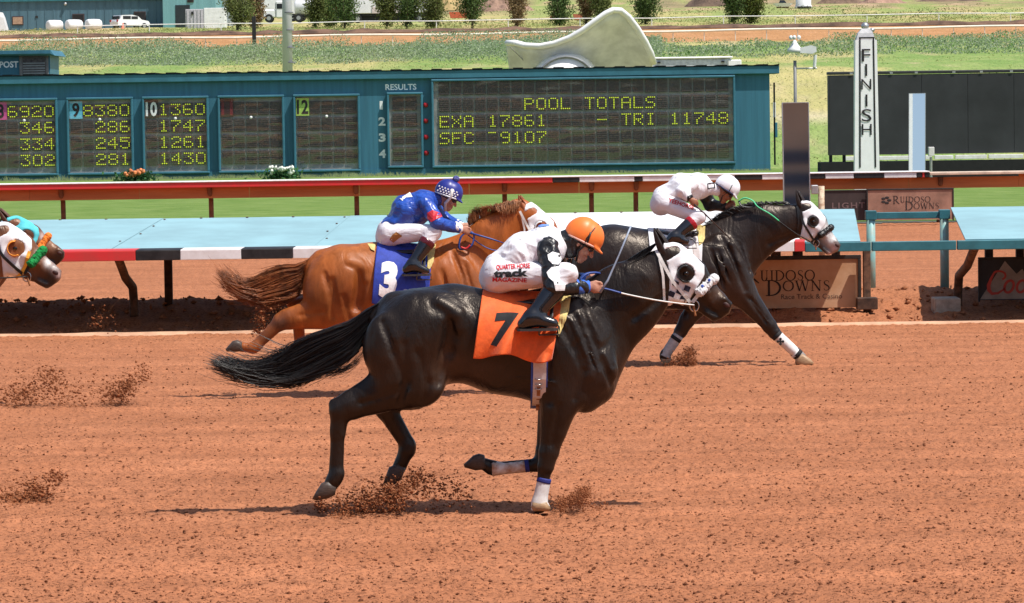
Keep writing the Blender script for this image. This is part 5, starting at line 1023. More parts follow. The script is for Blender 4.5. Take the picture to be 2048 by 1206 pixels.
COAT.node_tree.nodes['Principled BSDF'].inputs['Specular Tint'].default_value = (1, .87, .75, 1)
def head_gear(fig, F, root, T, hoodm, cupm, roll, rollm, cheek, cheekm, rs, hood_poly=None, trim=None, earm=None):
    """Blinker hood, eye cups, eyes, bridle straps, bit and noseband roll. T maps near-head pixels to this head."""
    f = T[2]
    def tp(pts): return xf([tuple(p) for p in pts], *T)
    poly = tp(hood_poly or [(1322, 503), (1328, 482), (1345, 474), (1372, 494), (1408, 530), (1408, 550), (1398, 566), (1387, 584), (1378, 600), (1366, 612), (1334, 612), (1337, 580), (1338, 548), (1334, 528)])
    H = F.clone(.008); H.keep_poly(poly, fig.d)
    ex, ey = tp([(1371, 546)])[0]
    H.cone(fig.p(ex, ey, -60), fig.p(ex, ey, 60), 17.5 * f / fig.s, 17.5 * f / fig.s, 1, .004, 's')
    for sg in (-1, 1):
        e0, e1 = tp([(1328, 512), (1352, 500)]); H.cone(fig.p(*e0, sg * 14 * f), fig.p(*e1, sg * 18 * f), 12 * f / fig.s, 9 * f / fig.s, 1, .004, 's')
    V, Fc = H.mesh('hood', 1); me = np_mesh('hood', V - np.array(org(root)), Fc); hood = link('blinker_hood', me, hoodm, root, True)
    for far in (False, True):
        v = fig.p(ex, ey); y = F.front(v.x, v.z, far); y = float(y) if not np.isnan(y) else fig.d
        sg = 1 if far else -1; b = MB()
        b.ell((v.x, y - sg * .012, v.z), (.024 * rs, .02 * rs, .021 * rs), 14, 10); b.build('eye', EYE_M, root, True)
        c = MB(); n = 14; ring = []                                    # half cup behind the eye
        c.grid(lambda u, w: (lambda an, rr: (v.x + math.cos(an) * rr, y + sg * (-.012 + .05 * math.sin(w * math.pi / 2)) * rs, v.z + math.sin(an) * rr))(R(78 + 215 * u) - T[3], (17.5 - 3.5 * w * w) * f / fig.s + .004), n, 5)
        cup = c.build('eye_cup', cupm, root, True); cup.modifiers.new('thickness', 'SOLIDIFY').thickness = .006
    for sg in (-1, 1):                                                  # ears: tapering cups, open to the front
        e = tp([(1337 + 3 * sg, 512), (1329 + 3 * sg, 497), (1321 + 3 * sg, 480), (1314 + 3 * sg, 464), (1311 + 3 * sg, 455)]); rr = (8, 11.5, 9.5, 5, .6); b = MB(); n = 10
        ax = (fig.p(*e[4]) - fig.p(*e[0])).normalized(); sd_ = Vector((-ax.z, 0, ax.x)); sd_ = sd_ if sd_.x > 0 else -sd_
        b.grid(lambda u, v: (lambda i, t, an: fig.p(*e[i], sg * 14 * f).lerp(fig.p(*e[min(i + 1, 4)], sg * 15 * f), t) + (sd_ * math.cos(an) + Vector((0, 1, 0)) * math.sin(an) * .6) * ((rr[i] * (1 - t) + rr[min(i + 1, 4)] * t) * f / fig.s))(min(int(v * 4), 3), v * 4 - min(int(v * 4), 3), R(42 + 276 * u) + (R(-35) if sg < 0 else R(35))), 16, 16)
        o = b.build('ear', earm, root, True); o.modifiers.new('thickness', 'SOLIDIFY').thickness = .006
    if trim:
        strap(fig, F, tp([(1402, 556), (1390, 584), (1378, 602), (1362, 612)]), 7 * f, 'hood_trim', trim, root, .012)
    # bridle
    strap(fig, F, tp([(1312, 500), (1326, 528), (1345, 562), (1380, 604)]), 6.5 * f * cheek, 'cheek_strap', cheekm, root, .014)
    strap(fig, F, tp([(1318, 515), (1325, 550), (1328, 600)]), 5 * f * cheek, 'throat_strap', cheekm, root, .012)
    strap(fig, F, tp([(1384, 604), (1398, 586), (1412, 570), (1424, 560)]), 7 * f, 'noseband', cheekm, root, .008)
    strap(fig, F, tp([(1384, 604), (1398, 586), (1412, 570), (1424, 560)]), 7 * f, 'noseband', cheekm, root, .008, far=True)
    bx_, by_ = tp([(1388, 611)])[0]; v = fig.p(bx_, by_); y = F.front(v.x, v.z); y = (float(y) if not np.isnan(y) else fig.d) - .012
    rg = MB(); pts = [(v.x + .03 * rs * math.cos(a), y, v.z + .036 * rs * math.sin(a)) for a in [2 * math.pi * i / 16 for i in range(17)]]
    rg.tube(pts, .0055 * rs, 6, False); rg.build('bit_ring', STEEL, root, True)
    sk = tp([(1387, 612), (1391, 632)]); rope(fig, [(*sk[0], -22 * f), (*sk[1], -22 * f)], 2.2 * f, 'curb_strap', BROWN_LEATHER, root)
    for far in (False, True):
        nx_, ny_ = tp([(1452, 609)])[0]; v = fig.p(nx_, ny_); y = F.front(v.x, v.z, far)
        if not np.isnan(y):
            b = MB(); sg = 1 if far else -1; b.ell((0, 0, 0), (.027 * rs, .012 * rs, .017 * rs), 14, 8); M_ = Matrix.Translation(Vector((v.x, float(y) - sg * .004, v.z))) @ Matrix.Rotation(R(38) + T[3], 4, 'Y'); b.v = [tuple(M_ @ Vector(q)) for q in b.v]; b.build('nostril', NOSTRIL, root, True)
    if roll:
        a, b2 = tp([(1396, 588), (1428, 557)])
        va = fig.p(*a, -26 * f); vb = fig.p(*b2, -4 * f); vc = fig.p(*b2, 4 * f); ve = fig.p(*a, 26 * f)
        b = MB(); pp = []
        for i in range(57):
            t = i / 56
            pp.append(va.lerp(vb, t / .45) if t < .45 else (vb.lerp(vc, (t - .45) / .1) if t < .55 else vc.lerp(ve, (t - .55) / .45)))
        rg_ = random.Random(3)
        b.tube(pp, [(9.5 + .6 * math.sin(i * 2.2)) * f / fig.s * (.75 if i in (0, 56) else 1) for i in range(57)], 16)
        b.v = [(x + rg_.gauss(0, .0028), y_ + rg_.gauss(0, .0028), z + rg_.gauss(0, .0028)) for x, y_, z in b.v]
        b.build('noseband_roll', rollm, root, True)
    return hood

ROLLW = mat('white sheepskin', (.75, .74, .74), .95, .1, 60, .006, 180, sheen=.4)

# ---------------------------------------------------------------- dark horse number 7
FG7 = Figure(23.8)
horse7 = empty('horse', (X(1010, 23.8), 23.8, 0), 'glossy near-black racehorse nearest the camera wearing the orange number seven cloth', 'horse')
B7 = FG7.box(605, 440, 1490, 1040, .42, .0088)
FG7.add(B7, NEAR_TRUNK + NEAR_MUSCLE + NEAR_NECK + NEAR_HEAD + NEAR_HIND + NEAR_HIND_FAR + NEAR_FORE + NEAR_FORE_FAR + NEAR_CUT)
BAY = (.0125, .0082, .0066); BRN = (.058, .030, .019)
relief(FG7, B7, [([(1160, 600), (1176, 650), (1205, 720), (1222, 762)], 6, 9, 4, 's'), ([(1118, 640), (1146, 690), (1166, 736), (1150, 792)], 6, 9, 4, 's'), ([(1134, 640), (1152, 680), (1172, 726)], 4, 6, 3, 's'), ([(1150, 630), (1168, 670), (1188, 728)], 4, 6, 3, 's'),
 ([(1096, 700), (1099, 800)], 6, 10, 3, 's'), ([(906, 640), (897, 700), (882, 758)], 9, 16, 5, 's'), ([(768, 640), (790, 700), (813, 760), (800, 806)], 6, 10, 4, 's'), ([(838, 700), (858, 760), (850, 798)], 6, 10, 3.5, 's'), ([(724, 802), (800, 780)], 4, 7, 3, 's'), ([(1118, 806), (1102, 884)], 4, 6, 3, 's'),
 ([(1208, 690), (1270, 632), (1326, 592)], 6, 10, 4, 's'), ([(880, 600), (916, 626), (920, 650)], 7, 14, 3, 'u'),
 ([(1112, 762), (1070, 748), (1020, 752), (960, 738)], 1.8, 2.5, 1.5, 'u'), ([(1180, 700), (1196, 740), (1188, 775)], 1.8, 2.5, 1.5, 'u'), ([(1395, 575), (1420, 598)], 2, 3, 1.5, 'u'), ([(1402, 590), (1425, 606), (1432, 618)], 1.6, 2.5, 1.2, 'u')])
sdf_obj(B7, 'body', COAT, horse7, 2, coat_tint(BAY, [(895, 735, 42, BRN), (950, 745, 60, (.04, .022, .015), 26), (1432, 590, 20, (.07, .036, .022)), (1400, 556, 14, (.05, .028, .02)), (790, 730, 50, (.028, .018, .014)), (1330, 560, 40, (.028, .018, .014)), (1180, 770, 50, (.024, .016, .014))]))
hoof_poly(FG7, [(643, 966), (658, 961), (673, 974), (670, 990), (656, 997), (632, 1001), (624, 998), (632, 983)], HOOF_DARK, horse7, -42, 17)
hoof_poly(FG7, [(778, 934), (798, 926), (812, 936), (802, 960), (788, 970), (766, 967)], HOOF_DARK, horse7, 42, 17)
hoof_poly(FG7, [(1065, 1004), (1094, 1004), (1102, 1017), (1098, 1023), (1066, 1023), (1062, 1014)], HOOF_PALE, horse7, -38, 17)
hoof_poly(FG7, [(969, 910), (975, 938), (951, 941), (929, 935), (927, 929), (946, 911), (958, 907)], HOOF_DARK, horse7, 38, 17)
BANDW = mat('white leg bandage', (.70, .69, .67), .85, .1, 30, .001, 200, col2=(.60, .56, .52))
BANDD = mat('dirty leg bandage', (.66, .62, .58), .85, .3, 14, .001, 200, col2=(.36, .17, .08))
BANDB = mat('blue elastic band', (.022, .03, .2), .7, .1, 30)
wrap(FG7, [(1088, 962), (1082, 990), (1079, 1006), (1081, 1017)], [13.5, 14, 17, 19], -38, BANDW, horse7)
wrap(FG7, [(1089, 956), (1087, 965)], [14, 14.5], -38, BANDB, horse7, 'bandage_band', rings=3)
wrap(FG7, [(1052, 932), (1010, 936), (984, 937)], [14, 13.5, 17.5], 38, BANDD, horse7)
wrap(FG7, [(1058, 931), (1050, 932)], [14.5, 14.5], 38, BANDB, horse7, 'bandage_band', rings=3)
T7 = ((1371, 546), (1371, 546), 1., 0.)
hood7 = head_gear(FG7, B7, horse7, T7, HOODW, mat('black blinker cup', (.012, .012, .012), .35), True, ROLLW, 1, WHITE_NYLON, 1., earm=mat('dark ear', (.022, .014, .011), .5))
# checked cheek of the hood
CHK = mat('navy check cloth', (.012, .012, .03), .8)
for (cx, cy) in [(1350 + 11.5 * i_ - 4 * j_, 566 + 5 * i_ + 10.5 * j_) for j_ in range(5) for i_ in range(-1, 4) if (i_ + j_) % 2 == 0]:
    if cx < 1341 or cx + .75 * (cy - 566) > 1392: continue
    b = MB()
    def ck(u, v, cx=cx, cy=cy):
        x = cx + (u - .5) * 11 + (v - .5) * -4; y = cy + (u - .5) * 5 + (v - .5) * 10
        q = FG7.p(x, y); yy = B7.front(q.x, q.z); yy = float(yy) if not np.isnan(yy) else 23.8
        return (q.x, yy - .0125, q.z)
    b.grid(ck, 4, 4); b.build('hood_check', CHK, horse7)
for (cx, cy) in [(1404, 572), (1418, 560)]:
    q = FG7.p(cx, cy, -24 if cx < 1410 else -14); MB().ell((q.x, q.y - .026, q.z), (.010, .006, .012), 6, 4).build('roll_spot', mat('blue wool', (.05, .12, .5), .9), horse7)
# reins, martingale ring
HAIRK = mat('black hair', (.012, .011, .011), .42, .2, 8, spec=.5)
rope(FG7, [(1222, 580, -44), (1250, 588, -42), (1310, 600, -38), (1360, 607, -30), (1388, 610, -24)], [4.8, 4], 'rein', WHITE_NYLON, horse7, .35)
rope(FG7, [(1190, 577, -46), (1208, 577, -46), (1242, 586, -43)], [5.4, 5.4], 'rein_grip', BLUE_NYLON, horse7, .4)
rope(FG7, [(1190, 577, 40), (1250, 586, 42), (1320, 600, 36), (1388, 610, 24)], [4.5, 4], 'rein', WHITE_NYLON, horse7, .35)
rope(FG7, [(1160, 560, -30), (1172, 548, -24), (1195, 546, -10), (1215, 556, 8), (1215, 568, 20), (1195, 574, 30)], [5, 5], 'rein_loop', BLUE_NYLON, horse7, .5)
# tail and mane
tailg = [[(768, 600), (735, 618), (700, 646), (650, 664), (605, 680), (568, 704), (540, 726), (500, 736), (462, 733), (424, 719)],
         [(765, 604), (728, 640), (690, 668), (640, 690), (600, 712), (560, 735), (520, 742), (480, 739), (428, 722)],
         [(762, 610), (735, 656), (700, 696), (650, 722), (605, 745), (565, 758), (525, 755), (480, 745), (432, 726)],
         [(756, 620), (738, 668), (716, 704), (670, 736), (625, 752), (590, 762), (540, 764), (500, 757), (455, 742)]]
hair(FG7, tailg, 2000, 1.15, 'tail', HAIRK, horse7, 13, 10, 2, ends=.55)
hair(FG7, [[(745, 640), (734, 670), (724, 700), (700, 730), (660, 748)], [(742, 650), (736, 690), (720, 722), (690, 742), (640, 756)]], 60, 1., 'tail_wisp', HAIRK, horse7, 9, 8, 3)
hair(FG7, [[(690, 665), (640, 690), (590, 702), (545, 716), (505, 716), (462, 706)], [(660, 690), (610, 696), (570, 690), (540, 676), (515, 672)]], 30, .8, 'tail_wisp', HAIRK, horse7, 9, 8, 4, ends=.5)
hair(FG7, [[(660, 735), (630, 755), (612, 768), (600, 780)], [(650, 735), (612, 765), (578, 776), (530, 772)]], 36, .9, 'tail_wisp', HAIRK, horse7, 4, 6, 5)
hair(FG7, [[(1200, 556), (1188, 566), (1172, 584)], [(1240, 528), (1224, 548), (1206, 566)], [(1286, 500), (1262, 526), (1236, 544)], [(1322, 480), (1296, 506), (1270, 524)]], 700, 1.0, 'mane', HAIRK, horse7, 4, 7, 6, npts=6)

# ---------------------------------------------------------------- chestnut horse number 3
FG3 = Figure(33.6)
horse3 = empty('horse', (X(780, 33.6), 33.6, 0), 'chestnut racehorse behind the black one wearing the blue number three cloth', 'horse')
B3 = FG3.box(440, 380, 1160, 800, .44, .0112)
T3 = ((1335, 485), (1056, 411), .713, 0.)
ch = [(692, 573, 86, 760, 566, 78, 0, 0, .76, 18), (760, 566, 78, 900, 580, 82, 0, 0, .74, 18), (895, 578, 82, 925, 585, 70, 0, 0, .72, 18),
      (880, 516, 32, 925, 506, 30, 0, 0, .5, 22), (640, 520, 18, 618, 532, 11, 0, 0, .8, 14), (925, 545, 68, 985, 482, 48, 0, 0, .44, 16), (985, 482, 48, 1038, 432, 35, 0, 0, .46, 14)]
ch += both([(668, 574, 56, 696, 556, 54, -26, -28, .60, 16), (735, 545, 20, 720, 530, 16, -46, -38, .5, 14), (910, 520, 22, 945, 610, 32, -32, -40, .42, 10), (880, 555, 32, 895, 620, 34, -40, -40, .40, 10),
            (932, 530, 10, 955, 600, 9, -40, -48, .45, 6), (918, 540, 8, 938, 606, 8, -46, -52, .45, 6), (900, 540, 8, 915, 590, 8, -46, -50, .45, 6)])
ch += xf(NEAR_HEAD, *T3)
ch += [(662, 592, 52, 692, 622, 38, -33, -31, .55, 14), (694, 622, 36, 582, 638, 20, -31, -30, .65, 12), (620, 622, 22, 572, 632, 11, -31, -30, .6, 10), (580, 638, 19, 562, 644, 17, -30, -30, .75, 7), (566, 632, 10, 556, 634, 6, -30, -30, .8, 6),
       (560, 645, 14, 516, 688, 10.5, -30, -30, .8, 6), (512, 692, 12, 507, 696, 12, -30, -30, .9, 5), (505, 696, 10, 482, 694, 10, -30, -30, .95, 5)]
ch += [(668, 590, 48, 690, 615, 34, 33, 31, .55, 14), (686, 612, 30, 598, 610, 16, 31, 30, .7, 10), (596, 610, 14, 581, 607, 9, 30, 30, .8, 6), (594, 614, 13, 600, 690, 11, 30, 30, .8, 6), (600, 696, 12, 600, 700, 12, 30, 30, .9, 5), (600, 702, 10, 592, 720, 10, 30, 30, .95, 5)]
ch += [(905, 630, 30, 922, 704, 15, -30, -28, .72, 10), (922, 708, 14, 925, 716, 13, -28, -28, .9, 6), (922, 720, 10, 872, 736, 9, -28, -28, .8, 5), (866, 736, 11, 852, 728, 9, -28, -28, .9, 5),
       (930, 630, 30, 968, 700, 15, 30, 28, .72, 10), (970, 706, 14, 974, 714, 13, 28, 28, .9, 6), (976, 720, 10, 990, 764, 9, 28, 28, .8, 5), (992, 770, 11, 994, 776, 10, 28, 28, .9, 5)]
ch += both([(640, 560, 22, 655, 618, 22, -40, -44, .5, 7), (690, 580, 28, 700, 622, 24, -46, -46, .42, 7), (664, 560, 4.5, 676, 628, 4, -64, -62, 1, 8, 's'), (728, 548, 8, 716, 612, 6, -66, -56, 1, 12, 's'), (700, 528, 5, 728, 540, 5, -60, -62, 1, 10, 's'), (905, 530, 3.5, 930, 606, 3.5, -64, -66, 1, 6, 's'), (940, 540, 3.5, 958, 600, 3.5, -58, -62, 1, 6, 's'), (922, 540, 3, 944, 610, 3, -62, -66, 1, 6, 's')])
FG3.add(B3, ch)
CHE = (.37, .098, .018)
relief(FG3, B3, [([(652, 545), (665, 590), (668, 632)], 4.5, 7, 3.5, 's'), ([(722, 545), (713, 612)], 6, 11, 4, 's'), ([(700, 522), (732, 536), (736, 556)], 5, 9, 2.5, 'u'), ([(905, 500), (935, 570), (950, 622)], 4, 6, 3, 's'), ([(885, 540), (905, 612)], 4, 6, 3, 's'), ([(915, 530), (936, 592)], 3, 4.5, 2.2, 's'), ([(928, 522), (948, 586)], 3, 4.5, 2.2, 's'), ([(690, 590), (700, 634)], 4, 7, 2.5, 's'), ([(600, 628), (650, 622)], 3, 5, 2, 's')])
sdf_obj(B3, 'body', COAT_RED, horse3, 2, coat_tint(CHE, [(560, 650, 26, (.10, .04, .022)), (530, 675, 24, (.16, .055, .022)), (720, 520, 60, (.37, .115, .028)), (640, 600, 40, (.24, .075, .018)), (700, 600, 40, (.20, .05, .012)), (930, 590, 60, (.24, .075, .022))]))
hoof_poly(FG3, [(484, 684), (489, 702), (470, 704), (453, 703), (451, 698), (465, 682), (474, 680)], HOOF_DARK, horse3, -30, 12); hoof(FG3, (593, 720), (588, 738), 10, 13, HOOF_DARK, horse3, 30)
hoof(FG3, (852, 728), (838, 720), 10, 13, HOOF_DARK, horse3, -28); hoof(FG3, (994, 774), (996, 788), 10, 13, HOOF_DARK, horse3, 28)
head_gear(FG3, B3, horse3, T3, HOODW, mat('white blinker cup', (.7, .7, .7), .4), False, ROLLW, 1, WHITE_NYLON, 1., earm=mat('chestnut ear', (.26, .07, .018), .55))
HAIRC = mat('chestnut hair', (.36, .115, .034), .45, .3, 10, spec=.45)
hair(FG3, [[(632, 508), (600, 530), (560, 532), (525, 550), (500, 565), (470, 566), (440, 536)], [(630, 512), (600, 545), (565, 550), (530, 565), (500, 575), (470, 578), (438, 548)],
           [(628, 518), (602, 560), (575, 575), (545, 580), (510, 590), (475, 580), (448, 560)], [(624, 524), (610, 560), (598, 588), (565, 600), (530, 606), (490, 598), (460, 580)]], 1300, .75, 'tail', HAIRC, horse3, 11, 9, 12, ends=.6)
hair(FG3, [[(618, 540), (605, 570), (590, 590), (560, 606), (520, 618)], [(615, 545), (600, 590), (570, 610), (540, 616), (500, 622)]], 50, .8, 'tail_wisp', HAIRC, horse3, 6, 6, 13)
HAIRL = mat('light chestnut hair', (.42, .165, .06), .5, .3, 10, spec=.45)
hair(FG3, [[(938, 452, -4), (936, 436, -4), (944, 420, -4)], [(952, 442, -4), (948, 424, -4), (958, 408, -6)], [(968, 434, -4), (968, 416, -8), (982, 412, -16)], [(986, 425, -4), (992, 408, -14), (1000, 424, -24)], [(1004, 416, -4), (1014, 402, -14), (1014, 430, -24)], [(1022, 408, -4), (1030, 400, -12), (1026, 428, -22)], [(1038, 400, -4), (1042, 400, -10), (1036, 418, -18)]], 900, .9, 'mane', HAIRL, horse3, 4, 4, 14, npts=6, ends=.6)
rope(FG3, [(936, 470, -26), (985, 500, -30), (1060, 500, -26), (1094, 501, -18)], [3, 3], 'rein', BLUE_NYLON, horse3, .4)
rope(FG3, [(940, 462, -28), (948, 470, -30), (944, 490, -34), (930, 498, -36), (918, 496, -38), (922, 474, -34), (934, 464, -30)], [3.4, 3.4], 'rein_loop', BLUE_NYLON, horse3, .5)
rope(FG3, [(922, 494, -40), (932, 497, -40), (940, 490, -39)], [3.8, 3.8], 'rein_grip', mat('red nylon strap', (.5, .02, .025), .5), horse3, .5)

# ---------------------------------------------------------------- leading dark horse by the rail
FG1 = Figure(37.0)
horse1 = empty('horse', (X(1370, 37), 37.0, 0), 'dark bay racehorse in the lead by the rail with green rein and white blaze', 'horse')
B1 = FG1.box(1120, 370, 1690, 750, .44, .0112)
T1 = ((1371, 546), (1626, 443), .65, R(7))
le = [(1226, 532, 84, 1330, 540, 75, 0, 0, .76, 18), (1330, 540, 75, 1420, 545, 76, 0, 0, .74, 18), (1418, 478, 26, 1452, 474, 26, 0, 0, .5, 20), (1438, 548, 70, 1468, 562, 36, 0, 0, .74, 16),
      (1466, 502, 62, 1530, 456, 44, 0, 0, .46, 16), (1530, 456, 44, 1588, 442, 34, 0, 0, .48, 14)]
le += both([(1205, 535, 54, 1230, 515, 52, -24, -26, .6, 16), (1440, 490, 22, 1468, 560, 30, -30, -36, .42, 10), (1410, 520, 30, 1425, 580, 32, -36, -36, .40, 10),
            (1462, 492, 9, 1486, 556, 8, -40, -40, .45, 5), (1448, 500, 8, 1468, 570, 8, -43, -46, .45, 5), (1432, 500, 8, 1448, 560, 8, -43, -46, .45, 5), (1480, 500, 10, 1496, 550, 10, -26, -30, .5, 6)])
le += [(1436, 466, 22, 1500, 440, 24, 0, 0, .45, 12)]
le += xf(NEAR_HEAD, *T1)
le += [(1452, 545, 46, 1480, 582, 30, -30, -28, .6, 12), (1480, 580, 28, 1538, 650, 14.5, -28, -27, .8, 10), (1540, 654, 14, 1548, 664, 13, -27, -27, .9, 6), (1550, 668, 11, 1588, 702, 9.5, -27, -27, .85, 5), (1592, 706, 11, 1594, 708, 11, -27, -27, .9, 5), (1596, 709, 9.5, 1604, 715, 9.5, -27, -27, .95, 5)]
le += [(1415, 585, 30, 1376, 638, 16, 28, 27, .75, 10), (1374, 640, 15, 1362, 662, 14, 27, 27, .9, 6), (1358, 668, 11, 1332, 706, 9.5, 27, 27, .85, 5), (1330, 710, 11, 1330, 712, 11, 27, 27, .9, 5), (1330, 714, 9.5, 1333, 724, 9.5, 27, 27, .95, 5)]
le += [(1208, 562, 46, 1230, 600, 34, -30, -28, .55, 12), (1228, 602, 28, 1184, 640, 16, -28, -27, .7, 8), (1182, 643, 14, 1182, 650, 12, -27, -27, .8, 6), (1183, 650, 10, 1192, 702, 9, -27, -27, .85, 5), (1194, 706, 10, 1202, 718, 9, -27, -27, .9, 5)]
le += [(1212, 562, 46, 1240, 600, 32, 30, 28, .55, 12), (1238, 602, 26, 1222, 645, 15, 28, 27, .7, 8), (1222, 648, 12, 1236, 700, 9, 27, 27, .85, 5), (1236, 704, 10, 1230, 716, 9, 27, 27, .9, 5)]
le += both([(1445, 500, 3.5, 1470, 570, 3.5, -60, -62, 1, 6, 's'), (1462, 500, 3, 1484, 562, 3, -56, -58, 1, 6, 's'), (1428, 505, 3.5, 1445, 570, 3.5, -62, -64, 1, 6, 's'), (1500, 596, 2.5, 1532, 640, 2, -44, -40, 1, 5, 's')])
FG1.add(B1, le)
BAY1 = (.017, .011, .0095); PINK = (.55, .36, .32); WHT = (.85, .82, .80)
relief(FG1, B1, [([(1440, 470), (1470, 530), (1487, 578)], 4, 6, 3, 's'), ([(1420, 500), (1446, 572)], 4, 6, 3, 's'), ([(1456, 495), (1479, 560)], 3, 4.5, 2.2, 's'), ([(1490, 590), (1530, 642)], 3, 4, 2, 's'), ([(1500, 540), (1540, 486), (1580, 470)], 4, 7, 2.5, 's'), ([(1432, 498), (1456, 560)], 3, 4.5, 2, 's'), ([(1478, 490), (1496, 540)], 3, 5, 2, 's'), ([(1500, 600), (1536, 645)], 1.5, 2, 1.2, 'u')])
sdf_obj(B1, 'body', COAT, horse1, 2, coat_tint(BAY1, [(1470, 600, 40, (.04, .024, .019)), (1400, 590, 50, (.045, .026, .02)), (1651, 462, 11, WHT, 18), (1662, 480, 11, WHT, 15), (1668, 496, 7, PINK), (1660, 510, 7, PINK), (1354, 676, 8, (.3, .28, .27)), (1600, 712, 10, (.7, .68, .65))]))
hoof_poly(FG1, [(1591, 713), (1604, 706), (1621, 718), (1628, 726), (1618, 733), (1600, 733), (1590, 726)], HOOF_PALE, horse1, -27, 12); hoof_poly(FG1, [(1321, 716), (1342, 716), (1345, 728), (1338, 734), (1326, 732)], HOOF_PALE, horse1, 27, 11)
hoof(FG1, (1202, 718), (1208, 730), 9, 11, HOOF_DARK, horse1, -27); hoof(FG1, (1231, 714), (1226, 728), 9, 11, HOOF_DARK, horse1, 27)
BANDG = mat('grey leg bandage', (.5, .49, .48), .85, .1, 30, .001, 200)
BLACKBAND = mat('black elastic band', (.012, .012, .013), .7)
wrap(FG1, [(1552, 669), (1590, 704), (1594, 709)], [12.5, 11.5, 13], -27, BANDW, horse1)
wrap(FG1, [(1551, 668), (1556, 673)], [13.3, 13.3], -27, BLACKBAND, horse1, 'bandage_band', rings=3)
wrap(FG1, [(1592, 706), (1598, 711)], [13.3, 12.5], -27, BLACKBAND, horse1, 'bandage_band', rings=3)
for dx, dy in ((0, 0), (0, -5), (0, 5), (-5, 0), (5, 0)):
    q = FG1.p(1561 + dx, 683 + dy, -27 - 12.6); MB().ell((q.x, q.y, q.z), (.014, .004, .014), 6, 4).build('bandage_mark', BLACKBAND, horse1)
wrap(FG1, [(1357, 670), (1333, 706), (1330, 713)], [12.5, 11.5, 12.5], 27, BANDG, horse1)
wrap(FG1, [(1354, 674), (1350, 680)], [13, 13], 27, BLACKBAND, horse1, 'bandage_band', rings=3)
head_gear(FG1, B1, horse1, T1, HOODW, mat('black blinker cup', (.012, .012, .012), .35), True, BLK_LEATHER, 1, BLK_LEATHER, 1., earm=mat('dark ear', (.022, .014, .011), .5))
rope(FG1, [(1478, 402, -14), (1490, 396, -16), (1506, 402, -18), (1516, 414, -24), (1540, 428, -26), (1558, 442, -26)], [3.4, 3.4], 'rein_grip', GREEN_NYLON, horse1, .45)
rope(FG1, [(1478, 402, -14), (1484, 412, -20), (1505, 414, -20), (1514, 406, -20)], [2.6, 2.6], 'rein_loop', BLK_LEATHER, horse1, .5)
rope(FG1, [(1556, 441, -26), (1590, 466, -24), (1615, 480, -20), (1628, 490, -15)], [3, 3], 'rein', BLK_LEATHER, horse1, .45)
hair(FG1, [[(1425, 448), (1415, 452), (1400, 455)], [(1450, 434), (1438, 430), (1425, 438)], [(1480, 424), (1466, 416), (1450, 422)], [(1510, 416), (1500, 406), (1490, 412)], [(1545, 408), (1535, 404), (1528, 410)], [(1580, 408), (1572, 404), (1562, 409)]], 420, 1.0, 'mane', HAIRK, horse1, 4, 5, 24, npts=6)
hair(FG1, [[(1162, 470), (1140, 500), (1130, 540), (1120, 580)], [(1165, 480), (1150, 520), (1140, 560), (1130, 590)]], 120, 1.4, 'tail', HAIRK, horse1, 5, 6, 25)

# ---------------------------------------------------------------- two horses entering at the left edge
ORANGE_CUP = mat('orange blinker cup', (.85, .30, .03), .5); ORANGE_TRIM = mat('orange hood trim', (.9, .42, .04), .7)
TURQ = mat('turquoise hood cloth', (.10, .55, .60), .75, .12, 16, .0015, 200, col2=(.06, .42, .5)); GREENWOOL = mat('green wool', (.01, .28, .06), .95, .3, 50, .006, 180)
ORWOOL = mat('orange wool', (.85, .22, .03), .95, .2, 50, .004, 180)
def side_horse(d, eye, f, rot, label, base, zones, hood, cup, trim, rollm, strapm, vox=.0138):
    fg = Figure(d); root = empty('horse', (X(eye[0] - 360 * f, d), d, 0), label, 'horse'); T = ((1371, 546), eye, f, rot); TB = ((1371, 546), eye, f, rot * .5)
    body = NEAR_TRUNK + NEAR_MUSCLE + NEAR_HIND + NEAR_HIND_FAR + NEAR_FORE + NEAR_FORE_FAR + NEAR_NECK
    x0 = eye[0] - 800 * f; bx = fg.box(x0, eye[1] - 130 * f, eye[0] + 130 * f, eye[1] + 520 * f, .42, vox)
    fg.add(bx, xf(body, *TB)); fg.add(bx, xf(NEAR_HEAD, *T)); sdf_obj(bx, 'body', COAT, root, 2, coat_tint(base, zones))
    for (a, b, ra, rb, yo) in (((654, 978), (633, 998), 14, 17, -42), ((796, 940), (786, 966), 14, 17, 42), ((1080, 1006), (1082, 1020), 13, 18, -38), ((972, 926), (940, 921), 14, 18, 38)):
        q = xf([a, b], *TB); hoof(fg, q[0], q[1], ra * f, rb * f, HOOF_DARK, root, yo * f)
    head_gear(fg, bx, root, T, hood, cup, rollm is not None, rollm, 1, strapm, 1., trim=trim, earm=mat('bay ear', (.10, .038, .02), .55))
    q = xf([(1222, 590), (1310, 606), (1388, 611)], *T); rope(fg, [(*q[0], -40 * f), (*q[1], -36 * f), (*q[2], -24 * f)], [4 * f, 4 * f], 'rein', strapm, root, .4)
    hair(fg, [[(x, y, 0) for x, y in xf(g, *TB)] for g in ([(1200, 556), (1188, 566), (1172, 584)], [(1240, 528), (1224, 548), (1206, 566)], [(1322, 480), (1296, 506), (1270, 524)])], 150, 1.5, 'mane', HAIRK, root, 3, 7, 6, npts=5)
    hair(fg, [[(x, y, 0) for x, y in xf(g[:8], *TB)] for g in tailg], 160, 2.4, 'tail', HAIRK, root, 7, 9, 2)
    return fg, root, bx
BAYR = (.20, .075, .032); DKM = (.022, .016, .016)
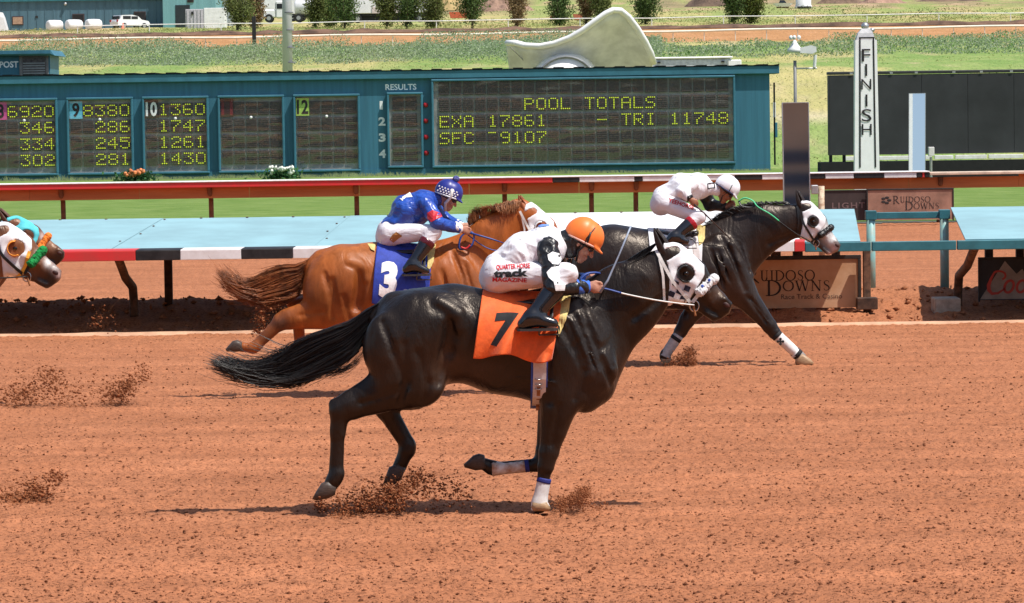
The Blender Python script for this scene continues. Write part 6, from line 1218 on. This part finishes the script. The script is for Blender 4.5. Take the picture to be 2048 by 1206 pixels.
sh1 = side_horse(26.5, (33, 496), .906, R(-6.5), 'bay racehorse at the left edge in white hood with orange eye cup and green noseband', BAYR,
    [(50, 515, 22, (.34, .14, .06)), (104, 556, 24, DKM), (82, 572, 30, DKM), (60, 575, 22, (.05, .026, .018)), (95, 525, 7, (.7, .68, .66), 9), (108, 538, 7, (.7, .68, .66), 8), (76, 508, 6, (.7, .68, .66), 8), (117, 550, 6, (.6, .45, .42), 8), (50, 520, 18, (.30, .13, .06)), (0, 450, 20, (.1, .04, .02))], HOODW, ORANGE_CUP, ORANGE_TRIM, GREENWOOL, BLK_LEATHER)
sh2 = side_horse(33.0, (54, 472), .727, R(-11), 'bay racehorse at the left edge in turquoise hood with orange noseband', (.15, .06, .03),
    [(122, 512, 16, DKM), (110, 525, 18, DKM), (84, 472, 5, (.6, .5, .47), 8), (100, 490, 14, (.28, .14, .08))], TURQ, mat('brown blinker cup', (.05, .02, .015), .4), None, ORWOOL, mat('orange strap', (.8, .2, .03), .6))
# ================================================================ saddlery and jockeys
SKIN = mat('skin', (.50, .25, .165), .5, .10, 25, .0006, 300, spec=.35, col2=(.42, .19, .13))
SKIN_D = mat('tanned skin', (.34, .145, .08), .5, .10, 25, .0006, 300, spec=.35)
SILK_W = mat('white silk', (.80, .79, .82), .55, .04, 8, .0012, 90, sheen=.1, fold=.016, fscale=12, stretch=(1, 1, .45))
BREECH = mat('white breeches cloth', (.76, .74, .77), .62, .05, 10, .0012, 110, sheen=.1, fold=.013, fscale=12, stretch=(.45, 1, 1))
SILK_K = mat('black silk', (.012, .012, .013), .35, .1, 8, .0015, 70, spec=.5, fold=.02, fscale=10)
SILK_B = mat('royal blue silk', (.022, .085, .42), .33, .2, 7, .0015, 60, spec=.55, col2=(.012, .04, .26), fold=.03, fscale=7)
SILK_BL = mat('bright blue silk', (.05, .16, .62), .35, .15, 12, .001, 90)
SILK_R = mat('red silk', (.62, .03, .045), .4, .15, 12)
BOOT = mat('polished black boot', (.008, .008, .010), .16, .1, 10, .0008, 30, spec=.6, coat=.4)
RUBBER = mat('boot sole', (.05, .042, .038), .7, .2, 20)
PADY = mat('yellow foam pad', (.66, .52, .20), .8, .1, 20, .002, 80)
SADDLE = mat('black saddle', (.010, .010, .012), .3, .1, 20, spec=.5)
GOGGLE = mat('dark goggles', (.006, .006, .007), .12, .1, 20, spec=.7)
def wrinkle(F, amp, sc=16., seed=0, slope=.8):
    x = F.ax[0][:, None]; z = F.ax[2][None, :]; y = F.ax[1]
    for j in range(F.n[1]):
        v = F.D[:, j, :]
        if (np.abs(v) < .05).any():
            n = fbm((x + slope * z) * sc + y[j] * 9, (z - slope * x) * sc * .45 + y[j] * 7, 2, seed); r = 1 - np.abs(2 * n - 1)
            v += (amp * (.5 - r)).astype(np.float32)
    F._h = None
def decal(fig, F, V, Fc, to_px, name, m, parent, off=.004):
    """Flat print laid on a surface: to_px maps lettering coordinates to pixels."""
    b = MB(); vs = []
    for v in V:
        q = fig.p(*to_px(v[0], v[1])); y = F.front(q.x, q.z); y = float(y) if not np.isnan(y) else fig.d; vs.append((q.x, y - off, q.z))
    b.add(vs, Fc); return b.build(name, m, parent)
def text_on(fig, F, txt, x0, y0, x1, y1, hpx, name, m, parent, bold=.0, off=.004, slant=0., step=.4):
    """Line of text whose baseline runs from pixel (x0,y0) to (x1,y1), capitals hpx high."""
    V, Fc = cut2d(*text2d(txt, bold), step); wx = V[:, 0].max(); dx, dy = x1 - x0, y1 - y0; L = math.hypot(dx, dy)
    return decal(fig, F, V, Fc, lambda a, b: (x0 + dx * a / wx + (dy / L + slant) * b * hpx, y0 + dy * a / wx - dx / L * b * hpx), name, m, parent, off)

class Cloth:
    """Saddle cloth hanging over the back, with folds; near side outline in pixels (tl, tr, br, bl)."""
    def __init__(s, fig, F, q, wave=.02, fold=11., off=.014, seed=0): s.fig, s.F, s.q, s.wave, s.fold, s.off, s.seed = fig, F, q, wave, fold, off, seed
    def px(s, u, v):
        a, b, c, d = s.q; t = 1 - v
        return (a[0] * (1 - u) + b[0] * u) * t + (d[0] * (1 - u) + c[0] * u) * v, (a[1] * (1 - u) + b[1] * u) * t + (d[1] * (1 - u) + c[1] * u) * v + 7 * v * math.sin(u * s.fold * .7 + s.seed)
    def at(s, u, v, extra=0.):
        q = s.fig.p(*s.px(u, v)); y = s.F.front(q.x, q.z); y = float(y) if not np.isnan(y) else s.fig.d
        wv = s.wave * (v ** 1.3) * (1.1 + math.sin(u * s.fold + v * 2.2 + s.seed) + .35 * math.sin(u * 23 + v * 6))
        return (q.x, y - s.off - wv - extra, q.z)
    def far(s, u, v):
        q = s.fig.p(*s.px(u, v)); y = s.F.front(q.x, q.z, True); y = float(y) if not np.isnan(y) else s.fig.d
        return (q.x, y + s.off + .5 * s.wave * v, q.z)
    def build(s, m, parent, name='saddle_cloth'):
        b = MB(); b.grid(lambda u, v: s.far(u, 1 - 2 * v) if v < .5 else s.at(u, 2 * v - 1), 64, 90); o = b.build(name, m, parent, True)
        o.modifiers.new('thickness', 'SOLIDIFY').thickness = .003; return o
    def print_(s, txt, u0, v0, u1, v1, name, m, parent, bold=.03, slant=0.):
        V, Fc = cut2d(*text2d(txt, bold), .12); wx, hy, lo = V[:, 0].max(), V[:, 1].max(), V[:, 1].min()
        b = MB(); b.add([s.at(u0 + (u1 - u0) * (p[0] / wx) + slant * (p[1] - lo), v1 - (v1 - v0) * (p[1] - lo) / (hy - lo), .007) for p in V], Fc); return b.build(name, m, parent)

def jockey(d, J, label, m, vox=.008, root_px=None):
    fg = Figure(d); s = fg.s; root = empty('person', (X(J['pel'][0], d), d, fg.p(*J['ank']).z), label, 'person')
    def pt(k, yo=0.): return fg.p(J[k][0], J[k][1], yo * s)
    xs = [v[0] for v in J.values() if isinstance(v, tuple)]; ys = [v[1] for v in J.values() if isinstance(v, tuple)]; pad = .22 * s
    B = fg.box(min(xs) - pad, min(ys) - pad, max(xs) + pad, max(ys) + .16 * s, .5, vox)
    new = lambda: Sdf(B.lo, B.lo + (B.n - 1) * B.vox, vox)
    SH, HP, KN, AN = .165, .10, J.get('kn', .25), J.get('an', .32)
    a = J['ang']; f = Vector((math.cos(a), 0, -math.sin(a))); u = Vector((math.sin(a), 0, math.cos(a))); c = pt('head'); yv = Vector((0, 1, 0))
    hp = lambda F_, fx, ux, y, r, fx2, ux2, y2, r2, sy=1., k=.012, op='u': F_.cone(c + f * fx + u * ux + yv * y, c + f * fx2 + u * ux2 + yv * y2, r, r2, sy, k, op)
    # ---- body: one continuous skin surface
    B.cone(pt('pel'), pt('chest'), .10, .11, 1.3, .03); B.cone(pt('sh', -SH * .8), pt('sh', SH * .8), .055, .055, 1, .04); B.cone(pt('chest'), c - u * .07 - f * .045, .06, .05, 1, .03)
    hp(B, -.02, .0, 0, .092, .01, -.01, 0, .088, .80); hp(B, -.005, -.06, 0, .072, .028, -.135, 0, .036, .85, .02); hp(B, .03, -.14, 0, .026, .044, -.15, 0, .020, 1.1, .012)
    hp(B, .082, -.045, 0, .009, .098, -.095, 0, .014, 1., .010); hp(B, .070, -.035, -.03, .013, .070, -.035, .03, .013, 1., .012); hp(B, .060, -.085, -.042, .018, .060, -.085, .042, .018, 1, .02)
    hp(B, .072, -.118, -.012, .009, .072, -.118, .012, .009, 1, .006); hp(B, .068, -.132, -.01, .009, .068, -.132, .01, .009, 1, .006)
    for sg in (-1, 1): hp(B, -.012, -.035, sg * .077, .020, -.018, -.065, sg * .075, .012, .45, .006)
    hands = []
    for sg, el, wr, hd, ey in ((-1, 'el', 'wr', 'hand', J.get('ey', .26)), (1, 'el2', 'wr2', 'hand2', J.get('ey2', .22))):
        hy = J.get('hy', .15) if sg < 0 else J.get('hy2', .10)
        B.cone(pt('sh' if sg < 0 else 'sh2', sg * SH), pt(el, sg * ey), .046, .038, 1, .02); B.cone(pt(el, sg * ey), pt(wr, sg * hy), .037, .027, 1, .012)
        W, T_ = pt(wr, sg * hy), pt(hd, sg * hy); dr = (T_ - W).normalized(); pr = Vector((-dr.z, 0, dr.x)).normalized(); pr = pr if pr.z > 0 else -pr
        B.cone(W, W + dr * .05, .026, .028, .75, .012); B.cone(W + dr * .045 + pr * .018, W + dr * .05 - pr * .02, .022, .02, .8, .012)
        for i, ln in enumerate((.034, .039, .037, .029)):
            b0 = W + dr * .062 + pr * (.027 - .0175 * i); b1 = b0 + dr * ln + yv * (-sg * .006); b2 = b1 + yv * (-sg * .026) - dr * .008 - pr * .004; b3 = b2 - dr * .024
            B.cone(b0, b1, .0098, .0092, 1, .004); B.cone(b1, b2, .0090, .0085, 1, .004); B.cone(b2, b3, .0085, .0075, 1, .004)
        t0 = W + dr * .022 + pr * .026; t1 = t0 + dr * .032 + pr * .014 + yv * (sg * .004); t2 = t1 + dr * .032 - pr * .002
        B.cone(t0, t1, .0125, .0105, 1, .006); B.cone(t1, t2, .0100, .0080, 1, .004)
    for sg, kn, an, to in ((-1, 'knee', 'ank', 'toe'), (1, 'knee2', 'ank2', 'toe2')):
        kn = kn if kn in J else 'knee'; an = an if an in J else 'ank'; to = to if to in J else 'toe'
        B.cone(pt('hip', sg * HP), pt(kn, sg * KN), .082, .052, 1, .03); B.cone(pt(kn, sg * KN), pt(an, sg * AN), .048, .034, 1, .015); B.cone(pt(an, sg * AN), pt(to, sg * AN), .034, .028, 1, .012)
    sdf_obj(B, 'body', m['skin'], root, 1)
    # ---- silks
    jk = new(); jk.cone(pt('pel'), pt('chest'), J.get('jr0', .125), J.get('jr1', .14), 1.3, .03); jk.cone(pt('mid'), pt('mid'), J.get('jm', .125), J.get('jm', .125), 1.35, .05); jk.cone(pt('sh', -SH * .75), pt('sh', SH * .75), .075, .075, 1, .05)
    jk.cone(pt('chest'), c - u * .08 - f * .075, .085, .058, 1, .03)
    h0, h1 = pt('hem0'), pt('hem1'); hv = (h1 - h0).normalized(); wn = Vector((hv.z, 0, -hv.x)); wn = wn if wn.z < 0 else -wn; wp = h0
    jk.plane(wp, wn); wrinkle(jk, J.get('jw', .016), 13, 3)
    jacket = sdf_obj(jk, 'jacket', m['jacket'], root, 1); sl = None
    for sg, sh, el, wr, ey, hy in ((-1, 'sh', 'el', 'wr', J.get('ey', .26), J.get('hy', .15)), (1, 'sh2', 'el2', 'wr2', J.get('ey2', .22), J.get('hy2', .10))):
        sv = new(); k0, k1, k2 = pt(sh, sg * SH), pt(el, sg * ey), pt(wr, sg * hy)
        sv.cone(k0, k1, .072, .062, 1, .02); sv.cone(k1, k2, .060, .040, 1, .02); sv.plane(k1.lerp(k2, .98), (k2 - k1)); wrinkle(sv, .016, 20, 5 + sg, .4)
        so = sdf_obj(sv, 'sleeve', m['sleeve'] if sg < 0 else m.get('sleeve2', m['sleeve']), root, 1)
        cf = new(); q0 = k1.lerp(k2, J.get('cuff', .62)); cf.cone(q0, k2, .050, .043, 1, .01); cf.plane(k2 + (k2 - k1).normalized() * .008, (k2 - k1)); cf.plane(q0, (k1 - k2)); wrinkle(cf, .008, 30, 8)
        sdf_obj(cf, 'cuff', m['cuff'], root, 1)
        if sg < 0: sl = sv
    # ---- breeches and boots
    br = new(); br.cone(pt('pel'), pt('waist'), .116, .110, 1.25, .03); br.cone(pt('seat'), pt('pel'), .115, .12, 1.3, .04); br.plane(wp - wn * .012, -wn)
    for sg, kn, an in ((-1, 'knee', 'ank'), (1, 'knee2', 'ank2')):
        kn = kn if kn in J else 'knee'; an = an if an in J else 'ank'
        br.cone(pt('hip', sg * HP), pt(kn, sg * KN), .100, .068, 1, .04); br.cone(pt(kn, sg * KN), pt(kn, sg * KN).lerp(pt(an, sg * AN), .35), .066, .056, 1, .02)
    wrinkle(br, .014, 12, 9, -.6); sdf_obj(br, 'breeches', m['breech'], root, 1)
    for sg, kn, an, to in ((-1, 'knee', 'ank', 'toe'), (1, 'knee2', 'ank2', 'toe2')):
        kn = kn if kn in J else 'knee'; an = an if an in J else 'ank'; to = to if to in J else 'toe'
        K, A, T_ = pt(kn, sg * KN), pt(an, sg * AN), pt(to, sg * AN); top = K.lerp(A, J.get('bt', .3)); bo = new()
        bo.cone(K.lerp(A, J.get('bt', .3) - .06), A, .078, .050, .9, .02); bo.cone(A, T_ + Vector((0, 0, .016)), .052, .036, .9, .03); hl = A + Vector((-.055, 0, -.040)); bo.cone(A, hl, .046, .040, .9, .03)
        bo.plane(top, (K - A)); lo = min(T_.z - .018, hl.z - .02); bo.plane((0, 0, lo), (0, 0, -1)); bt = sdf_obj(bo, 'boot', m['boot'], root, 1)
        sb = MB(); x0, x1 = min(hl.x - .04, T_.x), max(T_.x + .036, hl.x); yb = A.y
        pts = [(x0 + .0, yb - .028), (x0 + .02, yb - .036), (x1 - .03, yb - .042), (x1, yb - .02), (x1, yb + .02), (x1 - .03, yb + .042), (x0 + .02, yb + .036), (x0, yb + .028)]
        sb.ext([(x, y, lo + .004) for x, y in pts], (0, 0, -.016)); sb.build('sole', RUBBER, bt)
        if 'bcuff' in m:
            cf = new(); q0 = K.lerp(A, J.get('bt', .3) + .16); cf.cone(K.lerp(A, J.get('bt', .3) - .06), q0, .081, .074, .9, .01); cf.plane(top + (K - A) * .008, (K - A)); cf.plane(q0, (A - K)); sdf_obj(cf, 'boot_cuff', m['bcuff'], bt, 1)
    # ---- helmet
    he = new(); he.cone(c - f * .014 + u * .006, c + f * .012 + u * .006, .124, .118, .86, .02); he.plane(c - u * .030, -u); 
    he.cone(c + f * .09 - u * .030, c + f * .152 - u * .047, .014, .007, 6.5, .012); helmet = sdf_obj(he, 'helmet', m['helmet'], root, 1)
    rim = MB(); rim.tube([c - u * .030 + f * (-.002 + .122 * math.cos(t)) + yv * (.104 * math.sin(t)) for t in [math.pi * 2 * i / 36 for i in range(37)]], .007, 6, False); rim.build('helmet_rim', m['rim'], helmet, True)
    gs = MB(); pl = lambda fx, ux, y: c + f * fx + u * ux + yv * y
    for sg in (-1, 1):
        gs.cm = 0; g = MB(); g.ell(pl(.070, -.052, sg * .036), (.026, .024, .022), 12, 8); g.build('goggle_lens', GOGGLE, root, True)
    for sg in (-1, 1): g = MB(); g.tube([pl(.066, -.050, sg * .062), pl(.0, -.048, sg * .090), pl(-.06, -.04, sg * .085)], .011, 6, True, .5); g.build('goggle_strap', m.get('gstrap', BLK_LEATHER), root, True)
    g = MB(); g.tube([pl(.02, .05, -.108), pl(.03, -.03, -.100), pl(.0, -.10, -.074), pl(.02, -.168, -.02), pl(.02, -.168, .02), pl(.0, -.10, .074), pl(.03, -.03, .100), pl(.02, .05, .108)], m.get('csw', .007), 6, True, .6); g.build('chin_strap', m['chin'], root, True)
    if m.get('bala'):
        bl = new(); bl.cone(pl(-.045, -.03, 0), pl(-.055, -.10, 0), .088, .072, .95, .02); bl.cone(pl(-.055, -.10, 0), pt('chest').lerp(c, .45), .070, .075, 1, .03); bl.plane(pl(.012, 0, 0), f); sdf_obj(bl, 'balaclava', m['bala'], root, 1)
    return fg, root, B, jk, sl, br, he, (c, f, u, yv)

def tack(fig, F, root, J, padm, pad, seat, stir):
    """Race saddle, pad and stirrups as parts of the horse's tack."""
    x0, y0, x1, y1 = seat
    b = MB(); s = fig.s
    def sd_(u, v):
        px = x0 + (x1 - x0) * u; py = y0 + (y1 - y0) * u - 4 * math.sin(math.pi * u) * -1; w = (.10 + .05 * math.sin(math.pi * u)) * (v * 2 - 1)
        q = fig.p(px, py); return (q.x, fig.d + w * 1.25, q.z - 1.6 * w * w)
    b.grid(sd_, 18, 14); o = b.build('saddle', SADDLE, root, True); o.modifiers.new('thickness', 'SOLIDIFY').thickness = .022
    for far in (False, True):
        pts = stir; rope_pts = [fig.p(x, y) for x, y in pts]; sb = MB(); sg = 1 if far else -1; yy = fig.d + sg * J.get('an', .32)
        T_ = rope_pts[-1]; r = .07
        sb.tube([Vector((T_.x - r, yy, T_.z)), Vector((T_.x - r * .9, yy, T_.z + .05)), Vector((T_.x - r * .4, yy, T_.z + .10)), Vector((T_.x + r * .4, yy, T_.z + .10)), Vector((T_.x + r * .9, yy, T_.z + .05)), Vector((T_.x + r, yy, T_.z)), Vector((T_.x - r, yy, T_.z))], .006, 6); sb.build('stirrup', mat('dark steel iron', (.16, .16, .16), .35, metal=.8), root, True)
        st = MB(); a0 = fig.p(*pts[0]); st.tube([Vector((a0.x, fig.d + sg * .2, a0.z)), Vector((a0.lerp(T_, .5).x, fig.d + sg * (J.get('an', .32) - .03), a0.lerp(T_, .5).z)), Vector((T_.x, yy, T_.z + .10))], .012, 6, True, .3); st.build('stirrup_leather', BLK_LEATHER, root)
    q = pad; c = Cloth(fig, F, q, .004, 3, .02); c.build(padm, root, 'saddle_pad')

# ---------------------------------------------------------------- jockey and tack of number 7
ORANGE = mat('orange saddle cloth', (.86, .13, .018), .7, .10, 20, .002, 60, sheen=.1)
C7 = Cloth(FG7, B7, [(966, 578), (1126, 584), (1102, 714), (947, 704)], .05, 12, .016, 1.2); C7.build(ORANGE, horse7)
C7.print_('7', .18, .33, .46, .86, 'number', INK, horse7, .045, .03)
tack(FG7, B7, horse7, {'an': .345}, PADY, [(1112, 578), (1142, 585), (1136, 612), (1116, 668)], (985, 585, 1120, 588), [(1105, 590), (1098, 663)])
gb = mat('blue girth edge', (.03, .09, .42), .6)
strap(FG7, B7, [(1078, 690), (1078, 740), (1077, 820)], 33, 'girth_edge', gb, horse7, .012)
strap(FG7, B7, [(1079, 668), (1079, 740), (1077, 816)], 26, 'girth', mat('white girth', (.66, .60, .58), .7, .1, 12, .001, 100), horse7, .02)
strap(FG7, B7, [(1077, 768), (1075, 823)], 7, 'girth_strap', BROWN_LEATHER, horse7, .027)
for yy in (752, 763, 772):
    q = FG7.p(1076, yy); y = float(B7.front(q.x, q.z)) - .034; MB().tube([(q.x - .022, y, q.z), (q.x, y - .004, q.z - .006), (q.x + .022, y, q.z)], .004, 6).build('girth_buckle', STEEL, horse7, True)
J7 = dict(pel=(1004, 540), seat=(994, 556), waist=(1016, 524), hem0=(960, 514), hem1=(1062, 536), mid=(1046, 505), chest=(1092, 492), sh=(1096, 496), sh2=(1104, 490), head=(1169, 474), ang=R(27), el=(1108, 574), wr=(1174, 574), hand=(1212, 577),
          el2=(1120, 560), wr2=(1172, 560), hand2=(1206, 562), hip=(1000, 552), knee=(1134, 548), ank=(1063, 636), toe=(1106, 652), kn=.25, an=.355, ey=.30, hy=.17, hy2=.10, bt=.32, jr0=.122, jr1=.135, jm=.128, cuff=.52, jw=.018)
K7 = jockey(23.8, J7, 'jockey in orange helmet and white silks crouched on the black horse in front', dict(skin=SKIN, jacket=SILK_W, sleeve=SILK_K, cuff=SILK_BL, breech=BREECH, boot=BOOT,
            helmet=mat('orange helmet', (.88, .20, .035), .42, .05, 5, spec=.4), rim=mat('pale helmet rim', (.75, .42, .33), .5), chin=BLK_LEATHER, bala=SILK_K), .0082)
_, r7, b7, jk7, sl7, br7, he7, hf7 = K7
text_on(FG7, br7, 'QUARTER HORSE', 993, 536, 1060, 532, 9, 'lettering', INKR, r7, .03)
text_on(FG7, br7, 'track', 988, 552, 1056, 548, 15, 'lettering', INK, r7, .05)
text_on(FG7, br7, 'MAGAZINE', 985, 560, 1053, 561, 8.5, 'lettering', INKR, r7, .03)
def blot(fig, F, pts, name, m, parent, off=.006, n=9):
    """Irregular patch printed on a garment."""
    V = np.array(pts, float); c_, Fc = cut2d(V, [tuple(range(len(V)))], n); return decal(fig, F, c_, Fc, lambda a, b: (a, b), name, m, parent, off)
blot(FG7, sl7, [(1094, 506), (1104, 500), (1118, 504), (1124, 515), (1116, 525), (1104, 524), (1096, 516)], 'sleeve_patch', INKW, r7)
blot(FG7, sl7, [(1092, 540), (1102, 530), (1118, 528), (1136, 533), (1146, 546), (1140, 558), (1130, 562), (1128, 576), (1110, 576), (1106, 558), (1096, 550)], 'sleeve_patch', INKW, r7)
c, f, u, yv = hf7
MB().tube([c + f * .045 + u * .118 - yv * .02, c + f * .03 + u * .075 - yv * .085, c + f * .012 + u * .0 - yv * .112, c + f * .02 - u * .05 - yv * .10], .004, 6).build('helmet_cord', BLK_LEATHER, r7, True)
fl = jk7.clone(.005); fl.keep_poly([(1050, 430), (1130, 430), (1130, 446), (1104, 449), (1082, 455), (1062, 449)], 23.8); sdf_obj(fl, 'collar_flash', mat('pale blue print', (.17, .32, .72), .6), r7, 1)

b = MB(); b.tube([FG7.p(1200, 585, -52), FG7.p(1216, 560, -50), FG7.p(1238, 510, -44), FG7.p(1262, 452, -38)], [.010, .007, .0055, .006], 8)
tag(b.build('whip', mat('pale blue whip', (.30, .36, .46), .45), None, True), 'thin pale blue whip held up by the jockey in the orange helmet', 'whip')
# ---------------------------------------------------------------- jockey and tack of number 3
BLUECLOTH = mat('blue saddle cloth', (.022, .05, .36), .7, .12, 20, .002, 60)
C3 = Cloth(FG3, B3, [(756, 480), (866, 490), (858, 604), (746, 600)], .016, 9, .015, .4); C3.build(BLUECLOTH, horse3)
C3.print_('3', .11, .30, .42, .88, 'number', INKW, horse3, .06)
C3.print_('DEB', .55, .80, .78, .92, 'lettering', mat('grey print', (.35, .38, .6), .7), horse3, .0)
tack(FG3, B3, horse3, {'an': .345}, PADY, [(856, 486), (872, 488), (868, 515), (856, 540)], (768, 489, 862, 492), [(850, 495), (850, 556)])
blot(FG3, B3, [(735, 486), (752, 487), (751, 500), (744, 497)], 'pad_corner', PADY, horse3, .02)
J3 = dict(pel=(782, 463), seat=(776, 474), waist=(796, 446), hem0=(752, 444), hem1=(856, 450), mid=(812, 418), chest=(846, 410), sh=(852, 408), sh2=(858, 402), head=(898, 386), ang=R(20), el=(876, 446), wr=(920, 458), hand=(944, 466),
          el2=(890, 440), wr2=(922, 452), hand2=(944, 458), hip=(780, 468), knee=(868, 464), ank=(824, 530), toe=(852, 545), kn=.25, an=.35, ey=.28, hy=.15, bt=.26, jr0=.128, jr1=.14, jm=.135, cuff=.66)
K3 = jockey(33.6, J3, 'jockey in blue silks and checked blue cap riding the chestnut horse', dict(skin=SKIN, jacket=SILK_B, sleeve=SILK_B, cuff=SILK_W, breech=BREECH, boot=BOOT, bcuff=mat('maroon boot top', (.10, .008, .014), .25, coat=.3),
            helmet=mat('blue cap', (.022, .03, .22), .35, .1, 8), rim=mat('white cap rim', (.75, .75, .75), .5), chin=WHITE_NYLON, csw=.014), .0118)
_, r3, b3, jk3, sl3, br3, he3, hf3 = K3
c, f, u, yv = hf3
MB().ell(c + u * .145 + f * .02, .033, 12, 8).build('pompom', mat('lilac wool', (.16, .17, .5), .9, .5, 90, .01, 120), r3, True)
for i in range(7):
    for j in range(3):
        t = (i + .5 * (j % 2)) / 7.; fx = -.105 + .20 * t; ux = -.010 + .021 * j; q = c + f * fx + u * ux; y = he3.front(q.x, q.z)
        if not np.isnan(y): MB().ell((q.x, float(y) - .002, q.z), (.0105, .004, .0105), 4, 2).build('cap_check', INKW, r3)
blot(FG3, sl3, [(856, 424), (866, 418), (882, 424), (886, 431), (874, 436), (864, 442), (856, 436)], 'armband', SILK_R, r3, .006, 6)
blot(FG3, jk3, [(794, 400), (820, 384), (826, 393), (812, 394), (806, 401), (800, 396)], 'back_flash', INKW, r3, .005, 6)
blot(FG3, br3, [(780, 478), (786, 468), (794, 462), (806, 470), (798, 476), (788, 484)], 'dirt_smear', mat('dirt smear', (.45, .2, .06), .8), r3, .004, 6)
b = MB(); b.tube([FG3.p(940, 466, -34), FG3.p(962, 472, -34), FG3.p(986, 479, -34), FG3.p(1010, 487, -34)], [.009, .009, .008, .003], 8)
wp3 = b.build('whip', BLUE_NYLON, None, True); tag(wp3, 'short blue whip held by the jockey in blue silks', 'whip')

# ---------------------------------------------------------------- jockey and tack of the leader
WCLOTH = mat('white saddle cloth', (.74, .73, .74), .7, .06, 20, .002, 60)
C1 = Cloth(FG1, B1, [(1295, 456), (1404, 460), (1398, 560), (1302, 560)], .012, 9, .014, 2.); C1.build(WCLOTH, horse1)
C1.print_('1', .30, .20, .44, .8, 'number', INK, horse1, .05)
tack(FG1, B1, horse1, {'an': .345}, PADY, [(1392, 448), (1410, 452), (1408, 470), (1396, 488)], (1310, 456, 1396, 460), [(1385, 462), (1376, 494)])
strap(FG1, B1, [(1386, 466), (1390, 500), (1392, 560)], 12, 'girth', mat('white girth', (.66, .60, .58), .7), horse1, .022)
J1 = dict(pel=(1330, 396), seat=(1322, 408), waist=(1340, 386), hem0=(1304, 388), hem1=(1376, 398), mid=(1362, 372), chest=(1396, 372), sh=(1384, 368), sh2=(1402, 374), head=(1455, 375), ang=R(34), el=(1364, 382), wr=(1380, 398), hand=(1392, 410),
          el2=(1420, 410), wr2=(1452, 414), hand2=(1474, 404), hip=(1328, 404), knee=(1398, 434), ank=(1348, 474), toe=(1372, 486), kn=.25, an=.345, ey=.27, hy=.31, hy2=.06, bt=.24, jr0=.128, jr1=.135, jm=.13, cuff=.8)
K1 = jockey(37.0, J1, 'jockey in white helmet and white silks holding a whip on the leading dark horse', dict(skin=SKIN_D, jacket=SILK_W, sleeve=SILK_W, sleeve2=SILK_K, cuff=BLK_LEATHER, breech=BREECH, boot=BOOT, bcuff=mat('red boot top', (.38, .012, .02), .25, coat=.3),
            helmet=mat('white helmet', (.78, .78, .82), .35, .03, 5), rim=mat('navy helmet rim', (.03, .035, .10), .5), chin=BLK_LEATHER, gstrap=BLK_LEATHER), .0125)
_, r1, b1, jk1, sl1, br1, he1, hf1 = K1
text_on(FG1, br1, 'YEEHORSE', 1334, 402, 1384, 418, 8, 'lettering', INKR, r1, .03)
blot(FG1, jk1, [(1378, 350), (1384, 350), (1392, 360), (1394, 372), (1389, 380), (1388, 366)], 'shoulder_stripe', INK, r1, .006, 5)
for q_ in ([(1413, 366), (1429, 364), (1429, 366), (1413, 368)], [(1414, 376), (1430, 374), (1430, 376), (1414, 378)], [(1413, 367), (1415, 367), (1416, 377), (1414, 377)], [(1427, 365), (1429, 365), (1430, 375), (1428, 375)]): blot(FG1, jk1, q_, 'chest_mark', INK, r1, .006, 5)
b = MB(); b.tube([FG1.p(1388, 408, -62), FG1.p(1412, 430, -56), FG1.p(1461, 478, -50)], [.010, .008, .004], 8)
tag(b.build('whip', mat('brown whip', (.05, .03, .025), .4), None, True), 'thin dark whip held by the jockey in the white helmet', 'whip')
# ================================================================ dirt thrown up by the hooves
DUST = dirt_mat('flying dirt', (.34, .125, .054), (.28, .10, .043), (.18, .062, .03), .4)
def spray(d, pts, n, spread, smin, smax, label, seed, w=.16):
    """Clods in flight: pts are pixel centres (x, y, radius px, weight)."""
    s = FPX / d
    def pl(n, rg):
        wt = np.array([p[3] for p in pts], float); k = rg.choice(len(pts), n, p=wt / wt.sum()); out = []
        for i in k:
            x, y, r_, _ = pts[i]; q = P(x + rg.normal(0, r_ * .55), y + rg.normal(0, r_ * .45), d + rg.normal(0, w)); out.append((q.x, q.y, max(q.z, .004)))
        return np.array(out)
    clods(n, seed, pl, lambda n, rg: smin + (smax - smin) * rg.random(n) ** 7, DUST, 'dirt_spray', label)
spray(23.8, [(790, 985, 34, 3), (740, 1005, 40, 3), (690, 1020, 40, 2), (830, 960, 22, 1.2), (860, 975, 40, 1), (910, 985, 46, 1), (640, 1010, 14, .5), (780, 1015, 40, 2)], 14000, 1, .0012, .014, 'spray of dirt kicked up under the black horse by its hind hooves', 81)
spray(23.7, [(1125, 1008, 20, 1.5), (1155, 1000, 20, 2), (1168, 985, 14, 1.2), (1190, 1017, 30, .6)], 7000, 1, .0012, .010, 'small spray of dirt in front of the planted bandaged hoof', 82)
spray(33.0, [(40, 790, 40, 2), (95, 770, 40, 1), (100, 755, 26, .7), (150, 796, 50, 1.2), (230, 790, 30, 2), (255, 770, 22, 1.2), (285, 745, 20, .5)], 8000, 1, .0017, .018, 'long low spray of dirt at the left behind the field', 83)
spray(25.0, [(40, 1000, 40, 2), (75, 985, 30, 1.5), (15, 1030, 30, 1.5), (60, 1035, 34, 1.2), (110, 955, 18, .5)], 6500, 1, .0014, .017, 'spray of dirt at the lower left edge', 84)
spray(37.0, [(1370, 718, 16, 2), (1380, 705, 12, 1.5), (1350, 728, 18, 1.5), (1388, 725, 8, 1)], 7000, 1, .0016, .011, 'fan of dirt at the bandaged fore hoof of the leading horse', 85, .1)
spray(33.8, [(530, 610, 20, 1.4), (522, 640, 16, 1.2), (515, 665, 12, .8), (560, 600, 24, .7), (200, 640, 30, .4)], 1600, 1, .0028, .020, 'light spray of dirt flying behind the chestnut horse', 86)
